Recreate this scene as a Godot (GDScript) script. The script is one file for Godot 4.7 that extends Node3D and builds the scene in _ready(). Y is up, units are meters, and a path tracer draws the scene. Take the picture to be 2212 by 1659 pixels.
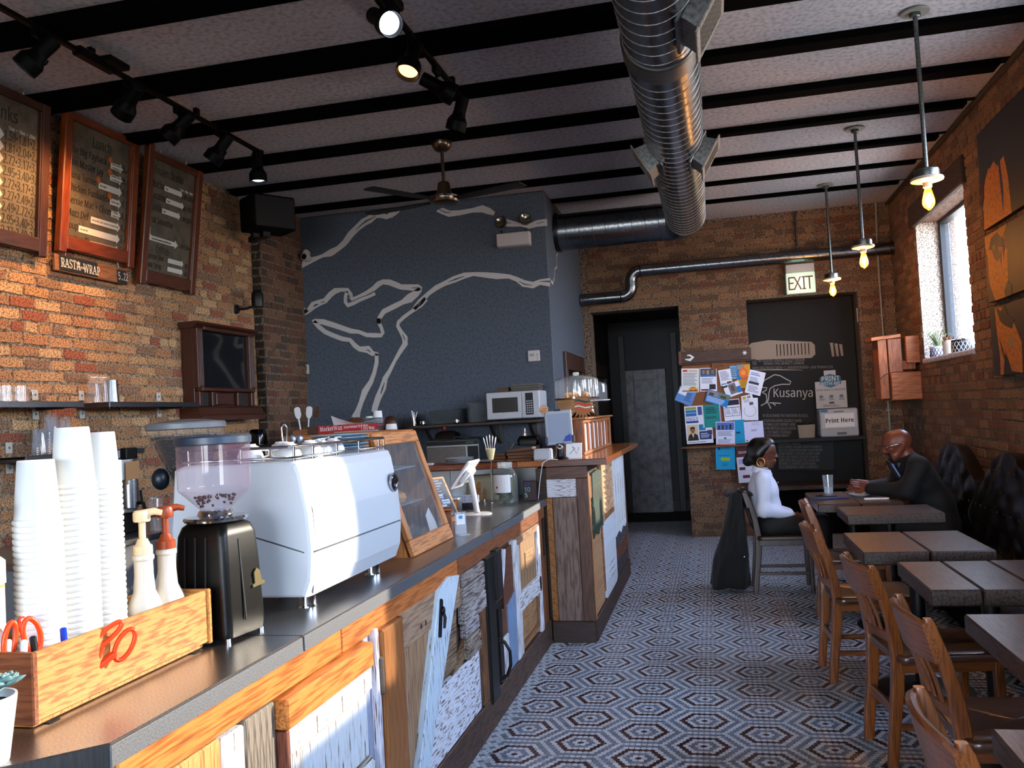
extends Node3D

# ---------------------------------------------------------------- mesh builder
class MB extends RefCounted:
	var v := PackedVector3Array()
	var n := PackedVector3Array()
	var uv := PackedVector2Array()
	var c := PackedColorArray()
	var ink := Color(1, 1, 1)
	var tinted := false
	var t := Transform3D()
	func at(x: float, y: float, z: float, rot := Vector3.ZERO) -> MB:
		t = Transform3D(Basis.from_euler(rot * PI / 180.0), Vector3(x, y, z))
		return self
	func xf(tr: Transform3D) -> MB:
		t = tr
		return self
	func vtx(p: Vector3, nn: Vector3, u := Vector2.ZERO) -> void:
		v.append(t * p)
		n.append((t.basis * nn).normalized())
		uv.append(u)
		c.append(ink)
	func tri(a: Vector3, b: Vector3, d: Vector3) -> void:
		var nn := (b - a).cross(d - a)
		if nn.length_squared() < 1e-18:
			return
		nn = nn.normalized()
		vtx(a, nn); vtx(d, nn); vtx(b, nn)
	func quad(a: Vector3, b: Vector3, d: Vector3, e: Vector3) -> void:
		var nn := (d - a).cross(e - b)
		if nn.length_squared() < 1e-18:
			return
		nn = nn.normalized()
		vtx(a, nn, Vector2(0, 1)); vtx(d, nn, Vector2(1, 0)); vtx(b, nn, Vector2(1, 1))
		vtx(a, nn, Vector2(0, 1)); vtx(e, nn, Vector2(0, 0)); vtx(d, nn, Vector2(1, 0))
	func box(ctr: Vector3, size: Vector3, bev := 0.0) -> MB:
		var h := size * 0.5
		var b := minf(bev, minf(h.x, minf(h.y, h.z)) * 0.9)
		var hull := func(i: int, j: int, k: int, ax: int) -> Vector3:
			var p := Vector3(h.x - (0.0 if ax == 0 else b), h.y - (0.0 if ax == 1 else b), h.z - (0.0 if ax == 2 else b))
			return ctr + Vector3(p.x * i, p.y * j, p.z * k)
		for s: int in [-1, 1]:
			var q := [[-1, -1], [1, -1], [1, 1], [-1, 1]]
			if s < 0:
				q.reverse()
			quad(hull.call(s, q[0][0], q[0][1], 0), hull.call(s, q[1][0], q[1][1], 0), hull.call(s, q[2][0], q[2][1], 0), hull.call(s, q[3][0], q[3][1], 0))
			quad(hull.call(q[0][1], s, q[0][0], 1), hull.call(q[1][1], s, q[1][0], 1), hull.call(q[2][1], s, q[2][0], 1), hull.call(q[3][1], s, q[3][0], 1))
			quad(hull.call(q[0][0], q[0][1], s, 2), hull.call(q[1][0], q[1][1], s, 2), hull.call(q[2][0], q[2][1], s, 2), hull.call(q[3][0], q[3][1], s, 2))
		if b > 0.0:
			for s: int in [-1, 1]:
				for r: int in [-1, 1]:
					_eq(hull.call(-1, s, r, 1), hull.call(1, s, r, 1), hull.call(1, s, r, 2), hull.call(-1, s, r, 2), ctr)
					_eq(hull.call(s, -1, r, 0), hull.call(s, 1, r, 0), hull.call(s, 1, r, 2), hull.call(s, -1, r, 2), ctr)
					_eq(hull.call(s, r, -1, 0), hull.call(s, r, 1, 0), hull.call(s, r, 1, 1), hull.call(s, r, -1, 1), ctr)
					for w: int in [-1, 1]:
						_et(hull.call(s, r, w, 0), hull.call(s, r, w, 1), hull.call(s, r, w, 2), ctr)
		return self
	func _eq(a: Vector3, b: Vector3, d: Vector3, e: Vector3, o: Vector3) -> void:
		if (d - a).cross(e - b).dot(a + d - o * 2.0) < 0.0:
			quad(e, d, b, a)
		else:
			quad(a, b, d, e)
	func _et(a: Vector3, b: Vector3, d: Vector3, o: Vector3) -> void:
		if (b - a).cross(d - a).dot(a - o) < 0.0:
			tri(a, d, b)
		else:
			tri(a, b, d)
	# smooth grid of points; rows run along i, ring along j
	func grid(P: Array, closed := true, flip := false) -> MB:
		var m := P.size()
		var k: int = P[0].size()
		var N := []
		for i in m:
			var row := PackedVector3Array()
			for j in k:
				var ja := (j + 1) % k if closed else mini(j + 1, k - 1)
				var jb := (j + k - 1) % k if closed else maxi(j - 1, 0)
				var ia := mini(i + 1, m - 1)
				var ib := maxi(i - 1, 0)
				var dj: Vector3 = P[i][ja] - P[i][jb]
				if dj.length_squared() < 1e-14:
					dj = P[ia][ja] - P[ia][jb] + P[ib][ja] - P[ib][jb]
				var di: Vector3 = P[ia][j] - P[ib][j]
				var nn := di.cross(dj)
				nn = nn.normalized() if nn.length_squared() > 1e-20 else Vector3.UP
				row.append(-nn if flip else nn)
			N.append(row)
		for i in m - 1:
			for j in (k if closed else k - 1):
				var j2 := (j + 1) % k
				var a: Vector3 = P[i][j]
				var b: Vector3 = P[i][j2]
				var d: Vector3 = P[i + 1][j2]
				var e: Vector3 = P[i + 1][j]
				var u0 := float(j) / k
				var u1 := float(j + 1) / k
				var w0 := float(i) / (m - 1)
				var w1 := float(i + 1) / (m - 1)
				var lst := [[a, N[i][j], Vector2(u0, w0)], [b, N[i][j2], Vector2(u1, w0)], [d, N[i + 1][j2], Vector2(u1, w1)], [e, N[i + 1][j], Vector2(u0, w1)]]
				var o := [0, 1, 2, 0, 2, 3] if not flip else [0, 2, 1, 0, 3, 2]
				# face (a,b,d) counter to di x dj is back; Godot wants clockwise
				for f in [0, 3]:
					var p0 = lst[o[f]]
					var p1 = lst[o[f + 1]]
					var p2 = lst[o[f + 2]]
					if (p1[0] - p0[0]).cross(p2[0] - p0[0]).length_squared() < 1e-20:
						continue
					vtx(p0[0], p0[1], p0[2]); vtx(p1[0], p1[1], p1[2]); vtx(p2[0], p2[1], p2[2])
		return self
	# turned on the y axis: profile of Vector2(radius, height) from bottom to top; sharp corners split
	func lathe(prof: Array, segs := 24, arc := TAU) -> MB:
		var parts := []
		var cur := [prof[0]]
		for i in range(1, prof.size()):
			cur.append(prof[i])
			if i < prof.size() - 1:
				var d1: Vector2 = (prof[i] - prof[i - 1]).normalized()
				var d2: Vector2 = (prof[i + 1] - prof[i]).normalized()
				if d1.dot(d2) < 0.82:
					parts.append(cur)
					cur = [prof[i]]
		parts.append(cur)
		var full := arc > TAU - 0.01
		for part in parts:
			var P := []
			for q in part:
				var ring := PackedVector3Array()
				for j in (segs if full else segs + 1):
					var a := arc * j / segs
					ring.append(Vector3(q.x * cos(a), q.y, -q.x * sin(a)))
				P.append(ring)
			grid(P, full, true)
		return self
	func cyl(ctr: Vector3, r: float, h: float, segs := 20, bev := 0.0, r2 := -1.0) -> MB:
		var top := r if r2 < 0.0 else r2
		var y0 := ctr.y - h * 0.5
		var y1 := ctr.y + h * 0.5
		var keep := t
		t = t * Transform3D(Basis(), Vector3(ctr.x, 0, ctr.z))
		if bev > 0.0:
			lathe([Vector2(0, y0), Vector2(r - bev, y0), Vector2(r, y0 + bev), Vector2(top, y1 - bev), Vector2(top - bev, y1), Vector2(0, y1)], segs)
		else:
			lathe([Vector2(0, y0), Vector2(r, y0), Vector2(top, y1), Vector2(0, y1)], segs)
		t = keep
		return self
	func ball(ctr: Vector3, r: Vector3, segs := 16, rings := 10) -> MB:
		var P := []
		for i in rings + 1:
			var a := -PI / 2 + PI * i / rings
			var ring := PackedVector3Array()
			for j in segs:
				var b := TAU * j / segs
				ring.append(ctr + Vector3(r.x * cos(a) * cos(b), r.y * sin(a), -r.z * cos(a) * sin(b)))
			P.append(ring)
		grid(P, true, true)
		return self
	func tube(path: Array, rad, segs := 10, cap := true, flat := Vector2.ONE) -> MB:
		var P := []
		var m := path.size()
		var prev := Vector3.ZERO
		for i in m:
			var d: Vector3 = (path[mini(i + 1, m - 1)] - path[maxi(i - 1, 0)]).normalized()
			var s: Vector3
			if i == 0:
				s = d.cross(Vector3.UP if absf(d.y) < 0.9 else Vector3.RIGHT).normalized()
			else:
				s = (prev - d * prev.dot(d)).normalized()
			prev = s
			var w := d.cross(s)
			var r: float = rad[i] if rad is Array else rad
			var ring := PackedVector3Array()
			for j in segs:
				var a := TAU * j / segs
				ring.append(path[i] + s * (cos(a) * r * flat.x) + w * (sin(a) * r * flat.y))
			P.append(ring)
		grid(P, true, true)
		if cap:
			fan(P[0], true)
			fan(P[m - 1], false)
		return self
	func fan(ring: PackedVector3Array, rev := false) -> void:
		var o := Vector3.ZERO
		for p in ring:
			o += p
		o /= ring.size()
		for j in ring.size():
			if rev:
				tri(o, ring[(j + 1) % ring.size()], ring[j])
			else:
				tri(o, ring[j], ring[(j + 1) % ring.size()])
	# extrude polygon (x,y) between z0 and z1
	func prism(poly: PackedVector2Array, z0: float, z1: float, bev := 0.0) -> MB:
		var p := poly
		if Geometry2D.is_polygon_clockwise(p):
			p = p.duplicate()
			p.reverse()
		var idx := Geometry2D.triangulate_polygon(p)
		var zt := z1
		var top := p
		if bev > 0.0:
			var ins := Geometry2D.offset_polygon(p, -bev)
			if ins.size() == 1 and ins[0].size() == p.size():
				var q: PackedVector2Array = ins[0]
				var best := 0
				for i in q.size():
					if q[i].distance_to(p[0]) < q[best].distance_to(p[0]):
						best = i
				top = PackedVector2Array()
				for i in q.size():
					top.append(q[(best + i) % q.size()])
				zt = z1 - bev
		for i in range(0, idx.size(), 3):
			var a := p[idx[i]]
			var b := p[idx[i + 1]]
			var d := p[idx[i + 2]]
			if (b - a).cross(d - a) < 0.0:
				var sw := b
				b = d
				d = sw
			tri(Vector3(d.x, d.y, z0), Vector3(b.x, b.y, z0), Vector3(a.x, a.y, z0))
		if top != p:
			idx = Geometry2D.triangulate_polygon(top)
		for i in range(0, idx.size(), 3):
			var a := top[idx[i]]
			var b := top[idx[i + 1]]
			var d := top[idx[i + 2]]
			if (b - a).cross(d - a) < 0.0:
				var sw := b
				b = d
				d = sw
			tri(Vector3(a.x, a.y, z1), Vector3(b.x, b.y, z1), Vector3(d.x, d.y, z1))
		for i in p.size():
			var j := (i + 1) % p.size()
			quad(Vector3(p[i].x, p[i].y, z0), Vector3(p[j].x, p[j].y, z0), Vector3(p[j].x, p[j].y, zt), Vector3(p[i].x, p[i].y, zt))
			if top != p:
				quad(Vector3(p[i].x, p[i].y, zt), Vector3(p[j].x, p[j].y, zt), Vector3(top[j].x, top[j].y, z1), Vector3(top[i].x, top[i].y, z1))
		return self
	func loft(rings: Array, cap := true) -> MB:
		grid(rings, true, true)
		if cap:
			fan(rings[0], true)
			fan(rings[rings.size() - 1], false)
		return self
	func mesh() -> ArrayMesh:
		var a := []
		a.resize(Mesh.ARRAY_MAX)
		a[Mesh.ARRAY_VERTEX] = v
		a[Mesh.ARRAY_NORMAL] = n
		a[Mesh.ARRAY_TEX_UV] = uv
		if tinted:
			a[Mesh.ARRAY_COLOR] = c
		var m := ArrayMesh.new()
		m.add_surface_from_arrays(Mesh.PRIMITIVE_TRIANGLES, a)
		return m

# ---------------------------------------------------------------- scene helpers
var rng := RandomNumberGenerator.new()
var taken := {}
var mats := {}
var tex := {}

func v3(x: float, y: float, z: float) -> Vector3:
	return Vector3(x, y, z)

func poly(a: Array) -> PackedVector2Array:
	var p := PackedVector2Array()
	for i in range(0, a.size(), 2):
		p.append(Vector2(a[i], a[i + 1]))
	return p

func rnd(a: float, b: float) -> float:
	return rng.randf_range(a, b)

func numbered(called: String) -> String:
	if not taken.has(called):
		taken[called] = 0
		return called
	taken[called] += 1
	return "%s_%03d" % [called, taken[called]]

func tag(o: Node, label: String, category: String, group := "") -> Node:
	o.set_meta("label", label)
	o.set_meta("category", category)
	if group:
		o.set_meta("group", group)
	return o

func thing(called: String, label: String, category: String, at := Vector3.ZERO, turn := 0.0, group := "") -> Node3D:
	var o := Node3D.new()
	o.name = numbered(called)
	add_child(o)
	o.position = at
	o.rotation_degrees.y = turn
	tag(o, label, category, group)
	return o

# one named mesh; m is an MB or a Mesh
func obj(called: String, m, mat: Material, parent: Node = null, tr := Transform3D()) -> MeshInstance3D:
	var o := MeshInstance3D.new()
	o.mesh = m.mesh() if m is MB else m
	o.material_override = mat
	o.transform = tr
	if parent == null:
		o.name = numbered(called)
		add_child(o)
	else:
		o.name = called
		parent.add_child(o, true)
	return o

func solo(called: String, m, mat: Material, label: String, category: String, tr := Transform3D(), group := "") -> MeshInstance3D:
	var o := obj(called, m, mat, null, tr)
	tag(o, label, category, group)
	return o

func struct(called: String) -> Node3D:
	var o := Node3D.new()
	o.name = numbered(called)
	add_child(o)
	o.set_meta("kind", "structure")
	return o

func dup(o: Node3D, at: Vector3, turn: float, label: String, group := "") -> Node3D:
	var r: Node3D = o.duplicate()
	r.name = numbered(String(o.name).rstrip("0123456789").rstrip("_"))
	add_child(r)
	r.position = at
	r.rotation_degrees.y = turn
	r.set_meta("label", label)
	if group:
		r.set_meta("group", group)
	return r

func pos(x: float, y: float, z: float, rot := Vector3.ZERO) -> Transform3D:
	return Transform3D(Basis.from_euler(rot * PI / 180.0), Vector3(x, y, z))

# frame with x along a->b, z as near as possible to `face`
func frame(o: Vector3, xdir: Vector3, ydir: Vector3) -> Transform3D:
	var x := xdir.normalized()
	var z := x.cross(ydir).normalized()
	return Transform3D(Basis(x, z.cross(x), z), o)

# a plank: box with its grain along local x, from a to b, width w (towards up) and thickness th
func plank(called: String, a: Vector3, b: Vector3, up: Vector3, w: float, th: float, mat: Material, parent: Node, bev := 0.003) -> MeshInstance3D:
	var mb := MB.new()
	mb.box(Vector3.ZERO, Vector3(a.distance_to(b), w, th), bev)
	return obj(called, mb, mat, parent, frame((a + b) * 0.5, b - a, up))

# ---------------------------------------------------------------- textures and materials
func noise_img(size: int, freq: float, oct: int, seed_: int, kind := FastNoiseLite.TYPE_SIMPLEX_SMOOTH) -> Image:
	var f := FastNoiseLite.new()
	f.seed = seed_
	f.noise_type = kind
	f.frequency = freq
	f.fractal_octaves = oct
	f.fractal_gain = 0.55
	return f.get_seamless_image(size, size, false, false, 0.15)

func ramp_img(src: Image, stops: Array) -> ImageTexture:
	# stops: [pos, Color] ascending
	var lut := PackedByteArray()
	lut.resize(256 * 3)
	for i in 256:
		var x := i / 255.0
		var col: Color = stops[0][1]
		for s in range(1, stops.size()):
			if x >= stops[s - 1][0]:
				col = stops[s - 1][1].lerp(stops[s][1], clampf((x - stops[s - 1][0]) / maxf(1e-4, stops[s][0] - stops[s - 1][0]), 0, 1))
		lut[i * 3] = int(clampf(col.r, 0, 1) * 255)
		lut[i * 3 + 1] = int(clampf(col.g, 0, 1) * 255)
		lut[i * 3 + 2] = int(clampf(col.b, 0, 1) * 255)
	src.convert(Image.FORMAT_L8)
	var d := src.get_data()
	var o := PackedByteArray()
	o.resize(d.size() * 3)
	for i in d.size():
		var k := d[i] * 3
		o[i * 3] = lut[k]
		o[i * 3 + 1] = lut[k + 1]
		o[i * 3 + 2] = lut[k + 2]
	return ImageTexture.create_from_image(Image.create_from_data(src.get_width(), src.get_height(), false, Image.FORMAT_RGB8, o))

func g(x: float) -> Color:
	return Color(x, x, x)

func make_textures() -> void:
	var n1 := noise_img(512, 0.012, 5, 3)
	tex.grain = ramp_img(n1, [[0.0, Color(.60, .52, .46)], [0.35, Color(.78, .73, .70)], [0.5, Color(.92, .90, .88)], [0.62, Color(1, 1, 1)], [1.0, Color(.88, .85, .82)]])
	tex.old = ramp_img(n1, [[0.0, Color(.25, .21, .19)], [0.36, Color(.5, .45, .42)], [0.45, Color(.8, .78, .76)], [0.6, Color(1, 1, 1)], [0.72, Color(.75, .72, .7)], [1.0, Color(.45, .42, .4)]])
	var n2 := noise_img(512, 0.016, 6, 11)
	tex.peel = ramp_img(n2, [[0.0, Color(.36, .25, .18)], [0.2, Color(.52, .4, .3)], [0.225, Color(.87, .88, .88)], [0.55, Color(1, 1, 1)], [0.8, Color(.93, .95, .97)]])
	tex.peel_more = ramp_img(n2, [[0.0, Color(.33, .2, .14)], [0.29, Color(.5, .36, .28)], [0.325, Color(.85, .85, .85)], [0.6, Color(1, 1, 1)], [0.8, Color(.9, .92, .94)]])
	tex.peel_green = ramp_img(n2, [[0.0, Color(.3, .2, .13)], [0.33, Color(.45, .33, .22)], [0.36, Color(.05, .16, .13)], [0.6, Color(.08, .24, .19)], [0.63, Color(.7, .74, .7)], [0.7, Color(.09, .26, .2)], [1.0, Color(.06, .18, .15)]])
	tex.blotch = ramp_img(noise_img(512, 0.01, 5, 21), [[0.0, g(.6)], [0.5, g(.88)], [1.0, g(1)]])
	tex.brick = ramp_img(noise_img(512, 0.03, 6, 31), [[0.0, Color(.3, .24, .2)], [0.3, Color(.66, .58, .52)], [0.5, Color(.9, .86, .82)], [0.65, Color(1, 1, 1)], [0.85, Color(1, .97, .9)], [1.0, Color(.7, .6, .5)]])
	tex.fine = ramp_img(noise_img(256, 0.12, 3, 41), [[0.0, g(.7)], [0.5, g(.92)], [1.0, g(1)]])
	tex.brushed = ramp_img(noise_img(512, 0.02, 4, 51), [[0.0, g(.75)], [0.5, g(.9)], [1.0, g(1)]])
	tex.rough_metal = ramp_img(noise_img(256, 0.02, 5, 61), [[0.0, g(.25)], [0.5, g(.4)], [1.0, g(.6)]])
	tex.canvas = tex.fine

func mat(key: String, col := Color.WHITE, rough := 0.7, metal := 0.0, opt := {}) -> StandardMaterial3D:
	if mats.has(key):
		return mats[key]
	var m := StandardMaterial3D.new()
	m.resource_name = key
	m.albedo_color = col
	m.roughness = rough
	m.metallic = metal
	if opt.has("tex"):
		m.albedo_texture = tex[opt.tex]
		m.uv1_triplanar = not opt.get("uv", false)
		m.uv1_world_triplanar = opt.get("world", false)
		m.uv1_triplanar_sharpness = 8.0
		m.uv1_scale = opt.get("scale", Vector3.ONE)
		m.uv1_offset = opt.get("off", Vector3.ZERO)
	if opt.has("bump"):
		m.heightmap_enabled = true
		m.heightmap_texture = tex[opt.tex]
		m.heightmap_scale = opt.bump
	if opt.has("rtex"):
		m.roughness_texture = tex[opt.rtex]
		if not opt.has("tex"):
			m.uv1_triplanar = true
			m.uv1_scale = opt.get("scale", Vector3.ONE)
	if opt.has("spec"):
		m.metallic_specular = opt.spec
	if opt.has("coat"):
		m.clearcoat_enabled = true
		m.clearcoat = opt.coat
		m.clearcoat_roughness = opt.get("coat_r", 0.15)
	if opt.has("sheen"):
		m.rim_enabled = true
		m.rim = opt.sheen
		m.rim_tint = 0.5
	if opt.has("glow"):
		m.emission_enabled = true
		m.emission = opt.get("glow_col", col)
		m.emission_energy_multiplier = opt.glow
	if opt.has("vc"):
		m.vertex_color_use_as_albedo = true
	if opt.has("back"):
		m.backlight_enabled = true
		m.backlight = opt.back
	if opt.has("sss"):
		m.subsurf_scatter_enabled = true
		m.subsurf_scatter_strength = opt.sss
	mats[key] = m
	return m

# thin pane of glass or clear plastic
func glass(key: String, col: Color, alpha: float, rough := 0.03) -> StandardMaterial3D:
	if mats.has(key):
		return mats[key]
	var m := StandardMaterial3D.new()
	m.resource_name = key
	m.transparency = BaseMaterial3D.TRANSPARENCY_ALPHA
	m.albedo_color = Color(col.r, col.g, col.b, alpha)
	m.roughness = rough
	m.metallic_specular = 0.5
	mats[key] = m
	return m

# wood with the grain along local x (boards are built lengthwise); v picks another stretch of the texture
func wood(tint: Color, v := 0, t := "grain", rough := 0.55, opt := {}) -> StandardMaterial3D:
	var ax: String = opt.get("axis", "x")
	var key := "wood_%s_%s_%d_%s_%.2f" % [tint.to_html(), t, v, ax, rough]
	var o := opt.duplicate()
	o.tex = t
	var a: float = opt.get("along", 0.7)
	var b: float = opt.get("across", 5.0) * 2.4
	o.scale = Vector3(a if ax == "x" else b, a if ax == "y" else b, a if ax == "z" else b)
	o.off = Vector3(v * 0.37, v * 0.61, v * 0.23)
	return mat(key, tint, rough, 0.0, o)

func text(called: String, s: String, h: float, mat_: Material, parent: Node, tr: Transform3D, font := "Droid Sans", squeeze := 1.0, align := 0, depth := 0.0012) -> MeshInstance3D:
	var tm := TextMesh.new()
	var f := SystemFont.new()
	f.font_names = PackedStringArray([font])
	tm.font = f
	tm.text = s
	tm.font_size = 48
	tm.pixel_size = h / 36.0
	tm.depth = depth
	tm.curve_step = 3.0
	tm.horizontal_alignment = align as HorizontalAlignment
	return obj(called, tm, mat_, parent, tr * Transform3D(Basis.from_scale(Vector3(squeeze, 1, 1)), Vector3(0, h * 0.46, 0)))


# ---------------------------------------------------------------- the room's measures (metres)
const XL := -4.1      # left brick wall
const XR := 2.04      # right brick wall
const YC := 3.66      # ceiling panels
const ZB := -10.35    # back brick wall
const ZF := 8.0       # shop front behind the camera
const CAM_H := 1.5116
var cam: Camera3D

func _ready() -> void:
	rng.seed = 20240611
	# camera
	cam = Camera3D.new()
	cam.name = "camera"
	add_child(cam)
	cam.fov = 47.478
	cam.near = 0.05
	cam.far = 200.0
	cam.current = true
	var yaw := deg_to_rad(-12.8304)
	var pit := deg_to_rad(2.0938)
	var rol := deg_to_rad(3.1536)
	var fwd := Vector3(sin(yaw) * cos(pit), sin(pit), -cos(yaw) * cos(pit))
	var rt := Vector3(cos(yaw), 0, sin(yaw))
	var up := rt.cross(fwd)
	cam.transform = Transform3D(Basis(rt * cos(rol) - up * sin(rol), rt * sin(rol) + up * cos(rol), -fwd), Vector3(0, CAM_H, 0))
	# sky, exposure
	var we := WorldEnvironment.new()
	we.name = "environment"
	add_child(we)
	var e := Environment.new()
	we.environment = e
	e.background_mode = Environment.BG_SKY
	var sky := Sky.new()
	var sm := ProceduralSkyMaterial.new()
	sm.sky_top_color = Color(.60, .72, .90)
	sm.sky_horizon_color = Color(.90, .94, .98)
	sm.sky_curve = 0.2
	sm.ground_bottom_color = Color(.55, .55, .55)
	sm.ground_horizon_color = Color(.7, .71, .72)
	sky.sky_material = sm
	e.sky = sky
	e.background_energy_multiplier = 34.0
	e.tonemap_mode = Environment.TONE_MAPPER_LINEAR
	e.tonemap_exposure = 1.0
	e.sdfgi_enabled = true
	e.ssao_enabled = true
	e.ssil_enabled = true
	# low winter sun through the side windows
	var sun := DirectionalLight3D.new()
	sun.name = "sun"
	add_child(sun)
	var el := deg_to_rad(16.7)
	var to_sun := Vector3(0.783 * cos(el), sin(el), -0.622 * cos(el))
	sun.look_at_from_position(to_sun * 30.0, Vector3.ZERO)
	sun.light_color = Color(1.0, .93, .82)
	sun.light_energy = 3.4
	sun.light_angular_distance = 0.6
	sun.shadow_enabled = true
	sun.sky_mode = DirectionalLight3D.SKY_MODE_LIGHT_ONLY
	make_textures()
	base_materials()
	build_floor()
	build_walls()
	build_ceiling()
	add_counter()
	add_bar()
	add_nook()
	add_board()
	add_exit()
	add_ducts()
	add_tracks()
	add_fan()
	add_pendants()
	add_speaker()
	add_wall_fixtures()
	add_box_and_cups()
	add_grinders()
	add_machine()
	add_case()
	add_register()
	add_menus()
	add_shelves()
	add_back_items()
	add_tables()
	add_chairs()
	add_settees()
	add_paintings()
	add_window_things()
	add_table_things()
	add_woman()
	add_man()

func base_materials() -> void:
	mat("mortar", Color(.56, .50, .43), 0.95, 0, {"tex": "brick", "scale": v3(2, 2, 2), "bump": 0.25, "world": true})
	mat("mortar_dark", Color(.44, .39, .34), 0.95, 0, {"tex": "brick", "scale": v3(2, 2, 2), "bump": 0.25, "world": true})
	mat("mural_blue", Color(.30, .335, .385), 0.8, 0, {"tex": "fine", "scale": v3(1, 1, 1)})
	mat("mural_grey", Color(.72, .70, .69), 0.8)
	mat("black_paint", Color(.02, .021, .024), 0.8, 0, {"spec": .2})
	mat("navy", Color(.075, .095, .13), 0.6)
	mat("steel", Color(.62, .63, .65), 0.28, 1.0, {"tex": "brushed", "scale": v3(20, 20, .6)})
	mat("chrome", Color(.8, .81, .83), 0.12, 1.0)
	mat("white_plastic", Color(.86, .86, .86), 0.4)
	mat("white_paper", Color(.88, .88, .88), 0.8)
	mat("black_plastic", Color(.016, .017, .02), 0.35, 0, {"spec": .35})
	mat("black_metal", Color(.02, .021, .024), 0.45, 0.3)
	mat("ceramic", Color(.85, .86, .87), 0.18)
	mat("orange_plastic", Color(.93, .27, .05), 0.35)
	mat("ink", Color(.06, .06, .07), 0.7)
	mat("chalk", Color(.72, .7, .68), 0.9)
	glass("clear", Color(.96, .98, 1), .04)
	glass("pane", Color(.9, .96, 1), .06)


# ---------------------------------------------------------------- floor of small hexagon tiles
const TA := 0.0263
func build_floor() -> void:
	var fl := struct("floor")
	var slab := MB.new()
	slab.box(v3(-1.03, -.1015, -2.4), v3(7.0, .2, 22))
	obj("grout_bed", slab, mat("grout", Color(.20, .20, .21), .9), fl)
	var hexm := MB.new()
	var r0 := TA * .5774 - .0009
	for k in 6:
		var a0 := PI / 6 + k * PI / 3
		var a1 := a0 + PI / 3
		var p0 := v3(cos(a0) * r0, 0, -sin(a0) * r0)
		var p1 := v3(cos(a1) * r0, 0, -sin(a1) * r0)
		var i0 := v3(p0.x * .9, .0016, p0.z * .9)
		var i1 := v3(p1.x * .9, .0016, p1.z * .9)
		hexm.tri(v3(0, .0016, 0), i0, i1)
		hexm.quad(p0, p1, i1, i0)
	var hm := hexm.mesh()
	var tone := [Color(.74, .76, .77), Color(.42, .455, .51), Color(.23, .09, .075)]
	var ms := []
	for k in 3:
		for w in 3:
			ms.append(mat("tile_%d_%d" % [k, w], (tone[k] as Color).darkened(w * .09), .32, 0, {"spec": .5}))
	# ring number of every tile of the repeat (the pattern comes round after 21 tiles either way)
	var ring := []
	for i in 21:
		var row := []
		for j in 21:
			var m0 := roundi((14.0 * i + 7.0 * j) / 147.0)
			var n0 := roundi((7.0 * j - 7.0 * i) / 147.0)
			var best := 99
			for m in range(m0 - 1, m0 + 2):
				for n in range(n0 - 1, n0 + 2):
					var a: int = i - 7 * m + 7 * n
					var b: int = j - 7 * m - 14 * n
					best = mini(best, (absi(a) + absi(b) + absi(a + b)) / 2)
			row.append(best)
		ring.append(row)
	var kind := [2, 0, 1, 0, 2, 0, 1, 0]
	var ox := -.40704
	var oz := -3.84857
	var rest := []
	var near := []
	for j in range(-126, 350):
		var z := oz - j * TA * .866
		if z > -1.0 or z < -13.0:
			continue
		for i in range(int((-1.24 - ox) / TA - j * .5), int((2.05 - ox) / TA - j * .5)):
			var x := ox + (i + j * .5) * TA
			if z < ZB and (x < -1.4 or x > -.3) :
				continue
			var k: int = kind[ring[posmod(i, 21)][posmod(j, 21)]]
			if x < -1.06 and z > -5.74:
				k = 0 if (i * 7 + j * 3) % 5 else 1
			var p := v3(x, 0, z)
			if z > -3.9 and z < -3.0 and x < .55 and x > -1.1:
				var q := cam.unproject_position(p) if false else _px(p)
				if q.y < 1655 and q.x > 1010 and q.x < 1990:
					near.append([q.y, p, k])
					continue
			rest.append([p, k])
	near.sort_custom(func(a, b): return a[0] > b[0])
	for i in near.size():
		if i < 300:
			var o := obj("tile", hm, ms[near[i][2] * 3 + rng.randi() % 3], fl, pos(near[i][1].x, rnd(-.0005, .0002), near[i][1].z, v3(rnd(-.8, .8), 0, rnd(-.8, .8))))
		else:
			rest.append([near[i][1], near[i][2]])
	var mm := MultiMesh.new()
	mm.transform_format = MultiMesh.TRANSFORM_3D
	mm.use_colors = true
	mm.mesh = hm
	mm.instance_count = rest.size()
	var buf := PackedFloat32Array()
	buf.resize(rest.size() * 16)
	var lin := []
	for k in 3:
		lin.append((tone[k] as Color).srgb_to_linear())
	for i in rest.size():
		var p: Vector3 = rest[i][0]
		var s := 1.0 - .2 * rng.randf()
		var cc: Color = lin[rest[i][1]]
		var tx := rnd(-.012, .012)
		var b := i * 16
		buf[b] = 1; buf[b + 1] = tx; buf[b + 3] = p.x
		buf[b + 4] = -tx; buf[b + 5] = 1; buf[b + 7] = rnd(-.0006, .0002)
		buf[b + 10] = 1; buf[b + 11] = p.z
		buf[b + 12] = cc.r * s; buf[b + 13] = cc.g * s; buf[b + 14] = cc.b * s; buf[b + 15] = 1
	mm.buffer = buf
	var mi := MultiMeshInstance3D.new()
	mi.name = "tile"
	mi.multimesh = mm
	mi.material_override = mat("tile_rest", Color.WHITE, .32, 0, {"vc": true})
	fl.add_child(mi, true)
	mi.set_meta("kind", "stuff")

# pixel of a point in the photograph's own frame (used only to rank which pieces show largest)
func _px(p: Vector3) -> Vector2:
	var q := cam.transform.affine_inverse() * p
	var f := 829.5 / tan(deg_to_rad(cam.fov) * .5)
	return Vector2(1106 + f * q.x / -q.z, 829.5 - f * q.y / -q.z)

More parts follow.
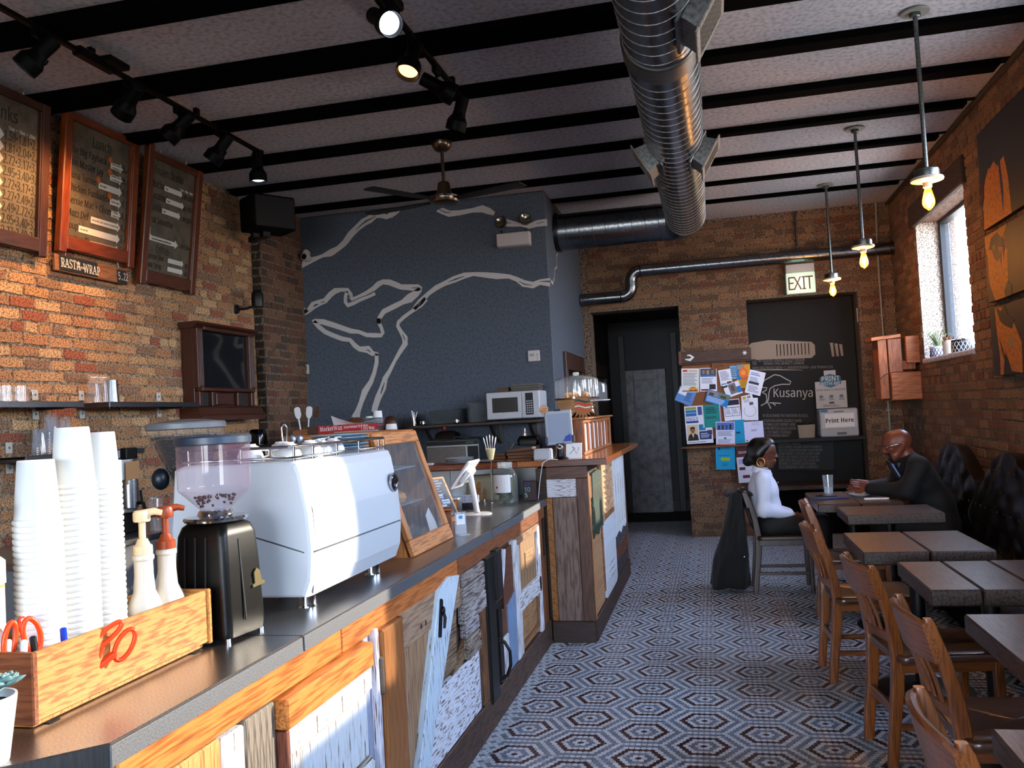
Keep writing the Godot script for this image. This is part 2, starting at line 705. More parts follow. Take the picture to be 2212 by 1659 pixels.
# ---------------------------------------------------------------- brickwork
var brick_kinds := []
func brick_shapes() -> void:
	# a few worn bricks: x = length, y = height, z = out of the wall; back half sits in the mortar
	for k in 7:
		var L := .205 if k < 5 else .098
		var m := MB.new()
		var H := .062
		var ring := []
		var cnt := 6 if k < 5 else 4
		var edge := PackedVector2Array()
		for i in cnt + 1:
			edge.append(Vector2(-L / 2 + L * i / cnt + (rnd(-.004, .004) if i > 0 and i < cnt else rnd(0, .006) * (1 if i == 0 else -1)), -H / 2 + rnd(-.001, .005)))
		for i in cnt + 1:
			edge.append(Vector2(L / 2 - L * i / cnt + (rnd(-.004, .004) if i > 0 and i < cnt else rnd(0, .006) * (-1 if i == 0 else 1)), H / 2 - rnd(-.001, .005)))
		var zs := [[-.02, 1.0], [.002, 1.0], [.006, .965]]
		for zz in zs:
			var rr := PackedVector3Array()
			for p in edge:
				rr.append(v3(p.x * (1 - (1 - zz[1]) * .4), p.y * zz[1], zz[0] + (rnd(-.001, .001) if zz[0] > .004 else 0.0)))
			ring.append(rr)
		for i in 2:
			for j in edge.size():
				var j2 := (j + 1) % edge.size()
				m.quad(ring[i][j], ring[i][j2], ring[i + 1][j2], ring[i + 1][j])
		var top: PackedVector3Array = ring[2]
		var half := edge.size() / 2
		for i in half - 1:
			m.quad(top[i], top[i + 1], top[edge.size() - 2 - i], top[edge.size() - 1 - i])
		brick_kinds.append([m, m.mesh(), L])

# bricks on one face: o lower corner, u along, n outward; skip(u,y) says where there is none
func brick_face(parent: Node3D, o: Vector3, u: Vector3, n: Vector3, length: float, height: float, skip: Callable, tones: Array, limit: int, visible_from := Rect2(-40, -40, 2290, 1740), pitch := .0755) -> void:
	if brick_kinds.is_empty():
		brick_shapes()
	var all := []
	var bas := Basis(u, Vector3.UP, n)
	var rows := int(height / pitch)
	for r in rows:
		var y := (r + .5) * pitch
		var header := r % 6 == 3
		var step := .112 if header else .219
		var x := -step * (.5 if r % 2 else 0.0) - rnd(0, .03)
		while x < length:
			var cx := x + step * .5
			x += step + rnd(-.006, .006)
			var k := rng.randi() % 5 if not header else 5 + rng.randi() % 2
			var half: float = brick_kinds[k][2] * .5
			var lo := maxf(cx - half, 0.004)
			var hi := minf(cx + half, length - 0.004)
			# shorten a brick at an opening
			if skip.call(lo + .01, y):
				while lo < hi and skip.call(lo, y):
					lo += .01
			if skip.call(hi - .01, y):
				while hi > lo and skip.call(hi, y):
					hi -= .01
			if hi - lo < .03 or skip.call((lo + hi) * .5, y):
				continue
			var p := o + u * ((lo + hi) * .5) + Vector3.UP * (y + rnd(-.003, .003)) + n * rnd(-.002, .003)
			var b := bas * Basis.from_euler(v3(rnd(-.02, .02), rnd(-.015, .015), rnd(-.02, .02))) * Basis.from_scale(v3((hi - lo) / (half * 2), rnd(.93, 1.03), 1))
			var q := _px(p)
			var a := _px(p - u * half).distance_to(_px(p + u * half)) if visible_from.has_point(q) and (p - cam.position).dot(-cam.basis.z) > 0.3 else -1.0
			all.append([a, k, Transform3D(b, p), rng.randi() % tones.size()])
	all.sort_custom(func(s, w): return s[0] > w[0])
	var rest := MB.new()
	rest.tinted = true
	for i in all.size():
		var w = all[i]
		var col: Color = tones[w[3]]
		if i < limit and w[0] > 0:
			obj("brick", brick_kinds[w[1]][1], mat("brick_" + col.to_html(false), col, .92, 0, {"tex": "brick", "scale": v3(4.3, 4.3, 4.3), "world": true, "bump": .3}), parent, w[2])
		else:
			rest.ink = col.srgb_to_linear()
			var src: MB = brick_kinds[w[1]][0]
			var tr: Transform3D = w[2]
			for j in src.v.size():
				rest.v.append(tr * src.v[j])
				rest.n.append(tr.basis * src.n[j])
				rest.uv.append(Vector2.ZERO)
				rest.c.append(rest.ink)
	if rest.v.size():
		obj("brick", rest, mat("brick_rest", Color.WHITE, .92, 0, {"tex": "brick", "scale": v3(4.3, 4.3, 4.3), "world": true, "vc": true, "bump": .3}), parent).set_meta("kind", "stuff")

func never(_x: float, _y: float) -> bool:
	return false

func build_walls() -> void:
	var tan_tones := [Color(.70, .54, .38), Color(.74, .59, .43), Color(.66, .50, .36), Color(.78, .65, .49), Color(.71, .56, .40), Color(.62, .47, .34), Color(.73, .57, .42), Color(.60, .36, .27), Color(.68, .50, .36), Color(.55, .44, .35)]
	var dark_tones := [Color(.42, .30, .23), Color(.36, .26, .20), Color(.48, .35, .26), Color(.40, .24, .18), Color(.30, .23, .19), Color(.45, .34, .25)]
	var mid_tones := [Color(.50, .39, .29), Color(.45, .35, .27), Color(.55, .43, .32), Color(.40, .31, .24), Color(.45, .29, .22), Color(.53, .42, .32)]
	# left wall
	var wl := struct("wall_left")
	obj("mortar", MB.new().box(v3(XL - .15, 1.83, -.15), v3(.3, 3.66, 16.6)), mat("mortar"), wl)
	brick_face(wl, v3(XL, .6, -1.5), v3(0, 0, -1), v3(1, 0, 0), 5.86, 3.05, never, tan_tones, 300)
	# chimney breast between left wall and mural wall
	var wc := struct("wall_chimney")
	obj("mortar", MB.new().box(v3(-4.1, 1.83, -7.78), v3(.2, 3.66, .84)), mat("mortar_dark"), wc)
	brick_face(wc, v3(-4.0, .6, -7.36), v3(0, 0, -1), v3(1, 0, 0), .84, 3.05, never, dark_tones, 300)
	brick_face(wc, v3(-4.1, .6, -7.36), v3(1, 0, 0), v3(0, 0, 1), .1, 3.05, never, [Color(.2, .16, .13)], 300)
	# mural wall: a plastered block in front of the back rooms
	var wm := struct("wall_mural")
	obj("plaster", MB.new().box(v3(-2.85, 1.83, -9.45), v3(2.8, 3.66, 2.5), .008), mat("mural_blue"), wm)
	mural(wm)
	# back wall with two openings
	var wb := struct("wall_back")
	var mo := mat("mortar_dark")
	var t := .3
	obj("mortar", MB.new().box(v3(.295, 3.175, ZB - t / 2), v3(3.49, .97, t)), mo, wb)
	obj("mortar", MB.new().box(v3(.065, 1.345, ZB - t / 2), v3(.765, 2.69, t)), mo, wb)
	obj("mortar", MB.new().box(v3(1.845, 1.345, ZB - t / 2), v3(.39, 2.69, t)), mo, wb)
	obj("mortar", MB.new().box(v3(-1.405, 1.345, ZB - t / 2), v3(.09, 2.69, t)), mo, wb)
	var hole := func(x: float, y: float) -> bool:
		var X := x - 1.36
		return (y < 2.69 and (X < -.318 or (X > .447 and X < 1.65))) or X < -1.355
	brick_face(wb, v3(-1.36, 0, ZB), v3(1, 0, 0), v3(0, 0, 1), 3.4, 3.66, hole, mid_tones, 300)
	brick_face(wb, v3(-.318, 0, ZB - .3), v3(0, 0, 1), v3(-1, 0, 0), .3, 2.69, never, dark_tones, 0)
	# right wall with its windows
	var wr := struct("wall_right")
	var tw := .36
	var wins := [[-9.2, -7.5], [-5.62, -3.75], [-1.9, -.2], [1.8, 3.5], [5.5, 7.2]]
	var y0 := 1.83
	var y1 := 3.2
	obj("mortar", MB.new().box(v3(XR + tw / 2, y0 / 2, -1.2), v3(tw, y0, 18.8)), mo, wr)
	obj("mortar", MB.new().box(v3(XR + tw / 2, (y1 + 3.9) / 2, -1.2), v3(tw, 3.9 - y1, 18.8)), mo, wr)
	var edges := [-10.65, -9.2, -7.5, -5.62, -3.75, -1.9, -.2, 1.8, 3.5, 5.5, 7.2, 8.2]
	for i in range(0, 12, 2):
		obj("mortar", MB.new().box(v3(XR + tw / 2, (y0 + y1) / 2, (edges[i] + edges[i + 1]) / 2), v3(tw, y1 - y0, edges[i + 1] - edges[i])), mo, wr)
	var whole := func(x: float, y: float) -> bool:
		var Z := x - 10.35
		for w in wins:
			if Z > w[0] and Z < w[1] and y > y0 and y < y1:
				return true
		return false
	brick_face(wr, v3(XR, 0, -10.35), v3(0, 0, 1), v3(-1, 0, 0), 5.6, 3.66, whole, mid_tones, 300)
	var paint := [Color(.86, .85, .84), Color(.8, .79, .78), Color(.84, .8, .76), Color(.62, .50, .40)]
	brick_face(wr, v3(XR, y0, -9.2), v3(1, 0, 0), v3(0, 0, 1), .2, y1 - y0, never, paint, 40)
	for i in 5:
		window(i, wins[i][0], wins[i][1], y0, y1)
	# dark lintel over the visible window, a thin ledge where wall and ceiling meet
	var li := struct("trim_1")
	obj("lintel", MB.new().box(v3(XR - .012, y1 + .05, -8.35), v3(.05, .22, 1.9), .01), wood(Color(.22, .15, .11), 1, "old", .8, {"axis": "z"}), li)
	var le := struct("trim_2")
	obj("ledge", MB.new().box(v3(XR - .02, YC - .035, -5.5), v3(.05, .03, 9.6), .006), wood(Color(.25, .2, .17), 2, "old", .8, {"axis": "z"}), le)
	# shop front behind the camera
	var wf := struct("wall_front")
	var dk := mat("navy")
	obj("panel", MB.new().box(v3(-1.03, .3, ZF + .15), v3(6.3, .6, .3)), dk, wf)
	obj("panel", MB.new().box(v3(-1.03, 3.45, ZF + .15), v3(6.3, .5, .3)), dk, wf)
	for x in [-3.9, -1.1, 1.75]:
		obj("pier", MB.new().box(v3(x, 1.9, ZF + .15), v3(.5, 2.8, .3)), dk, wf)
	# hall behind the left opening
	var wh := struct("wall_hall")
	var nv := mat("navy")
	obj("panel", MB.new().box(v3(-.8, 1.5, -13.0), v3(1.6, 3.0, .1)), nv, wh)
	obj("panel", MB.new().box(v3(-1.5, 1.5, -11.7), v3(.1, 3.0, 2.6)), nv, wh)
	obj("panel", MB.new().box(v3(-.2, 1.5, -11.8), v3(.1, 3.0, 2.4)), nv, wh)
	obj("panel", MB.new().box(v3(-.85, 2.85, -11.8), v3(1.3, .1, 2.4)), nv, wh)
	obj("skirting", MB.new().box(v3(-.8, .08, -12.93), v3(1.4, .16, .03), .004), wood(Color(.16, .1, .07), 3), wh)
	for x in [-1.26, -.5]:
		obj("casing", MB.new().box(v3(x, 1.3, -12.92), v3(.09, 2.6, .05), .006), mat("navy_trim", Color(.06, .075, .1), .5), wh)
	var dr := struct("door_1")
	dr.position = v3(-.93, 0, -12.9)
	dr.rotation_degrees.y = -2
	var dm := mat("door_grey", Color(.47, .47, .50), .45, 0, {"tex": "blotch", "scale": v3(1.2, 1.2, 1.2)})
	obj("door_leaf", MB.new().box(v3(0, 1.04, 0), v3(.58, 2.08, .035), .003), mat("door_groove", Color(.40, .40, .43), .5), dr)
	for b in [[-.235, 1.04, .11, 2.08], [.235, 1.04, .11, 2.08], [0, 2.01, .36, .14], [0, .15, .36, .3]]:
		obj("stile", MB.new().box(v3(b[0], b[1], .024), v3(b[2], b[3], .014), .003), dm, dr)
	obj("inset_panel", MB.new().box(v3(0, 1.12, .018), v3(.34, 1.62, .006), .002), dm, dr)
	obj("latch", MB.new().box(v3(-.135, 1.36, .04), v3(.025, .05, .02), .006), mat("chrome"), dr)

func window(i: int, z0: float, z1: float, y0: float, y1: float) -> void:
	var w := struct("window_%d" % (i + 1))
	var fm := mat("window_frame", Color(.10, .115, .14), .4, .3)
	var xg := XR + .25
	var zc := (z0 + z1) / 2
	for s in [-1, 1]:
		obj("frame", MB.new().box(v3(xg, (y0 + y1) / 2, zc + s * ((z1 - z0) / 2 - .03)), v3(.09, y1 - y0, .06), .006), fm, w)
		obj("frame", MB.new().box(v3(xg, (y0 + y1) / 2 + s * ((y1 - y0) / 2 - .03), zc), v3(.09, .06, z1 - z0 - .12), .006), fm, w)
	obj("pane", MB.new().box(v3(xg, (y0 + y1) / 2, zc), v3(.006, y1 - y0 - .1, z1 - z0 - .1)), mat("pane"), w)
	obj("sill", MB.new().box(v3(XR + .11, y0 - .01, zc), v3(.26, .05, z1 - z0), .01), mat("white_sill", Color(.8, .8, .8), .7, 0, {"tex": "blotch", "scale": v3(3, 3, 3)}), w)
	if i == 0:
		obj("reveal", MB.new().box(v3(XR + .105, (y0 + y1) / 2, z0 + .004), v3(.2, y1 - y0, .012)), mat("reveal_white", Color(.8, .79, .77), .9, 0, {"tex": "brick", "scale": v3(3, 3, 3), "bump": .4}), w)
		obj("reveal", MB.new().box(v3(XR + .105, y1 - .012, zc), v3(.2, .03, z1 - z0)), wood(Color(.45, .33, .26), 4, "old", .8, {"axis": "z"}), w)

# ---------------------------------------------------------------- ceiling
func build_ceiling() -> void:
	var c := struct("ceiling")
	obj("roof_slab", MB.new().box(v3(-1.03, YC + .11, -1.3), v3(6.9, .2, 19.4)), mat("black_paint"), c)
	var beams := [[7.0, 6.86, .05], [6.2, 6.06, .05], [5.4, 5.26, .05], [4.6, 4.46, .05], [3.8, 3.66, .05], [3.0, 2.86, .05], [2.2, 2.06, .05], [1.4, 1.26, .05], [.6, .46, .05], [-.2, -.34, .05], [-1.0, -1.14, .05], [-1.9, -2.04, .05], [-2.75, -2.92, .05], [-3.72, -3.93, .045], [-4.551, -4.79, .045], [-5.375, -5.52, .045], [-6.18, -6.33, .045], [-6.95, -7.06, .045], [-7.77, -7.88, .045], [-8.575, -8.66, .03], [-9.335, -9.42, .03]]
	var pm := mat("ceiling_grey", Color(.72, .71, .735), .85, 0, {"tex": "fine", "scale": v3(.8, .8, .8)})
	var bm := mat("beam_black", Color(.014, .015, .018), .9, 0, {"spec": .1})
	var last := ZF
	for b in beams:
		var zb: float = last
		obj("panel", MB.new().box(v3(-1.03, YC + .006, (zb + b[0]) / 2), v3(6.14, .012, zb - b[0]), .002), pm, c)
		obj("beam", MB.new().box(v3(-1.05, YC - b[2] / 2 + .005, (b[0] + b[1]) / 2), v3(6.02, b[2] + .01, b[0] - b[1]), .006), bm, c)
		last = b[1]
	obj("panel", MB.new().box(v3(.3, YC + .006, (last + ZB) / 2), v3(3.5, .012, last - ZB), .002), pm, c)

# ---------------------------------------------------------------- the painted tree (flat paint, as ribbons of real outline)
func ribbon(parent: Node3D, pts: Array, z: float, mat_: Material, tr := Transform3D(), called := "painted_branch") -> void:
	# pts: x, y, width triples
	var mb := MB.new()
	var P := []
	var W := []
	for i in range(0, pts.size(), 3):
		P.append(Vector2(pts[i], pts[i + 1]))
		W.append(pts[i + 2])
	var L := []
	var Rr := []
	for i in P.size():
		var d: Vector2 = (P[mini(i + 1, P.size() - 1)] - P[maxi(i - 1, 0)]).normalized()
		var nn := Vector2(-d.y, d.x)
		L.append(P[i] + nn * (W[i] * .5))
		Rr.append(P[i] - nn * (W[i] * .5))
	for i in P.size() - 1:
		var q := [Rr[i], Rr[i + 1], L[i + 1], L[i]]
		mb.quad(v3(q[0].x, q[0].y, z), v3(q[1].x, q[1].y, z), v3(q[2].x, q[2].y, z), v3(q[3].x, q[3].y, z))
	obj(called, mb, mat_, parent, tr)


func mural(wm: Node3D) -> void:
	var m := mat("mural_grey")
	var b := mat("mural_blue")
	ribbon(wm, [-4.064, 3.156, 0.017, -4.003, 3.171, 0.061, -3.914, 3.207, 0.065, -3.818, 3.23, 0.039, -3.765, 3.245, 0.034, -3.679, 3.265, 0.073, -3.591, 3.304, 0.055, -3.521, 3.353, 0.064, -3.449, 3.434, 0.072, -3.387, 3.483, 0.068, -3.308, 3.539, 0.08, -3.24, 3.563, 0.08, -3.171, 3.6, 0.063, -3.113, 3.593, 0.058, -3.06, 3.568, 0.046, -3.005, 3.586, 0.058, -2.954, 3.612, 0.054, -2.899, 3.63, 0.008], -8.1975, m)
	ribbon(wm, [-4.07, 2.778, 0.035, -4.04, 2.768, 0.039, -4.008, 2.713, 0.052, -3.975, 2.674, 0.061], -8.1975, m)
	ribbon(wm, [-3.997, 2.68, 0.061, -3.953, 2.697, 0.052, -3.894, 2.748, 0.078, -3.833, 2.767, 0.064, -3.763, 2.785, 0.056, -3.7, 2.844, 0.06, -3.647, 2.875, 0.06, -3.579, 2.881, 0.038, -3.516, 2.871, 0.047, -3.48, 2.825, 0.038, -3.469, 2.784, 0.025], -8.1975, m)
	ribbon(wm, [-3.521, 2.86, 0.034, -3.54, 2.806, 0.038, -3.543, 2.751, 0.038, -3.519, 2.717, 0.042, -3.459, 2.732, 0.038, -3.382, 2.761, 0.034, -3.297, 2.786, 0.033, -3.22, 2.811, 0.033], -8.1975, m)
	ribbon(wm, [-3.494, 2.802, 0.021, -3.474, 2.773, 0.034, -3.406, 2.795, 0.029, -3.32, 2.823, 0.038, -3.234, 2.863, 0.05, -3.182, 2.902, 0.058, -3.131, 2.921, 0.05, -3.065, 2.911, 0.058, -3.001, 2.882, 0.058, -2.945, 2.854, 0.053, -2.847, 2.841, 0.061, -2.766, 2.83, 0.069, -2.725, 2.823, 0.024], -8.1975, m)
	ribbon(wm, [-2.742, 2.817, 0.049, -2.793, 2.774, 0.073, -2.861, 2.733, 0.09, -2.936, 2.7, 0.049, -3.037, 2.662, 0.054, -3.139, 2.623, 0.054, -3.192, 2.557, 0.046, -3.199, 2.506, 0.042], -8.1975, m)
	ribbon(wm, [-3.192, 2.561, 0.042, -3.199, 2.523, 0.042, -3.173, 2.466, 0.037, -3.159, 2.41, 0.037, -3.177, 2.388, 0.041, -3.251, 2.393, 0.046, -3.334, 2.403, 0.042, -3.416, 2.441, 0.038, -3.5, 2.455, 0.051, -3.583, 2.489, 0.051, -3.683, 2.529, 0.055, -3.792, 2.569, 0.056, -3.885, 2.588, 0.043, -3.916, 2.586, 0.026], -8.1975, m)
	ribbon(wm, [-3.898, 2.585, 0.039, -3.846, 2.525, 0.047, -3.78, 2.468, 0.047, -3.696, 2.426, 0.047, -3.597, 2.383, 0.047, -3.513, 2.365, 0.042, -3.465, 2.306, 0.05, -3.417, 2.268, 0.05, -3.325, 2.257, 0.075, -3.278, 2.211, 0.05, -3.22, 2.203, 0.029], -8.1975, m)
	ribbon(wm, [-3.236, 2.208, 0.037, -3.241, 2.118, 0.042, -3.271, 2.018, 0.042, -3.309, 1.934, 0.05, -3.381, 1.837, 0.067, -3.428, 1.73, 0.05, -3.466, 1.645, 0.059, -3.495, 1.576, 0.092], -8.1975, m)
	ribbon(wm, [-2.691, 2.716, 0.049, -2.751, 2.659, 0.053, -2.835, 2.607, 0.037, -2.928, 2.552, 0.037, -2.988, 2.506, 0.037, -2.999, 2.468, 0.037, -2.965, 2.403, 0.041, -2.931, 2.346, 0.061, -2.931, 2.284, 0.057, -2.988, 2.21, 0.045, -3.05, 2.121, 0.033, -3.104, 2.031, 0.041, -3.158, 1.956, 0.054, -3.188, 1.864, 0.07, -3.243, 1.766, 0.066, -3.281, 1.674, 0.062, -3.291, 1.628, 0.062], -8.1975, m)
	ribbon(wm, [-2.821, 2.624, 0.042, -2.747, 2.691, 0.059, -2.66, 2.764, 0.042, -2.574, 2.816, 0.052, -2.489, 2.849, 0.048, -2.391, 2.88, 0.065, -2.28, 2.909, 0.058, -2.191, 2.915, 0.037, -2.091, 2.899, 0.051, -1.958, 2.874, 0.06, -1.838, 2.86, 0.04, -1.76, 2.824, 0.046, -1.697, 2.779, 0.066, -1.606, 2.755, 0.062, -1.539, 2.778, 0.052, -1.438, 2.768, 0.085], -8.1975, m)
	ribbon(wm, [-2.533, 3.572, 0.014, -2.478, 3.569, 0.062, -2.404, 3.531, 0.062, -2.301, 3.53, 0.051, -2.17, 3.54, 0.044, -2.068, 3.545, 0.071, -2.002, 3.515, 0.064, -1.95, 3.483, 0.037], -8.1975, m)
	ribbon(wm, [-1.907, 3.419, 0.04, -1.848, 3.387, 0.074, -1.77, 3.366, 0.057, -1.691, 3.348, 0.03, -1.613, 3.327, 0.049, -1.533, 3.345, 0.062, -1.434, 3.347, 0.069], -8.1975, m)
	ribbon(wm, [-3.392, 3.472, 0.005, -3.326, 3.521, 0.013, -3.274, 3.551, 0.018, -3.171, 3.588, 0.005], -8.1965, b, Transform3D(), "painted_knot")
	ribbon(wm, [-2.966, 3.609, 0.01, -2.941, 3.619, 0.012], -8.1965, b, Transform3D(), "painted_knot")
	ribbon(wm, [-3.899, 2.732, 0.005, -3.868, 2.75, 0.021, -3.838, 2.753, 0.007], -8.1965, b, Transform3D(), "painted_knot")
	ribbon(wm, [-3.811, 2.769, 0.007, -3.768, 2.777, 0.01], -8.1965, b, Transform3D(), "painted_knot")
	ribbon(wm, [-3.338, 2.793, 0.007, -3.279, 2.812, 0.013, -3.219, 2.834, 0.008], -8.1965, b, Transform3D(), "painted_knot")
	ribbon(wm, [-2.831, 2.834, 0.007, -2.766, 2.828, 0.011], -8.1965, b, Transform3D(), "painted_knot")
	ribbon(wm, [-2.784, 2.645, 0.008, -2.758, 2.674, 0.021, -2.732, 2.691, 0.006], -8.1965, b, Transform3D(), "painted_knot")
	ribbon(wm, [-2.953, 2.379, 0.007, -2.936, 2.339, 0.011, -2.935, 2.315, 0.005], -8.1965, b, Transform3D(), "painted_knot")
	ribbon(wm, [-3.346, 2.251, 0.005, -3.321, 2.249, 0.013, -3.298, 2.224, 0.008], -8.1965, b, Transform3D(), "painted_knot")
	ribbon(wm, [-3.168, 1.914, 0.005, -3.192, 1.857, 0.018, -3.212, 1.803, 0.01], -8.1965, b, Transform3D(), "painted_knot")
	ribbon(wm, [-2.454, 2.859, 0.004, -2.371, 2.881, 0.016, -2.284, 2.903, 0.005], -8.1965, b, Transform3D(), "painted_knot")
	ribbon(wm, [-1.745, 2.803, 0.005, -1.684, 2.768, 0.012, -1.616, 2.754, 0.005], -8.1965, b, Transform3D(), "painted_knot")
	ribbon(wm, [-1.538, 2.784, 0.005, -1.437, 2.776, 0.016], -8.1965, b, Transform3D(), "painted_knot")
	ribbon(wm, [-2.504, 3.585, 0.006, -2.444, 3.549, 0.01, -2.389, 3.542, 0.006], -8.1965, b, Transform3D(), "painted_knot")
	ribbon(wm, [-1.868, 3.394, 0.008, -1.789, 3.373, 0.007], -8.1965, b, Transform3D(), "painted_knot")
	ribbon(wm, [-1.542, 3.344, 0.005, -1.466, 3.353, 0.007], -8.1965, b, Transform3D(), "painted_knot")
	ribbon(wm, [8.292, 2.796, 0.029, 8.397, 2.784, 0.029, 8.493, 2.851, 0.018, 8.562, 2.948, 0.013, 8.693, 2.995, 0.019, 8.696, 3.064, 0.011, 8.71, 3.107, 0.019, 8.805, 3.158, 0.009], 0.0, m, frame(v3(-1.4475, 0, 0), v3(0, 0, -1), v3(0, 1, 0)))


# ---------------------------------------------------------------- the long counter of salvaged doors
# local axes of a front: x = away from the camera, y = up, z = towards the customers
func front(o: Node3D, x: float) -> void:
	o.transform = Transform3D(Basis(v3(0, 0, -1), v3(0, 1, 0), v3(1, 0, 0)), v3(x, 0, 0))

func pan(called: String, d0: float, d1: float, y0: float, y1: float, z0: float, z1: float, m: Material, p: Node, bev := .004, tilt := 0.0) -> MeshInstance3D:
	return obj(called, MB.new().box(Vector3.ZERO, v3(d1 - d0, y1 - y0, z1 - z0), bev), m, p, pos((d0 + d1) / 2, (y0 + y1) / 2, (z0 + z1) / 2, v3(0, 0, tilt)))

func shape(called: String, pts: Array, z0: float, z1: float, m: Material, p: Node, bev := .003) -> MeshInstance3D:
	return obj(called, MB.new().prism(poly(pts), z0, z1, bev), m, p)

func add_counter() -> void:
	var c := thing("counter", "long counter front pieced together from salvaged painted doors and boards", "counter")
	front(c, -1.145)
	var Y := {"axis": "y"}
	obj("carcass", MB.new().prism(poly([1.16, .72, 1.16, .18, 1.44, 0, 5.725, 0, 5.725, .72]), 0, .90), wood(Color(.28, .19, .13), 1), c, Transform3D(Basis(v3(1, 0, 0), v3(0, 0, -1), v3(0, 1, 0)), v3(0, 0, -.012)))
	var orange := wood(Color(.84, .52, .25), 2, "grain", .4)
	var brown := wood(Color(.55, .33, .19), 3, "grain", .45)
	# kick board and top rail, in lengths
	pan("kick_board", 1.44, 3.9, 0, .16, -.01, .022, wood(Color(.36, .25, .18), 4, "old", .6), c)
	pan("kick_board", 3.902, 5.725, 0, .155, -.01, .022, wood(Color(.38, .27, .2), 5, "old", .6), c)
	pan("top_rail", 1.45, 2.46, .826, .902, -.01, .016, orange, c)
	pan("top_rail", 2.463, 3.68, .826, .902, -.01, .017, wood(Color(.80, .48, .24), 6, "grain", .4), c)
	pan("top_rail", 3.683, 5.70, .826, .902, -.01, .016, brown, c)
	# boards near the corner
	pan("board", 1.45, 1.80, .165, .82, -.01, .012, wood(Color(.86, .62, .36), 7, "grain", .5, Y), c)
	pan("board", 1.803, 1.90, .165, .815, -.01, .014, wood(Color(.88, .88, .87), 8, "peel", .6, Y), c)
	pan("board", 1.903, 2.045, .165, .822, -.01, .016, wood(Color(.62, .58, .52), 9, "old", .8, {"axis": "y", "across": 14.0}), c)
	# white panelled door with an orange head board
	var white := wood(Color(.87, .89, .90), 10, "peel", .5, {"axis": "y", "across": 2.5})
	pan("head_board", 2.05, 2.625, .745, .822, -.005, .05, wood(Color(.86, .55, .27), 11, "grain", .4), c, .005)
	pan("door_panel", 2.14, 2.63, .30, .70, -.01, .016, white, c)
	pan("door_rail", 2.075, 2.64, .665, .745, -.01, .035, white, c, .008)
	pan("door_rail", 2.075, 2.64, .40, .455, -.01, .035, white, c, .012)
	pan("door_rail", 2.075, 2.66, .165, .30, -.01, .035, wood(Color(.6, .6, .6), 12, "old", .7), c, .008)
	pan("door_stile", 2.06, 2.14, .165, .745, -.01, .034, wood(Color(.84, .84, .84), 13, "peel_more", .6, Y), c, .006)
	pan("door_edge", 2.052, 2.07, .165, .742, -.01, .042, wood(Color(.55, .3, .2), 14, "old", .7, Y), c, .003)
	pan("door_stile", 2.64, 2.70, .165, .825, -.012, .008, wood(Color(.62, .65, .74), 15, "peel", .6, Y), c)
	pan("door_stile", 2.69, 2.722, .165, .84, -.01, .03, wood(Color(.88, .87, .9), 16, "peel_more", .6, Y), c)
	pan("moulding", 2.12, 2.62, .452, .468, .016, .032, wood(Color(.7, .68, .64), 17, "old", .7), c, .005)
	pan("moulding", 2.15, 2.16, .47, .67, .016, .026, wood(Color(.9, .8, .65), 17, "peel", .6, Y), c, .003)
	pan("moulding", 2.15, 2.62, .66, .668, .016, .026, wood(Color(.9, .8, .65), 18, "peel", .6), c, .003)
	pan("hinge", 2.712, 2.735, .62, .745, .02, .04, mat("rusty", Color(.45, .42, .4), .7, .3, {"tex": "brick", "scale": v3(25, 25, 25), "bump": .5}), c, .006)
	# upright brown plank
	pan("upright_plank", 2.735, 2.925, .165, .827, -.005, .04, wood(Color(.62, .40, .2), 19, "grain", .45, {"axis": "y", "across": 9.0}), c, .006)
	pan("upright_edge", 2.925, 2.95, .165, .827, -.005, .03, wood(Color(.55, .3, .15), 20, "grain", .5, Y), c, .004)
	# tan door with the slanting white board
	var tan_ := wood(Color(.66, .52, .38), 21, "grain", .6, Y)
	pan("board", 2.955, 3.74, .69, .825, -.01, .012, wood(Color(.68, .56, .45), 22, "grain", .6), c)
	pan("inset_panel", 3.0, 3.40, .165, .69, -.01, .004, tan_, c)
	pan("door_stile", 2.955, 3.03, .165, .69, -.01, .014, wood(Color(.68, .54, .42), 23, "peel_more", .6, Y), c)
	shape("board", [3.30, .45, 3.62, .45, 3.66, .70, 3.60, .80, 3.50, .72], -.01, .010, wood(Color(.60, .50, .38), 24, "old", .7), c)
	shape("board", [3.14, .30, 3.45, .38, 3.93, .62, 3.95, .435, 3.22, .18], -.01, .008, wood(Color(.58, .46, .32), 25, "old", .7), c)
	shape("slanting_board", [3.0, .165, 3.12, .165, 3.665, .835, 3.52, .855, 3.38, .83], .004, .03, wood(Color(.80, .86, .90), 26, "peel", .55, {"axis": "y", "across": 3.0}), c)
	shape("board_edge", [3.12, .165, 3.15, .165, 3.71, .83, 3.665, .835], .002, .02, wood(Color(.5, .3, .18), 27), c)
	# door plate with its lever
	var hp := MB.new()
	hp.box(v3(0, 0, .004), v3(.028, .15, .008), .004)
	hp.ball(v3(0, .03, .012), v3(.012, .016, .01), 10, 6)
	hp.tube([v3(0, .03, .012), v3(.0, 0, .022), v3(.002, -.04, .02)], [.006, .007, .005], 8)
	obj("handle_plate", hp, mat("iron_worn", Color(.10, .10, .10), .35, .7), c, pos(3.365, .72, .03, v3(0, 0, -17)))
	for s in [[3.19, .70, .034], [3.245, .70, .034]]:
		obj("knot_hole", MB.new().ball(Vector3.ZERO, v3(.009, .012, .002), 8, 5), mat("ink"), c, pos(s[0], s[1] + .03, .012))
	# lower white panelled piece
	var peel := wood(Color(.88, .89, .92), 28, "peel_more", .55, {"along": 1.2, "across": 4.0})
	shape("lower_panel", [3.16, .165, 3.95, .165, 3.955, .435, 3.72, .435, 3.25, .43, 3.14, .25], -.008, .018, peel, c)
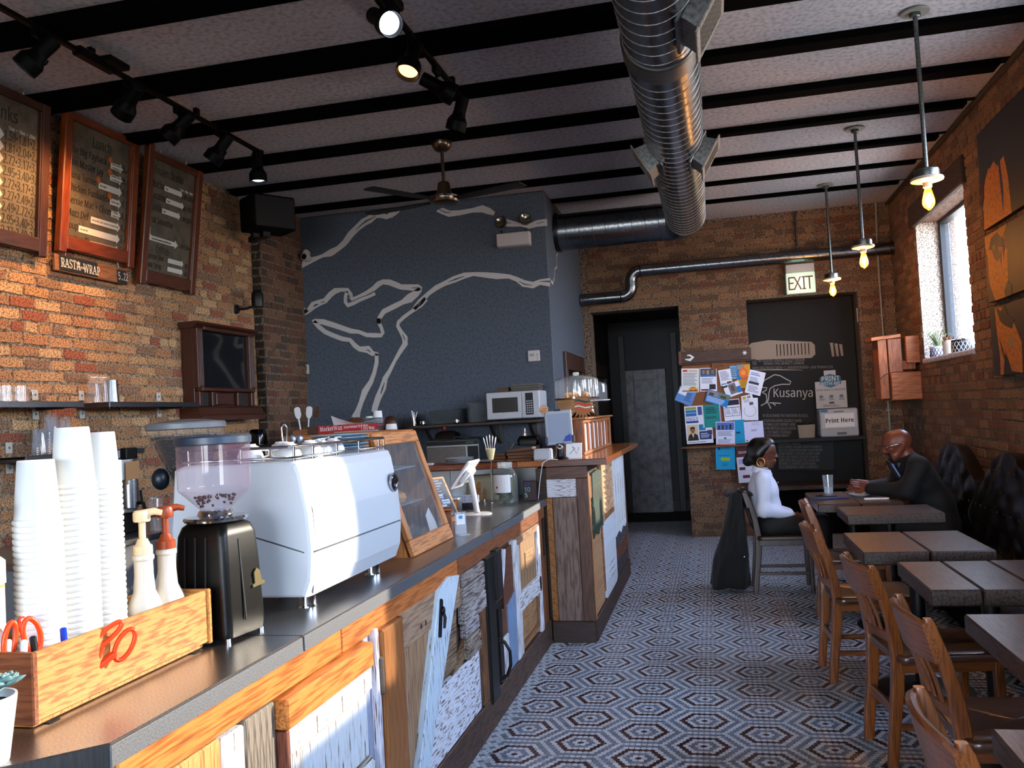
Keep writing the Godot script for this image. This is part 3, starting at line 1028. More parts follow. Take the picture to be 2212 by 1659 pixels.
	shape("moulding", [3.35, .24, 3.82, .24, 3.82, .36, 3.78, .36, 3.78, .27, 3.35, .27], .018, .026, peel, c)
	shape("moulding", [3.45, .30, 3.70, .30, 3.70, .325, 3.45, .325], .018, .028, peel, c)
	# stack of weathered boards
	var yy := [.826, .765, .69, .60, .535, .485, .44]
	for k in 6:
		pan("weathered_board", 3.715 + (.0 if k < 3 else .03) + rnd(0, .012), (4.09 if k < 3 else 3.955) + rnd(-.01, .01), yy[k + 1] + .002, yy[k] - .002, -.01, .03 + rnd(-.006, .004), wood([Color(.62, .58, .56), Color(.66, .63, .62), Color(.72, .7, .7), Color(.7, .68, .7), Color(.64, .58, .52), Color(.6, .55, .5)][k], 30 + k, "old", .75), c, .006)
	pan("brown_strip", 4.0, 4.095, .16, .60, -.01, .022, wood(Color(.52, .34, .2), 37, "old", .6, Y), c)
	pan("brown_strip", 3.958, 4.0, .16, .60, -.01, .012, wood(Color(.40, .33, .28), 38, "old", .6, Y), c)
	# black door piece with its pull
	var blk := mat("door_black", Color(.035, .038, .045), .4, 0, {"tex": "blotch", "scale": v3(4, 2, 4)})
	pan("black_stile", 4.1, 4.245, .13, .83, -.01, .036, blk, c, .006)
	pan("black_stile", 4.25, 4.36, .60, .845, -.01, .05, mat("door_dark", Color(.07, .045, .04), .5), c, .006)
	pan("black_stile", 4.34, 4.42, .13, .83, -.012, .02, blk, c, .005)
	pan("board", 4.245, 4.34, .13, .60, -.012, .004, wood(Color(.6, .42, .24), 39, "grain", .5, Y), c)
	pan("black_rail", 4.22, 4.42, .54, .58, -.01, .024, blk, c)
	var pl := MB.new()
	pl.tube([v3(0, .09, 0), v3(0, .085, .03), v3(0, .04, .055), v3(0, -.03, .055), v3(0, -.08, .035), v3(0, -.10, 0)], [.011, .009, .0085, .0085, .009, .011], 8)
	pl.box(v3(0, .09, .002), v3(.03, .03, .006), .002)
	pl.box(v3(0, -.10, .002), v3(.03, .03, .006), .002)
	obj("pull_handle", pl, mat("black_metal"), c, pos(4.28, .30, .03))
	# white and blue pieces
	shape("white_piece", [4.43, .55, 4.43, .80, 4.60, .80, 4.56, .70, 4.50, .60], -.01, .014, wood(Color(.86, .86, .88), 40, "peel_more", .6, Y), c)
	shape("brown_piece", [4.50, .50, 4.74, .54, 4.74, .80, 4.62, .80, 4.57, .68, 4.50, .59], -.01, .012, wood(Color(.42, .24, .14), 41, "grain", .5, {"across": 10.0}), c)
	pan("white_piece", 4.40, 4.56, .165, .36, -.01, .016, wood(Color(.86, .87, .88), 42, "peel_more", .6, Y), c)
	shape("blue_piece", [4.56, .165, 4.72, .165, 4.76, .55, 4.56, .50], -.01, .02, wood(Color(.47, .56, .68), 43, "peel", .55, Y), c)
	pan("brown_piece", 4.43, 4.56, .36, .50, -.01, .01, wood(Color(.5, .3, .18), 44, "old", .6, Y), c)
	pan("white_stile", 4.745, 4.83, .16, .815, -.01, .022, wood(Color(.87, .87, .88), 45, "peel_more", .55, Y), c)
	# last cabinet door
	pan("inset_panel", 4.86, 5.40, .50, .78, -.01, .006, wood(Color(.62, .49, .34), 46, "grain", .6, Y), c)
	pan("inset_panel", 5.08, 5.30, .60, .70, .004, .012, wood(Color(.7, .55, .38), 47, "grain", .6), c)
	pan("inset_panel", 4.86, 5.38, .165, .40, -.01, .006, wood(Color(.66, .50, .33), 48, "grain", .6), c)
	pan("door_rail", 4.83, 5.46, .40, .50, -.01, .024, wood(Color(.87, .87, .87), 49, "peel_more", .55), c)
	pan("door_rail", 4.83, 5.46, .78, .822, -.01, .022, wood(Color(.6, .48, .36), 50, "grain", .55), c)
	pan("door_stile", 4.83, 4.88, .165, .78, -.01, .022, wood(Color(.86, .85, .84), 51, "peel_more", .55, Y), c)
	pan("door_stile", 5.40, 5.475, .15, .81, -.01, .024, wood(Color(.88, .88, .9), 52, "peel_more", .55, Y), c)
	shape("moulding", [4.90, .20, 5.38, .20, 5.38, .38, 5.34, .38, 5.34, .22, 4.90, .22], .006, .016, wood(Color(.55, .38, .24), 53), c)
	pan("end_board", 5.48, 5.60, .15, .83, -.01, .016, wood(Color(.55, .34, .18), 54, "grain", .5, Y), c)
	pan("end_board", 5.605, 5.70, .15, .60, -.01, .014, wood(Color(.45, .27, .15), 55, "grain", .5, Y), c)
	pan("foil_strip", 5.61, 5.68, .59, .835, -.008, .02, mat("foil", Color(.2, .2, .21), .3, .6, {"tex": "brick", "scale": v3(20, 20, 20), "bump": .8}), c)
	# face board across the clipped corner
	pan("corner_board", -.13, .13, .10, .905, -.02, .012, wood(Color(.78, .72, .64), 56, "peel", .6, Y), c).transform = Transform3D(Basis.from_euler(v3(0, deg_to_rad(-45), 0)), v3(1.30, 0.5, -.14)) * Transform3D(Basis(), Vector3.ZERO)
	# the steel worktop
	var w := thing("worktop", "brushed stainless steel worktop with a folded edge on the long counter", "worktop", v3(0, .95, 0))
	var st := mat("worktop_steel", Color(.72, .72, .72), .30, 1.0, {"tex": "brushed", "scale": v3(14, 14, .5)})
	var cuts := [[[-1.12, 1.42, -1.42, 1.12, -1.9, 1.12, -1.9, 2.19, -1.12, 2.19], .045], [[-1.118, 2.192, -1.9, 2.192, -1.9, 4.27, -1.118, 4.27], .043], [[-1.12, 4.272, -1.9, 4.272, -1.9, 6.1, -1.21, 6.1, -1.21, 5.73, -1.12, 5.73], .047]]
	for k in 3:
		var mb := MB.new()
		mb.prism(poly(cuts[k][0]), -cuts[k][1], 0, .003)
		obj("edge_fold", MB.new().box(v3(-1.1165, -.024, -[1.8, 3.23, 5.0][k]), v3(.004, .04, [.77, 2.07, 1.45][k]), .001), mat("edge_steel", Color(.62, .64, .67), .48, 1.0, {"tex": "fine", "scale": v3(6, 6, 6)}), w)
		obj("steel_sheet", mb, st, w, Transform3D(Basis(v3(1, 0, 0), v3(0, 0, -1), v3(0, 1, 0)), Vector3.ZERO))

func add_bar() -> void:
	# raised bar at the far end
	var b := thing("bar_cabinet", "raised bar at the end of the counter clad in old shutters", "bar")
	var Y := {"axis": "y"}
	obj("carcass", MB.new().box(v3(-1.02, .575, -6.96), v3(.34, 1.145, 2.34)), wood(Color(.25, .17, .12), 1), b)
	var dk := Color(.34, .20, .13)
	# end facing the camera
	var e := func(called: String, x0: float, x1: float, y0: float, y1: float, out: float, m: Material) -> void:
		obj(called, MB.new().box(Vector3.ZERO, v3(x1 - x0, y1 - y0, .03), .003), m, b, pos((x0 + x1) / 2, (y0 + y1) / 2, -5.765 + out))
	e.call("end_kick", -1.118, -.832, 0, .14, .03, wood(Color(.2, .12, .08), 61, "grain", .5))
	e.call("end_rail", -1.108, -.83, 1.078, 1.157, .022, wood(dk, 62, "grain", .5))
	e.call("end_post", -.908, -.83, .14, 1.077, .02, wood(dk, 63, "grain", .5, Y))
	e.call("end_board", -1.11, -.91, .955, 1.076, .012, wood(Color(.84, .84, .86), 64, "peel_more", .6, {"along": 1.5, "across": 7.0}))
	e.call("end_board", -1.074, -.91, .14, .952, .014, wood(Color(.50, .42, .38), 65, "grain", .7, {"axis": "y", "across": 2.5}))
	e.call("end_board", -1.118, -1.076, .14, .952, .008, wood(Color(.66, .42, .16), 66, "grain", .45, {"along": 3.0}))
	# long side facing the room
	var f := Node3D.new()
	f.name = "room_side"
	b.add_child(f)
	f.transform = Transform3D(Basis(v3(0, 0, -1), v3(0, 1, 0), v3(1, 0, 0)), v3(-.845, 0, 0))
	pan("kick_board", 5.75, 8.12, 0, .145, -.01, .02, wood(Color(.30, .2, .14), 67, "old", .6), f)
	pan("corner_strip", 5.752, 5.80, .145, 1.10, -.01, .018, wood(Color(.72, .5, .28), 68, "grain", .5, Y), f)
	pan("beadboard", 5.80, 6.32, .145, .70, -.01, .006, wood(Color(.72, .56, .38), 69, "grain", .6, Y), f)
	for k in 9:
		pan("bead", 5.80, 6.32, .17 + k * .058, .178 + k * .058, .004, .012, wood(Color(.68, .52, .35), 70, "grain", .6), f, .003)
	pan("brown_block", 5.82, 5.9, .93, 1.08, -.01, .014, wood(Color(.5, .3, .1), 71, "grain", .5, Y), f)
	shape("green_board", [5.88, .655, 5.96, .69, 6.10, .655, 6.24, .70, 6.37, .68, 6.38, 1.08, 6.2, 1.10, 5.92, 1.09, 5.9, .9], -.005, .02, wood(Color(.75, .85, .8), 72, "peel_green", .5, {"axis": "y", "across": 2.5}), f)
	# louvred shutter: frame and slats
	pan("shutter_stile", 6.385, 6.44, .70, 1.12, -.005, .024, wood(Color(.78, .6, .42), 73, "grain", .5, Y), f)
	pan("shutter_stile", 7.08, 7.14, .70, 1.12, -.005, .024, wood(Color(.84, .80, .74), 74, "peel", .5, Y), f)
	pan("shutter_rail", 6.44, 7.08, 1.065, 1.12, -.005, .022, wood(Color(.8, .64, .48), 75), f)
	pan("shutter_rail", 6.44, 7.08, .70, .735, -.005, .022, wood(Color(.6, .42, .26), 76), f)
	for k in 8:
		obj("slat", MB.new().box(Vector3.ZERO, v3(.64, .045, .007), .002), wood(Color(.80, .64, .47), 77 + k % 3, "grain", .5), f, pos(6.76, .765 + k * .04, .008, v3(-38, 0, 0)))
	# white pieces
	shape("white_panel", [6.42, .145, 6.96, .125, 7.12, .16, 7.14, .70, 6.42, .695], -.008, .014, wood(Color(.86, .88, .90), 80, "peel", .5, Y), f)
	pan("white_edge", 6.385, 6.42, .2, .69, -.01, .008, wood(Color(.6, .4, .3), 81, "peel_more", .6, Y), f)
	for k in 3:
		pan("moulding", 6.62, 6.95, .24 + k * .05, .255 + k * .05, .014, .02, wood(Color(.83, .82, .8), 82, "peel_more", .6), f, .003)
	shape("white_panel", [7.15, .48, 7.4, .50, 7.55, .46, 7.72, .50, 7.9, .47, 8.02, .49, 8.05, 1.12, 7.15, 1.12], -.006, .016, wood(Color(.87, .88, .88), 83, "peel", .5, Y), f)
	for k in 4:
		pan("bead", 7.3 + k * .19, 7.31 + k * .19, .55, 1.1, .014, .022, wood(Color(.8, .81, .8), 84, "peel", .5, Y), f, .003)
	for k in 3:
		pan("lower_board", 7.16, 8.1, .15 + k * .12, .265 + k * .12, -.01, .006 + .003 * k, wood([Color(.25, .22, .24), Color(.45, .26, .15), Color(.3, .32, .36)][k], 85 + k, "old", .6), f)
	pan("end_strip", 8.06, 8.13, .145, 1.12, -.01, .016, wood(Color(.4, .26, .16), 88, "grain", .5, Y), f)
	# its wooden top
	var t := thing("bar_worktop", "glossy orange wooden bar top with a dark front edge", "bar top", v3(0, 1.16, 0))
	var gl := wood(Color(.66, .38, .14), 90, "grain", .22, {"axis": "z", "along": .6, "across": 5.0, "coat": .6})
	obj("top_plank", MB.new().box(v3(-.885, .022, -6.97), v3(.37, .04, 2.46), .004), gl, t)
	obj("top_plank", MB.new().box(v3(-1.19, .022, -6.97), v3(.234, .04, 2.46), .004), wood(Color(.66, .38, .14), 91, "grain", .25, {"axis": "z", "coat": .5}), t)
	obj("cross_plank", MB.new().box(v3(-1.73, .02, -5.94), v3(.84, .036, .40), .004), wood(Color(.56, .27, .12), 92, "grain", .3), t)
	obj("edge_strip", MB.new().box(v3(-.905, .02, -5.735), v3(.41, .042, .018), .003), wood(Color(.36, .19, .11), 93, "grain", .4), t)


# ---------------------------------------------------------------- nook with the chalk mural, notice board, exit sign, ducts
func rects(called: String, parent: Node, w: float, h: float, list: Array, z: float, tr := Transform3D()) -> void:
	# flat print: list of [x0, y0, x1, y1, colour] in 0..1 of the sheet, y up
	var mb := MB.new()
	mb.tinted = true
	var k := 0
	for r in list:
		mb.ink = (r[4] as Color).srgb_to_linear()
		var zz := z + k * .00012
		k += 1
		var a := v3((r[0] - .5) * w, (r[1] - .5) * h, zz)
		var b := v3((r[2] - .5) * w, (r[3] - .5) * h, zz)
		mb.quad(a, v3(b.x, a.y, zz), b, v3(a.x, b.y, zz))
	obj(called, mb, mat("print", Color.WHITE, .7, 0, {"vc": true}), parent, tr)

func lines(x0: float, x1: float, y0: float, y1: float, n: int, col: Color) -> Array:
	var o := []
	for i in n:
		var y := y1 - (y1 - y0) * (i + .5) / n
		var t := (y1 - y0) / n * .22
		o.append([x0, y - t, lerpf(x0, x1, rnd(.7, 1.0)), y + t, col])
	return o

func circle_pts(cx: float, cy: float, rx: float, ry: float, n := 20) -> Array:
	var a := []
	for i in n:
		a.append(cx + rx * cos(TAU * i / n))
		a.append(cy + ry * sin(TAU * i / n))
	return a

func add_nook() -> void:
	var n := struct("wall_nook")
	var bk := mat("chalk_black", Color(.035, .037, .042), .75, 0, {"tex": "blotch", "scale": v3(1, 1, 1)})
	obj("panel", MB.new().box(v3(1.05, 1.4, -10.86), v3(1.5, 2.8, .1)), bk, n)
	obj("panel", MB.new().box(v3(.41, 1.4, -10.73), v3(.06, 2.8, .16)), bk, n)
	obj("panel", MB.new().box(v3(1.69, 1.4, -10.73), v3(.06, 2.8, .16)), bk, n)
	obj("panel", MB.new().box(v3(1.05, 2.74, -10.73), v3(1.34, .08, .16)), bk, n)
	var cr := mat("mural_cream", Color(.60, .53, .47), .85)
	var ck := mat("chalk")
	var Z := -10.806
	# painted cream shapes with dark bars
	obj("painted_shape", MB.new().prism(poly([.47, 2.02, .47, 2.20, .50, 2.225, .70, 2.245, .95, 2.215, 1.18, 2.19, 1.215, 2.15, 1.215, 2.04, 1.17, 2.00, .75, 2.015]), 0, .004), cr, n, pos(0, 0, Z))
	for k in 10:
		obj("painted_bar", MB.new().prism(poly([.78 + k * .04, 2.045, .79 + k * .04, 2.05 - k * .001, .792 + k * .04, 2.19 - k * .002, .78 + k * .04, 2.185]), 0, .006), bk, n, pos(0, 0, Z))
	for k in 3:
		obj("painted_bar", MB.new().prism(poly([1.40 + k * .05, 2.0, 1.425 + k * .05, 2.0, 1.42 + k * .05, 2.16 - k * .012, 1.385 + k * .05, 2.165 - k * .012]), 0, .004), cr, n, pos(0, 0, Z))
	var gr := mat("chalk_dim", Color(.50, .48, .46), .9)
	var rows := [[.49, 2.0, "ERIC SEE GISSOM CANDACE HOLLEY RASSON", .036], [.49, 1.96, "TIM           MEMAR CHRIS BENNETT CANNON", .036], [.49, 1.91, "MARK ENGLEWOOD SMITH + S. HENDERSON READ + JANE PENNINGTON", .034], [.57, 1.335, "IN VICAI WARD PAT MUDERIN RUSSELL", .036], [.57, 1.275, "SUSAN BALDWIN GEORGE HARRI", .036], [.57, 1.23, "THOMAS JUDY BIRNEY ANN", .036], [.57, 1.185, "BARB BROOKS JULIA DIXON", .036], [.57, 1.14, "ALLEN FAMILY DONALD", .036], [.57, 1.10, "COVER BRENDA NANCY", .034]]
	for r in rows:
		text("chalk_writing", r[2], r[3], gr, n, pos(r[0], r[1], Z + .003, v3(0, 0, -3)), "Droid Sans", .62)
	obj("painted_bar", MB.new().box(v3(.82, 1.985, Z + .002), v3(.26, .03, .003)), bk, n)
	ribbon(n, [.50, 1.90, .008, .8, 1.885, .014, 1.06, 1.862, .004], Z + .003, cr, Transform3D(), "painted_line")
	# tree sketch and the name
	var lw := .011
	for p in [[.57, 1.70, .62, 1.77, .68, 1.80, .74, 1.83, .80, 1.815, .86, 1.775, .92, 1.735, .905, 1.705, .82, 1.71, .74, 1.70, .68, 1.67, .66, 1.61, .655, 1.55, .64, 1.51], [.57, 1.70, .60, 1.685, .645, 1.68, .63, 1.65, .585, 1.63], [.64, 1.51, .60, 1.49, .56, 1.47], [.64, 1.51, .66, 1.46, .672, 1.43], [.66, 1.50, .72, 1.495, .79, 1.485], [.70, 1.49, .73, 1.465], [.585, 1.63, .63, 1.60, .635, 1.54, .62, 1.50]]:
		var q := []
		for i in range(0, p.size(), 2):
			q.append_array([p[i], p[i + 1], lw])
		ribbon(n, q, Z + .003, ck, Transform3D(), "painted_tree")
	text("painted_name", "Kusanya", .108, ck, n, pos(.70, 1.565, Z + .002, v3(0, 0, -3)), "Droid Sans", .86)
	# lower slanting board with names
	var lb := solo("name_board", MB.new().box(v3(0, .17, 0), v3(.63, .34, .02), .003), mat("slate_grey", Color(.16, .165, .17), .8), "grey slate board covered in chalk names under the nook shelf", "board", pos(1.02, .69, -10.77, v3(-3, 0, -2)))
	for k in 8:
		text("chalk_writing", ["SUPPER R. OFFICE", "NUTS MIKE SUSAN GREEN SHAW B", "ED COLLEEN RENSHAW ALEXANDER", "JERRY NANCY FOR MCLEARN ANN", "FRED LEE DAVID YIELDS CLAUDE", "DAN RITA MULLEN THE DUKE MC", "BONNET CARTER DIXON JUNE", "OLD JERMAINE LANE CLARENCE"][k], .032, gr, lb, pos(-.30, .295 - k * .039, .0115), "Droid Sans", .72)
	solo("nook_shelf", MB.new().box(v3(0, -.02, 0), v3(1.15, .04, .42), .004), mat("shelf_dark", Color(.03, .025, .022), .7), "dark shelf across the black nook carrying the printer", "shelf", pos(1.07, 1.075, -10.59))
	var be := thing("nook_bench", "brown wooden bench at the foot of the black nook", "bench", v3(1.05, 0, -10.55))
	obj("seat", MB.new().box(v3(0, .525, 0), v3(1.16, .05, .42), .006), wood(Color(.27, .19, .14), 100, "old", .6), be)
	obj("front_panel", MB.new().box(v3(0, .25, -.02), v3(1.14, .5, .36), .004), mat("black_paint"), be)
	var pl := thing("planter", "pale rectangular planter of low green leaves on nook shelf", "planter", v3(1.035, 1.076, -10.6))
	obj("trough", MB.new().loft(_rect_rings([[.17, .09, 0], [.19, .11, .148], [.172, .092, .148], [.172, .092, .13]]), true), mat("planter_cream", Color(.62, .56, .50), .8, 0, {"tex": "fine", "scale": v3(9, 9, 9)}), pl)
	var lf := MB.new()
	for k in 26:
		var a := rnd(0, TAU)
		var o := v3(rnd(-.08, .08), .14, rnd(-.035, .035))
		leaf(lf, o, o + v3(cos(a) * .04, rnd(.01, .05), sin(a) * .03), .014)
	obj("foliage", lf, mat("leaf_dark", Color(.10, .17, .06), .6), pl)
	# printer with its sign
	var pr := thing("printer", "white desktop printer with a Print Here notice", "printer", v3(1.385, 1.076, -10.62))
	var pw := mat("printer_white", Color(.70, .71, .73), .5)
	obj("body", MB.new().box(v3(0, .158, 0), v3(.41, .315, .30), .014), pw, pr)
	obj("tray", MB.new().box(v3(0, .05, .152), v3(.40, .085, .012), .004), mat("printer_grey", Color(.62, .63, .65), .5), pr)
	obj("tray_grip", MB.new().box(v3(.02, .035, .16), v3(.10, .025, .006), .003), mat("grey_dark", Color(.35, .36, .38), .6), pr)
	obj("blue_tab", MB.new().box(v3(-.155, .295, .151), v3(.075, .03, .003)), mat("tab_blue", Color(.10, .45, .62), .5), pr)
	var nt := obj("notice", MB.new().box(v3(.005, .185, .152), v3(.315, .155, .003)), mat("white_paper"), pr)
	text("lettering", "Print Here", .052, mat("ink"), nt, pos(.005, .158, .1535), "Droid Sans", .9, 1).mesh.font.font_weight = 700
	obj("slot", MB.new().box(v3(0, .282, .152), v3(.11, .010, .004), .001), mat("grey_dark"), pr)
	var sg := thing("print_sign", "white sign with a teal PRINT WITH ME badge above printer", "sign", v3(1.335, 1.40, -10.60))
	obj("card", MB.new().box(v3(0, .155, 0), v3(.34, .31, .008), .003), mat("sign_white", Color(.70, .70, .70), .6), sg)
	obj("tab", MB.new().box(v3(0, .385, -.004), v3(.13, .10, .006), .01), mat("sign_white"), sg)
	obj("badge", MB.new().prism(poly([-.115, .275, -.115, .355, 0, .395, .115, .355, .115, .275, 0, .235]), .004, .012, .002), mat("teal", Color(.05, .40, .50), .5), sg)
	var wl := mat("white_paper")
	text("lettering", "PRINT", .058, wl, sg, pos(0, .312, .0125), "Droid Sans", .95, 1)
	text("lettering", "WITH ME", .042, wl, sg, pos(0, .262, .0125), "Droid Sans", .95, 1)
	text("lettering", "Print Here in Seconds", .026, mat("ink"), sg, pos(0, .20, .0045), "Droid Sans", .95, 1)
	for k in 3:
		obj("icon", MB.new().prism(poly(circle_pts(-.11 + k * .11, .135, .024, .018, 8)), .004, .006), mat("icon_blue", Color(.3, .45, .52), .6), sg)
	rects("print", sg, .34, .31, lines(.1, .3, .29, .37, 2, Color(.35, .35, .37)) + lines(.42, .62, .29, .37, 2, Color(.35, .35, .37)) + lines(.74, .92, .29, .37, 2, Color(.35, .35, .37)) + lines(.22, .8, .05, .14, 2, Color(.4, .4, .42)) + [[.42, .17, .58, .23, Color(.2, .2, .22)]], .0046, pos(0, .155, 0))

func _rect_rings(list: Array) -> Array:
	var out := []
	for r in list:
		out.append(PackedVector3Array([v3(r[0] / 2, r[2], r[1] / 2), v3(r[0] / 2, r[2], -r[1] / 2), v3(-r[0] / 2, r[2], -r[1] / 2), v3(-r[0] / 2, r[2], r[1] / 2)]))
	return out

# a folded leaf from a to b
func leaf(mb: MB, a: Vector3, b: Vector3, w: float) -> void:
	var d := b - a
	var s := d.cross(Vector3.UP)
	s = (s if s.length() > 1e-4 else Vector3.RIGHT).normalized() * w
	var up := s.cross(d).normalized() * w * .3
	var m := a + d * .5
	mb.quad(a, m - s + up, b, m)
	mb.quad(a, m, b, m + s + up)

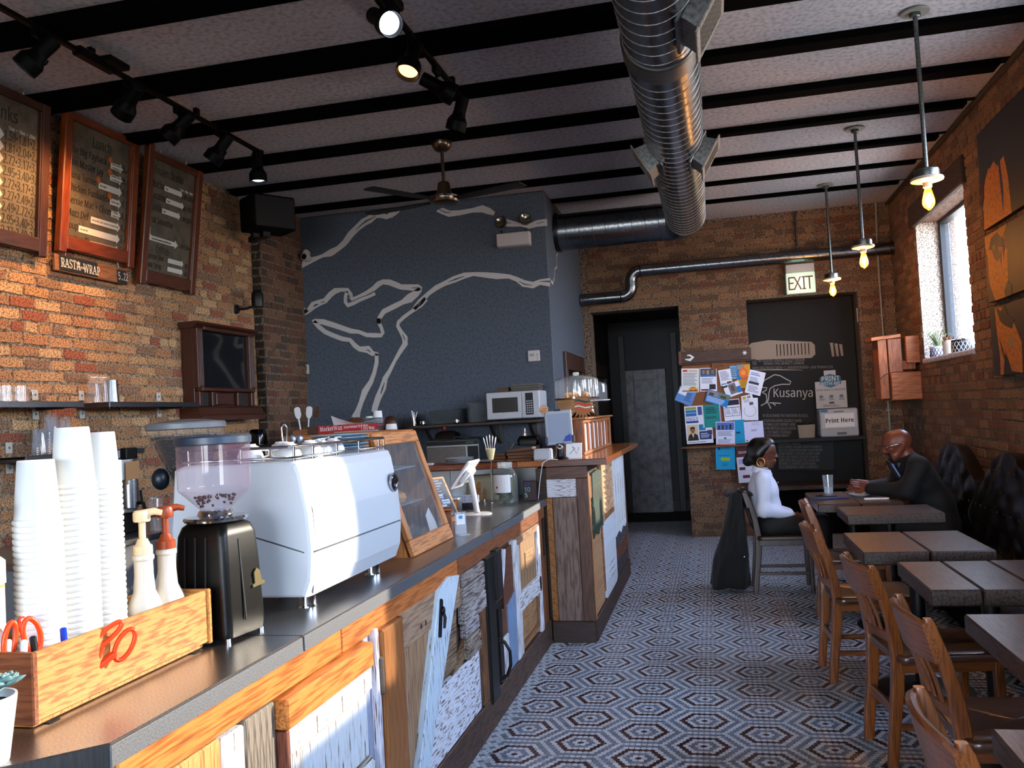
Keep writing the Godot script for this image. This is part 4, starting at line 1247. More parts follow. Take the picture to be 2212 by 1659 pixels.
func add_board() -> void:
	var b := thing("notice_board", "cork notice board under a dark plank on the brick pier", "notice board", v3(.05, 0, -10.315))
	obj("cork", MB.new().box(v3(-.01, 1.52, 0), v3(.72, .94, .03), .003), mat("cork", Color(.52, .33, .19), .95, 0, {"tex": "fine", "scale": v3(14, 14, 14)}), b)
	obj("head_plank", MB.new().box(v3(.02, 2.075, .005), v3(.79, .135, .03), .004), wood(Color(.27, .17, .12), 110, "grain", .6), b)
	obj("head_ledge", MB.new().box(v3(.03, 1.997, .02), v3(.86, .018, .06), .003), wood(Color(.24, .15, .1), 111, "grain", .6), b)
	obj("end_strip", MB.new().box(v3(-.385, 2.075, .01), v3(.03, .15, .04), .003), wood(Color(.45, .27, .16), 112, "grain", .6, {"axis": "y"}), b)
	obj("ledge", MB.new().box(v3(-.03, 1.035, .03), v3(.80, .02, .08), .003), wood(Color(.42, .25, .14), 113, "grain", .6), b)
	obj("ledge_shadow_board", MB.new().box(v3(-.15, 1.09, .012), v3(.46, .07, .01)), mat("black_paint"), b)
	ribbon(b, [-.325, 2.055, .012, -.27, 2.045, .03, -.235, 2.075, .03, -.27, 2.10, .02, -.30, 2.10, .012], .0212, mat("white_paper"), Transform3D(), "white_sticker")
	for a in [0.0, 60.0, 120.0]:
		obj("white_sticker", MB.new().box(v3(0, 0, 0), v3(.05, .008, .002)), mat("white_paper"), b, pos(.345, 2.085, .0215, v3(0, 0, a)))
	var W := Color(.86, .86, .9)
	var K := Color(.14, .14, .18)
	var BL := Color(.12, .42, .68)
	var CY := Color(.03, .55, .72)
	var ink := Color(.45, .47, .55)
	# name, label, x, y, w, h, tilt, paper, print
	var F := [
		["blue_leaflet", "blue leaflet slanting behind the yellow-car form", -.296, 1.632, .20, .18, -25, Color(.35, .52, .75), [[.05, .5, .5, .95, W]] + lines(.5, .9, .2, .8, 5, Color(.2, .3, .5))],
		["form", "cream form with red heading and a yellow car printed below", -.232, 1.809, .20, .275, -3, Color(.84, .84, .82), [[.08, .86, .34, .94, Color(.75, .12, .12)], [.4, .88, .9, .91, Color(.8, .4, .3)], [.05, .03, .95, .07, Color(.5, .05, .08)], [.42, .07, .92, .17, Color(.80, .55, .05)], [.52, .17, .8, .23, Color(.70, .48, .05)], [.5, .05, .58, .09, K], [.76, .05, .84, .09, K]] + lines(.08, .9, .28, .82, 9, ink)],
		["photo_sheet", "white sheet with a group photo and blue band across its top", -.028, 1.805, .19, .27, -2, W, [[.03, .68, .97, .97, Color(.25, .27, .33)], [.15, .74, .3, .9, Color(.55, .42, .36)], [.4, .72, .56, .9, Color(.6, .5, .45)], [.68, .74, .84, .92, Color(.5, .38, .32)], [.03, .62, .97, .69, BL], [.55, .08, .92, .3, Color(.12, .1, .14)], [.05, .03, .6, .1, Color(.35, .06, .15)]] + lines(.1, .85, .33, .58, 5, ink)],
		["blue_slip", "pale blue slip half hidden under the orange drink poster", .262, 1.87, .09, .15, -3, Color(.42, .62, .75), lines(.1, .9, .1, .9, 5, Color(.3, .4, .5))],
		["notice", "small white typed notice pinned left of the orange drink poster", .164, 1.82, .135, .18, 6, W, lines(.1, .9, .3, .9, 7, ink) + [[.55, .04, .95, .2, Color(.3, .2, .2)], [.05, .05, .5, .12, Color(.2, .5, .6)]]],
		["juice_poster", "poster of an orange drink on a blue and yellow ground", .363, 1.819, .15, .268, -2, Color(.80, .55, .08), [[0, .35, .35, 1, Color(.12, .45, .65)], [.05, .8, .6, .98, Color(.55, .5, .48)], [.35, .32, .98, .5, Color(.75, .35, .1)], [.3, .04, .95, .3, Color(.62, .5, .08)]]],
		["letter", "white letter slanting off the right edge of the board", .488, 1.737, .175, .27, -17, W, lines(.1, .8, .78, .92, 2, BL) + lines(.12, .7, .5, .72, 5, Color(.2, .45, .65)) + [[.1, .42, .75, .52, Color(.2, .16, .2)]] + lines(.15, .85, .08, .36, 6, ink)],
		["portrait_sheet", "sheet with a round grey portrait above the wide blue flyer", .236, 1.677, .185, .15, 17, W, [[.3, .15, .75, .95, Color(.42, .42, .44)], [.42, .35, .62, .8, Color(.35, .25, .22)], [.75, .1, 1, .6, BL], [0, .8, .28, .95, K]]],
		["plan_sheet", "white sheet with a black heading and boxed plan", .213, 1.443, .185, .24, 3, W, [[.03, .72, .97, .97, Color(.07, .07, .16)], [.06, .6, .95, .63, K], [.06, .2, .95, .22, K], [.06, .2, .08, .62, K], [.92, .2, .94, .62, K], [.5, .22, .52, .6, K]] + lines(.12, .45, .3, .56, 4, ink) + lines(.56, .88, .3, .56, 4, ink)],
		["circle_sheet", "white sheet printed with a large thin circle", .411, 1.441, .18, .255, -2, W, []],
		["event_flyer", "wide blue flyer with two outdoor photos hung slantwise", .061, 1.584, .262, .145, -20, Color(.10, .45, .72), [[.02, .55, .5, .96, Color(.5, .5, .5)], [.52, .55, .98, .96, Color(.4, .45, .38)], [.1, .58, .3, .8, Color(.25, .2, .2)], [.6, .6, .85, .8, Color(.2, .25, .15)]] + lines(.05, .95, .08, .5, 4, Color(.75, .85, .95))],
		["photo_card", "small white card of photos tilted over the circle sheet", .396, 1.535, .125, .135, 11, W, [[.1, .7, .4, .9, Color(.7, .6, .1)], [.5, .72, .8, .9, Color(.5, .5, .45)], [.55, .1, .9, .35, Color(.35, .3, .3)]] + lines(.12, .8, .4, .66, 4, ink)],
		["course_poster", "large English course poster with a smiling woman in black", -.168, 1.295, .30, .435, 1, Color(.84, .85, .88), [[.04, .9, .45, .97, Color(.55, .6, .2)], [.04, .82, .45, .89, BL], [.04, .73, .45, .81, Color(.12, .4, .65)], [.5, .75, .66, .97, Color(.25, .3, .5)], [.04, .55, .5, .6, Color(.1, .2, .5)], [.05, .08, .46, .5, Color(.82, .72, .58)], [.5, .1, .95, .32, Color(.08, .18, .38)], [.5, .34, .75, .5, Color(.1, .45, .6)], [.8, .22, .98, .34, Color(.25, .18, .35)]] + lines(.55, .9, .14, .28, 3, Color(.7, .75, .85)) + lines(.08, .9, .02, .06, 1, ink)],
		["teal_notice", "teal typed notice pinned over the course poster", -.016, 1.385, .205, .26, 1, Color(.06, .50, .48), [[0, .0, .06, 1, Color(.8, .8, .85)], [.94, .0, 1, 1, Color(.7, .6, .7)]] + lines(.2, .8, .6, .9, 4, Color(.05, .2, .22)) + lines(.15, .85, .38, .5, 2, Color(.05, .2, .22))],
		["cyan_slip", "bright cyan slip between two white sheets at the bottom", .288, 1.191, .112, .27, 0, CY, [[.1, .42, .5, .5, Color(.05, .2, .3)]] + lines(.1, .8, .06, .14, 2, Color(.3, .45, .5))],
		["group_flyer", "white flyer with a blue photo of people in a row", .124, 1.18, .212, .265, -2, Color(.80, .82, .90), [[.03, .64, .97, .97, Color(.30, .42, .66)], [.12, .66, .22, .84, Color(.08, .08, .1)], [.32, .66, .42, .86, Color(.3, .1, .1)], [.52, .66, .62, .86, Color(.1, .2, .55)], [.72, .66, .82, .88, Color(.08, .06, .06)], [.03, .01, .97, .05, Color(.8, .35, .15)], [.42, .25, .55, .32, Color(.1, .4, .4)]] + lines(.1, .9, .38, .6, 4, ink) + lines(.1, .9, .08, .24, 3, ink)],
		["sketch_sheet", "white sheet with a faint pencil sketch at lower right", .44, 1.185, .21, .23, 1, Color(.80, .80, .90), lines(.35, .7, .5, .62, 2, ink) + [[.06, .04, .14, .1, K]] + lines(.4, .9, .8, .95, 3, Color(.65, .65, .75))],
		["cyan_notice", "bright cyan notice with a yellow block hanging below the board", .107, .904, .214, .272, -2, CY, [[.12, .82, .26, .95, Color(.15, .2, .5)], [.27, .37, .73, .5, Color(.55, .68, .1)]] + lines(.32, .85, .84, .92, 2, Color(.05, .3, .45)) + lines(.12, .88, .56, .62, 1, Color(.05, .35, .5)) + lines(.3, .7, .14, .28, 3, Color(.05, .35, .5))],
		["card_tag", "small brown card pinned at the top of the cork", .104, 1.955, .16, .062, 1, Color(.50, .30, .15), lines(.1, .9, .2, .8, 3, Color(.25, .15, .08))],
	]
	var k := 0
	for f in F:
		k += 1
		var o := solo(f[0], MB.new().box(v3(0, 0, 0), v3(f[4], f[5], .001)), mat("paper_" + (f[7] as Color).to_html(false), f[7], .8), f[1], "flyer", pos(f[2], f[3], -10.297 + k * .0011, v3(0, 0, f[6])), "flyers on the notice board")
		if f[8].size():
			rects("print", o, f[4], f[5], f[8], .0007)
		if f[0] == "circle_sheet":
			var q := []
			for i in 25:
				q.append_array([.065 * cos(TAU * i / 24), .065 * sin(TAU * i / 24) - .02, .003])
			ribbon(o, q, .0008, mat("ink"), Transform3D(), "print")
		if f[0] == "juice_poster":
			obj("print", MB.new().prism(poly(circle_pts(0, .04, .052, .055)), .0008, .0012), mat("fruit", Color(.85, .38, .05), .6), o)
			obj("print", MB.new().prism(poly(circle_pts(0, .04, .03, .032, 6)), .0012, .0015), mat("fruit2", Color(.9, .55, .2), .6), o)
		if f[0] == "course_poster":
			text("lettering", "ENGLE", .044, mat("ink_blue", Color(.06, .12, .38), .7), o, pos(-.138, .045, .0025), "Droid Sans", .8)
			obj("print", MB.new().prism(poly(circle_pts(-.072, -.065, .024, .034)), .0025, .003), mat("skin_print", Color(.55, .36, .25), .7), o)
			obj("print", MB.new().prism(poly([-.135, -.18, -.01, -.18, -.02, -.12, -.055, -.095, -.07, -.15, -.09, -.095, -.12, -.12]), .0025, .003), mat("ink"), o)
			obj("print", MB.new().prism(poly([-.10, -.07, -.10, -.03, -.07, -.02, -.045, -.03, -.045, -.07, -.05, -.045, -.09, -.045]), .003, .0034), mat("hair_print", Color(.12, .07, .05), .7), o)
		if f[0] == "teal_notice":
			text("lettering", "FOR SOCIAL SECURITY", .014, mat("ink"), o, pos(0, .07, .001), "Droid Sans", .9, 1)
	# rounded maroon and white notice, its own outline
	var q := [-.086, -.21, .086, -.21, .086, .14]
	for i in 9:
		q.append_array([.086 * cos(PI * i / 8), .14 + .07 * sin(PI * i / 8)])
	var o := solo("maroon_notice", MB.new().prism(poly(q), -.0005, .0005), mat("paper_w", Color(.80, .79, .84), .8), "white notice with a rounded maroon top hanging below the board", "flyer", pos(.317, .822, -10.272, v3(0, 0, 2)), "flyers on the notice board")
	var t := [-.086, .08, .086, .08, .086, .14]
	for i in 9:
		t.append_array([.086 * cos(PI * i / 8), .14 + .07 * sin(PI * i / 8)])
	obj("print", MB.new().prism(poly(t), .0006, .001), mat("maroon", Color(.28, .05, .09), .7), o)
	text("lettering", "HOOVER", .026, mat("white_paper"), o, pos(-.06, .12, .0012), "Droid Serif", .9)
	rects("print", o, .172, .42, [[.12, .34, .5, .42, Color(.35, .06, .1)], [.3, .12, .75, .2, Color(.35, .06, .1)]] + lines(.1, .75, .5, .64, 4, Color(.4, .4, .75)), .0008)

func add_exit() -> void:
	var x := thing("exit_sign", "white illuminated EXIT sign with red letters on the brick wall", "exit sign", v3(1.047, 2.705, -10.255))
	obj("housing", MB.new().box(v3(0, .285, -.005), v3(.31, .10, .07), .008), mat("sign_box", Color(.62, .60, .60), .5), x)
	obj("light_face", MB.new().box(v3(0, .118, .0), v3(.31, .236, .07), .006), mat("exit_face", Color(.78, .84, .78), .5, 0, {"glow": .32, "glow_col": Color(.75, .9, .78)}), x)
	for w in [[-.108, "E"], [-.036, "X"], [.032, "I"], [.09, "T"]]:
		text("letter", w[1], .155, mat("exit_red", Color(.30, .01, .03), .5, 0, {"glow": .05, "glow_col": Color(.5, 0, .02)}), x, pos(w[0], .042, .0365), "Droid Sans", .78, 1, .003)
	var l := OmniLight3D.new()
	l.name = "exit_glow"
	l.light_energy = .02
	l.light_size = .1
	l.light_color = Color(.8, 1, .85)
	l.omni_range = 12.0
	l.omni_attenuation = 2.0
	l.shadow_enabled = true
	l.position = v3(0, .12, .12)
	x.add_child(l)

func spiral(called: String, a: Vector3, b: Vector3, r: float, pitch: float, m: Material, seam: Material, parent: Node, sr := .003) -> void:
	obj(called, MB.new().tube([a, a.lerp(b, .5), b], r, 40, false), m, parent)
	var d := (b - a).normalized()
	var L := a.distance_to(b)
	var s := d.cross(Vector3.UP if absf(d.y) < .9 else Vector3.RIGHT).normalized()
	var w := d.cross(s)
	var pts := []
	var n := int(L / pitch * 28)
	for i in n + 1:
		var t := float(i) / n
		var an := TAU * t * L / pitch
		pts.append(a + d * (t * L) + (s * cos(an) + w * sin(an)) * (r + .0005))
	obj("spiral_seam", MB.new().tube(pts, sr, 4, false), seam, parent)

func bend(c: Vector3, from: Vector3, to: Vector3, rad: float, n := 10) -> Array:
	var o := []
	for i in n + 1:
		var a := PI / 2 * i / n
		o.append(c + from * cos(a) * rad + to * sin(a) * rad)
	return o

func add_ducts() -> void:
	var gm := mat("galvanised", Color(.52, .54, .56), .27, 1.0, {"tex": "brushed", "scale": v3(3, 3, 3)})
	var sm := mat("seam", Color(.66, .67, .68), .35, 1.0)
	var sd := mat("seam_dark", Color(.22, .23, .25), .4, 1.0)
	# small duct along the back wall with its drop
	var s := thing("small_duct", "thin galvanised duct stepping down along the back brick wall", "duct", v3(0, 0, -10.2))
	var r := .068
	spiral("duct_run", v3(-.72, 3.115, 0), v3(2.03, 3.115, 0), r, .15, gm, sd, s, .0022)
	spiral("duct_run", v3(-1.44, 2.83, 0), v3(-.96, 2.83, 0), r, .15, gm, sd, s, .0022)
	obj("elbow", MB.new().tube(bend(v3(-.72, 3.0, 0), v3(0, 1, 0), v3(-1, 0, 0), .115), r + .002, 24), gm, s)
	obj("elbow", MB.new().tube(bend(v3(-.95, 2.945, 0), v3(1, 0, 0), v3(0, -1, 0), .115), r + .002, 24), gm, s)
	obj("riser", MB.new().tube([v3(-.835, 2.93, 0), v3(-.835, 3.02, 0)], r, 24, false), gm, s)
	for x in [-.72, -.96]:
		obj("collar", MB.new().tube([v3(x - .008, 3.115 if x > -.8 else 2.83, 0), v3(x + .008, 3.115 if x > -.8 else 2.83, 0)], r + .005, 24), sd, s)
	# the large one: run along the room, cross run into the mural block
	var d := thing("large_duct", "big galvanised spiral duct with louvred outlets under the ceiling", "duct")
	duct_main(d, gm, sm, sd)
	var cd := thing("conduit", "thin steel conduit rising to the ceiling above the exit sign", "conduit", v3(1.045, 3.18, -10.31))
	obj("pipe", MB.new().cyl(v3(0, .235, 0), .011, .47, 10), mat("conduit_grey", Color(.33, .32, .31), .4, .8), cd)
	for y in [.06, .36]:
		obj("clip", MB.new().box(v3(0, y, 0), v3(.05, .016, .026), .003), mat("conduit_grey"), cd)
	var c2 := thing("conduit", "long white conduit dropping down the right corner behind the cubby", "conduit", v3(1.885, 1.0, -10.31))
	obj("pipe", MB.new().tube([v3(0, 0, 0), v3(0, 2.02, 0), v3(.0, 2.2, .0), v3(.01, 2.4, .0), v3(.02, 2.65, 0)], .010, 10), mat("conduit_white", Color(.55, .53, .5), .5), c2)
	for y in [.35, 1.4, 2.3]:
		obj("clip", MB.new().box(v3(0, y, -.004), v3(.05, .014, .022), .003), mat("conduit_white"), c2)


# ---------------------------------------------------------------- big duct, tracks, fan, pendants, speaker
func duct_main(d: Node3D, gm: Material, sm: Material, sd: Material) -> void:
	var x := -.14
	var y := 3.35
	spiral("duct_run", v3(x, y, .5), v3(x, y, -4.33), .183, .115, gm, sm, d)
	spiral("duct_run", v3(x, y, -4.45), v3(x, y, -8.55), .19, .115, gm, sm, d)
	obj("collar", MB.new().tube([v3(x, y, -4.30), v3(x, y, -4.31), v3(x, y, -4.46), v3(x, y, -4.47)], [.188, .197, .2, .193], 40), mat("collar_grey", Color(.42, .43, .43), .45, 1.0), d)
	obj("elbow", MB.new().tube(bend(v3(x - .2, y, -8.55), v3(1, 0, 0), v3(0, 0, -1), .2, 12), .192, 40), gm, d)
	spiral("duct_run", v3(x - .2, y, -8.75), v3(-1.46, y, -8.75), .185, .13, gm, sd, d, .0026)
	obj("collar", MB.new().tube([v3(-1.44, y, -8.75), v3(-1.40, y, -8.75)], .198, 40), sd, d)
	for o in [[-3.95, 1, .32], [-6.15, 1, .27], [-6.15, -1, .27]]:
		var b := Basis.from_euler(v3(0, 0 if o[1] > 0 else PI, 0)) * Basis.from_euler(v3(0, 0, deg_to_rad(-30)))
		var tr := Transform3D(b, v3(x, y, o[0]))
		var hw: float = o[2] * .5
		var boot := MB.new()
		var rg := []
		for q in [[.165, hw * .95, .085], [.20, hw * .95, .085], [.265, hw * .95, .10]]:
			rg.append(PackedVector3Array([v3(q[0], q[2], -q[1]), v3(q[0], q[2], q[1]), v3(q[0], -q[2], q[1]), v3(q[0], -q[2], -q[1])]))
		for i in 2:
			for j in 4:
				boot.quad(rg[i][j], rg[i][(j + 1) % 4], rg[i + 1][(j + 1) % 4], rg[i + 1][j])
		obj("boot", boot, mat("boot_metal", Color(.55, .57, .58), .42, .9, {"tex": "blotch", "scale": v3(6, 6, 6)}), d, tr)
		obj("saddle", MB.new().box(v3(.17, 0, 0), v3(.02, .24, o[2] * 1.12), .004), gm, d, tr)
		var rgm := mat("register", Color(.62, .60, .56), .55, 0, {"tex": "blotch", "scale": v3(9, 9, 9)})
		var f := obj("register", MB.new().box(v3(.27, .115, 0), v3(.012, .03, o[2] * 1.1), .003), rgm, d, tr)
		for w in [[.27, -.115, 0.0, .012, .03, o[2] * 1.1], [.27, 0.0, o[2] * .5, .012, .2, .03], [.27, 0.0, -o[2] * .5, .012, .2, .03]]:
			obj("register_rim", MB.new().box(v3(w[0], w[1], w[2]), v3(w[3], w[4], w[5]), .003), rgm, f)
		for k in 7:
			obj("louvre", MB.new().box(Vector3.ZERO, v3(.016, .003, o[2] * .96)), rgm, f, pos(.268, -.09 + k * .03, 0, v3(0, 0, 35)))
		obj("dark_throat", MB.new().box(v3(.255, 0, 0), v3(.004, .19, o[2] * .94)), mat("black_plastic"), f)

# one spot of the track: head tube + flared can + lamp face, aimed along local -z
func spot(called: String, label: String, at: Vector3, dir: Vector3, lit: Color, power: float, glow: float) -> void:
	var o := thing(called, label, "spotlight", at, 0, "")
	var bm := mat("spot_black", Color(.012, .013, .015), .5, 0, {"spec": .2})
	obj("adapter", MB.new().box(v3(0, -.02, 0), v3(.03, .04, .09), .004), bm, o)
	obj("stem", MB.new().cyl(v3(0, -.07, 0), .008, .07, 8), bm, o)
	var d := dir.normalized()
	var h := v3(0, -.11, 0)
	var tr := frame(h, d.cross(Vector3.UP).normalized(), d.cross(Vector3.UP).normalized().cross(d) * 1.0)
	# local axes: build the can along local +y then turn it to d
	var q := Basis(Quaternion(Vector3.UP, d))
	tr = Transform3D(q, h)
	obj("housing", MB.new().lathe([Vector2(0, -.10), Vector2(.036, -.10), Vector2(.04, -.094), Vector2(.04, .0), Vector2(.043, .02), Vector2(.062, .05), Vector2(.065, .06), Vector2(.065, .115), Vector2(.061, .117), Vector2(.059, .10), Vector2(.05, .06), Vector2(0, .05)], 28), bm, o, tr)
	obj("yoke", MB.new().tube([v3(-.046, 0, 0), v3(-.05, .02, 0), v3(-.046, .045, 0)], .006, 6), bm, o, tr)
	var lamp := MB.new().lathe([Vector2(0, .108), Vector2(.03, .105), Vector2(.052, .095), Vector2(.054, .085)].map(func(p): return p), 24)
	if power > 0.0:
		obj("lamp_face", lamp, mat("lamp_" + lit.to_html(false), lit, .3, 0, {"glow": glow, "glow_col": lit}), o, tr)
		var s := SpotLight3D.new()
		s.name = "beam"
		s.light_color = lit
		s.light_energy = power
		s.light_size = .05
		s.spot_range = 12.0
		s.spot_attenuation = 2.0
		s.spot_angle = 42.0
		s.spot_angle_attenuation = 0.8
		s.shadow_enabled = true
		o.add_child(s)
		s.transform = Transform3D(Basis(Quaternion(Vector3.FORWARD, d)), h + d * .135)
	else:
		obj("lamp_face", lamp, mat("lamp_off", Color(.5, .5, .5), .2, .3), o, tr)

func add_tracks() -> void:
	var bm := mat("spot_black", Color(.012, .013, .015), .5, 0, {"spec": .2})
	var xs := [-3.19, -1.46]
	var zs := [[-2.2, -5.92], [-2.4, -5.40]]
	var who := ["track over the menu boards", "track over the counter"]
	for k in 2:
		var t := thing("light_track", "black ceiling %s" % who[k], "light track", v3(xs[k], 3.592, 0))
		obj("rail", MB.new().box(v3(0, 0, (zs[k][0] + zs[k][1]) / 2), v3(.035, .022, zs[k][0] - zs[k][1]), .003), bm, t)
		obj("rail_end", MB.new().box(v3(0, .0, zs[k][1] - .01), v3(.045, .03, .03), .004), bm, t)
		for z in ([-2.6, -3.0, -4.1, -5.1] if k == 0 else [-3.0, -4.2, -5.2]):
			obj("hanger", MB.new().box(v3(0, .035, z), v3(.03, .045, .04), .003), bm, t)
		if k == 0:
			obj("joiner", MB.new().box(v3(0, 0.0, -4.13), v3(.06, .05, .30), .008), bm, t)
			obj("joiner", MB.new().box(v3(.05, .01, -4.22), v3(.09, .035, .17), .008), bm, t)
		else:
			obj("joiner", MB.new().box(v3(0.02, 0.01, -4.05), v3(.10, .05, .16), .008), bm, t)
	var cool := Color(.86, .90, 1)
	var warm := Color(1, .72, .45)
	var y := 3.579
	var to_wall := v3(-.75, -.62, -.25)
	spot("track_spotlight", "black track spotlight with a cool white lamp nearest the drinks menu", v3(-3.19, y, -3.72), v3(-.62, -.72, .30), cool, 3.0, 6.0)
	spot("track_spotlight", "black track spotlight seen against the beam beside the track joiner", v3(-3.19, y, -4.42), to_wall, warm, 2.2, 4.0)
	spot("track_spotlight", "black track spotlight with a warm lit rim right of the lunch menu", v3(-3.19, y, -4.90), v3(-.70, -.68, .2), warm, 2.2, 5.0)
	spot("track_spotlight", "dark unlit track spotlight, last but one on the menu track", v3(-3.19, y, -5.38), v3(-.6, -.75, .1), warm, 0.0, 0.0)
	spot("track_spotlight", "black spotlight hanging straight down at the menu track's far end", v3(-3.19, y, -5.88), v3(.02, -1, .02), cool, 1.2, 4.0)
	spot("track_spotlight", "track spotlight over the counter shining cool white towards the camera", v3(-1.45, y, -3.95), v3(.62, -.55, .56), cool, 1.0, 3.5)
	spot("track_spotlight", "track spotlight over the counter glowing warm orange", v3(-1.46, y, -4.42), v3(-.12, -.90, .42), warm, 1.2, 3.0)
	spot("track_spotlight", "unlit black track spotlight lying sideways over the counter", v3(-1.46, y, -4.86), v3(.75, -.45, -.3), warm, 0.0, 0.0)
	spot("track_spotlight", "unlit black track spotlight at the far end of the counter track", v3(-1.46, y, -5.33), v3(-.35, -.92, -.15), warm, 0.0, 0.0)

func add_fan() -> void:
	var f := thing("ceiling_fan", "three-bladed ceiling fan on a brushed bronze rod before the mural", "ceiling fan", v3(-1.88, 3.18, -6.3))
	var br := mat("bronze", Color(.42, .36, .30), .28, 1.0)
	obj("canopy", MB.new().lathe([Vector2(0, .36), Vector2(.03, .36), Vector2(.055, .375), Vector2(.07, .40), Vector2(.078, .42), Vector2(.078, .46), Vector2(.072, .475), Vector2(0, .475)], 28), br, f)
	obj("ceiling_plate", MB.new().box(v3(0.0, .455, 0), v3(.24, .04, .06), .005), mat("bronze_dark", Color(.3, .28, .26), .4, .8), f)
	obj("rod", MB.new().cyl(v3(0, .23, 0), .013, .28, 14), br, f)
	obj("motor", MB.new().lathe([Vector2(0, -.045), Vector2(.07, -.045), Vector2(.105, -.03), Vector2(.115, -.01), Vector2(.115, .005), Vector2(.10, .018), Vector2(.065, .03), Vector2(.055, .06), Vector2(.045, .12), Vector2(.035, .13), Vector2(0, .13)], 32), br, f)
	obj("trim_ring", MB.new().lathe([Vector2(.10, .0), Vector2(.121, .0), Vector2(.121, .012), Vector2(.10, .012)], 32), mat("chrome"), f)
	for a in [168.0, -18.0, 236.0]:
		var b := MB.new()
		var P := [.0, .16, .35, .58, .60]
		var W := [.03, .055, .065, .07, .055]
		var rings := []
		for i in 5:
			rings.append(PackedVector3Array([v3(.09 + P[i], .006, W[i]), v3(.09 + P[i], .0, W[i]), v3(.09 + P[i], -.006, -W[i] * .9), v3(.09 + P[i], 0, -W[i] * .9)]))
		b.loft(rings)
		var bl := obj("blade", b, mat("blade_dark", Color(.035, .028, .025), .6), f, pos(0, -.012, 0, v3(0, a, 0)))
		obj("blade_iron", MB.new().box(v3(.13, .004, 0), v3(.12, .008, .035), .003), br, bl)

func add_pendants() -> void:
	var gz := mat("zinc", Color(.46, .48, .48), .38, 1.0, {"tex": "blotch", "scale": v3(20, 20, 20)})
	var zz := [-5.24, -7.37, -9.21]
	var nm := ["nearest the camera", "in the middle of the row", "farthest away beside the exit sign"]
	for k in 3:
		var p := thing("pendant_lamp", "bare filament bulb on a galvanised pipe, pendant %s" % nm[k], "pendant lamp", v3(1.243, 2.70, zz[k]), 0, "")
		obj("ceiling_plate", MB.new().lathe([Vector2(0, .945), Vector2(.075, .945), Vector2(.078, .952), Vector2(.07, .96), Vector2(0, .96)], 24), mat("plaster_ring", Color(.5, .5, .48), .7, .4), p)
		obj("flange", MB.new().cyl(v3(0, .935, 0), .03, .03, 14, .004), gz, p)
		obj("pipe", MB.new().cyl(v3(0, .475, 0), .0125, .94, 14), gz, p)
		var oct := []
		obj("box", MB.new().lathe([Vector2(0, .01), Vector2(.068, .01), Vector2(.07, .016), Vector2(.07, .052), Vector2(.066, .058), Vector2(0, .06)], 8), gz, p)
		obj("socket_plate", MB.new().lathe([Vector2(0, -.018), Vector2(.04, -.018), Vector2(.085, -.006), Vector2(.088, .002), Vector2(.084, .010), Vector2(0, .012)], 28), mat("porcelain", Color(.72, .66, .6), .4), p)
		obj("socket", MB.new().cyl(v3(0, -.03, 0), .024, .03, 16, .003), mat("porcelain"), p)
		var bulb := MB.new().lathe([Vector2(.014, -.045), Vector2(.018, -.055), Vector2(.026, -.085), Vector2(.033, -.115), Vector2(.033, -.135), Vector2(.026, -.152), Vector2(.012, -.165), Vector2(.004, -.172), Vector2(0, -.174)].map(func(q): return q), 20)
		obj("bulb", bulb, glass("bulb_amber", Color(1, .62, .22), .30, .02), p)
		var fil := []
		for i in 33:
			var a := TAU * i / 8.0
			fil.append(v3(cos(a) * (.013 + .006 * (i % 2)), -.075 - (.055 if i % 2 else .0), sin(a) * .012))
		obj("filament", MB.new().tube(fil, .0022, 5), mat("filament", Color(1, .66, .3), .5, 0, {"glow": 30.0, "glow_col": Color(1, .68, .32)}), p)
		var l := OmniLight3D.new()
		l.name = "bulb_light"
		l.light_color = Color(1, .66, .34)
		l.light_energy = .55
		l.light_size = .02
		l.omni_range = 12.0
		l.omni_attenuation = 2.0
		l.shadow_enabled = true
		l.position = v3(0, -.11, 0)
		p.add_child(l)

func add_speaker() -> void:
	var s := thing("wall_speaker", "black loudspeaker hung high in the corner over the old mantel", "speaker", v3(-3.72, 3.40, -7.0), 55)
	obj("cabinet", MB.new().box(v3(0, 0, 0), v3(.40, .30, .28), .015), mat("speaker_black", Color(.01, .011, .013), .7, 0, {"spec": .2}), s)
	obj("grille", MB.new().box(v3(0, 0, .142), v3(.37, .27, .012), .006), mat("grille_black", Color(.012, .013, .016), .85), s)
	obj("bracket", MB.new().box(v3(-.02, -.17, -.14), v3(.07, .05, .30), .004), mat("black_metal"), s)
	obj("clamp", MB.new().box(v3(-.1, -.18, -.05), v3(.06, .04, .05), .004), mat("black_metal"), s)
	obj("cable", MB.new().tube([v3(.05, -.14, -.1), v3(.04, -.19, -.12), v3(-.02, -.20, -.15), v3(-.05, -.17, -.2)], .004, 6), mat("cable_grey", Color(.25, .24, .22), .6), s)

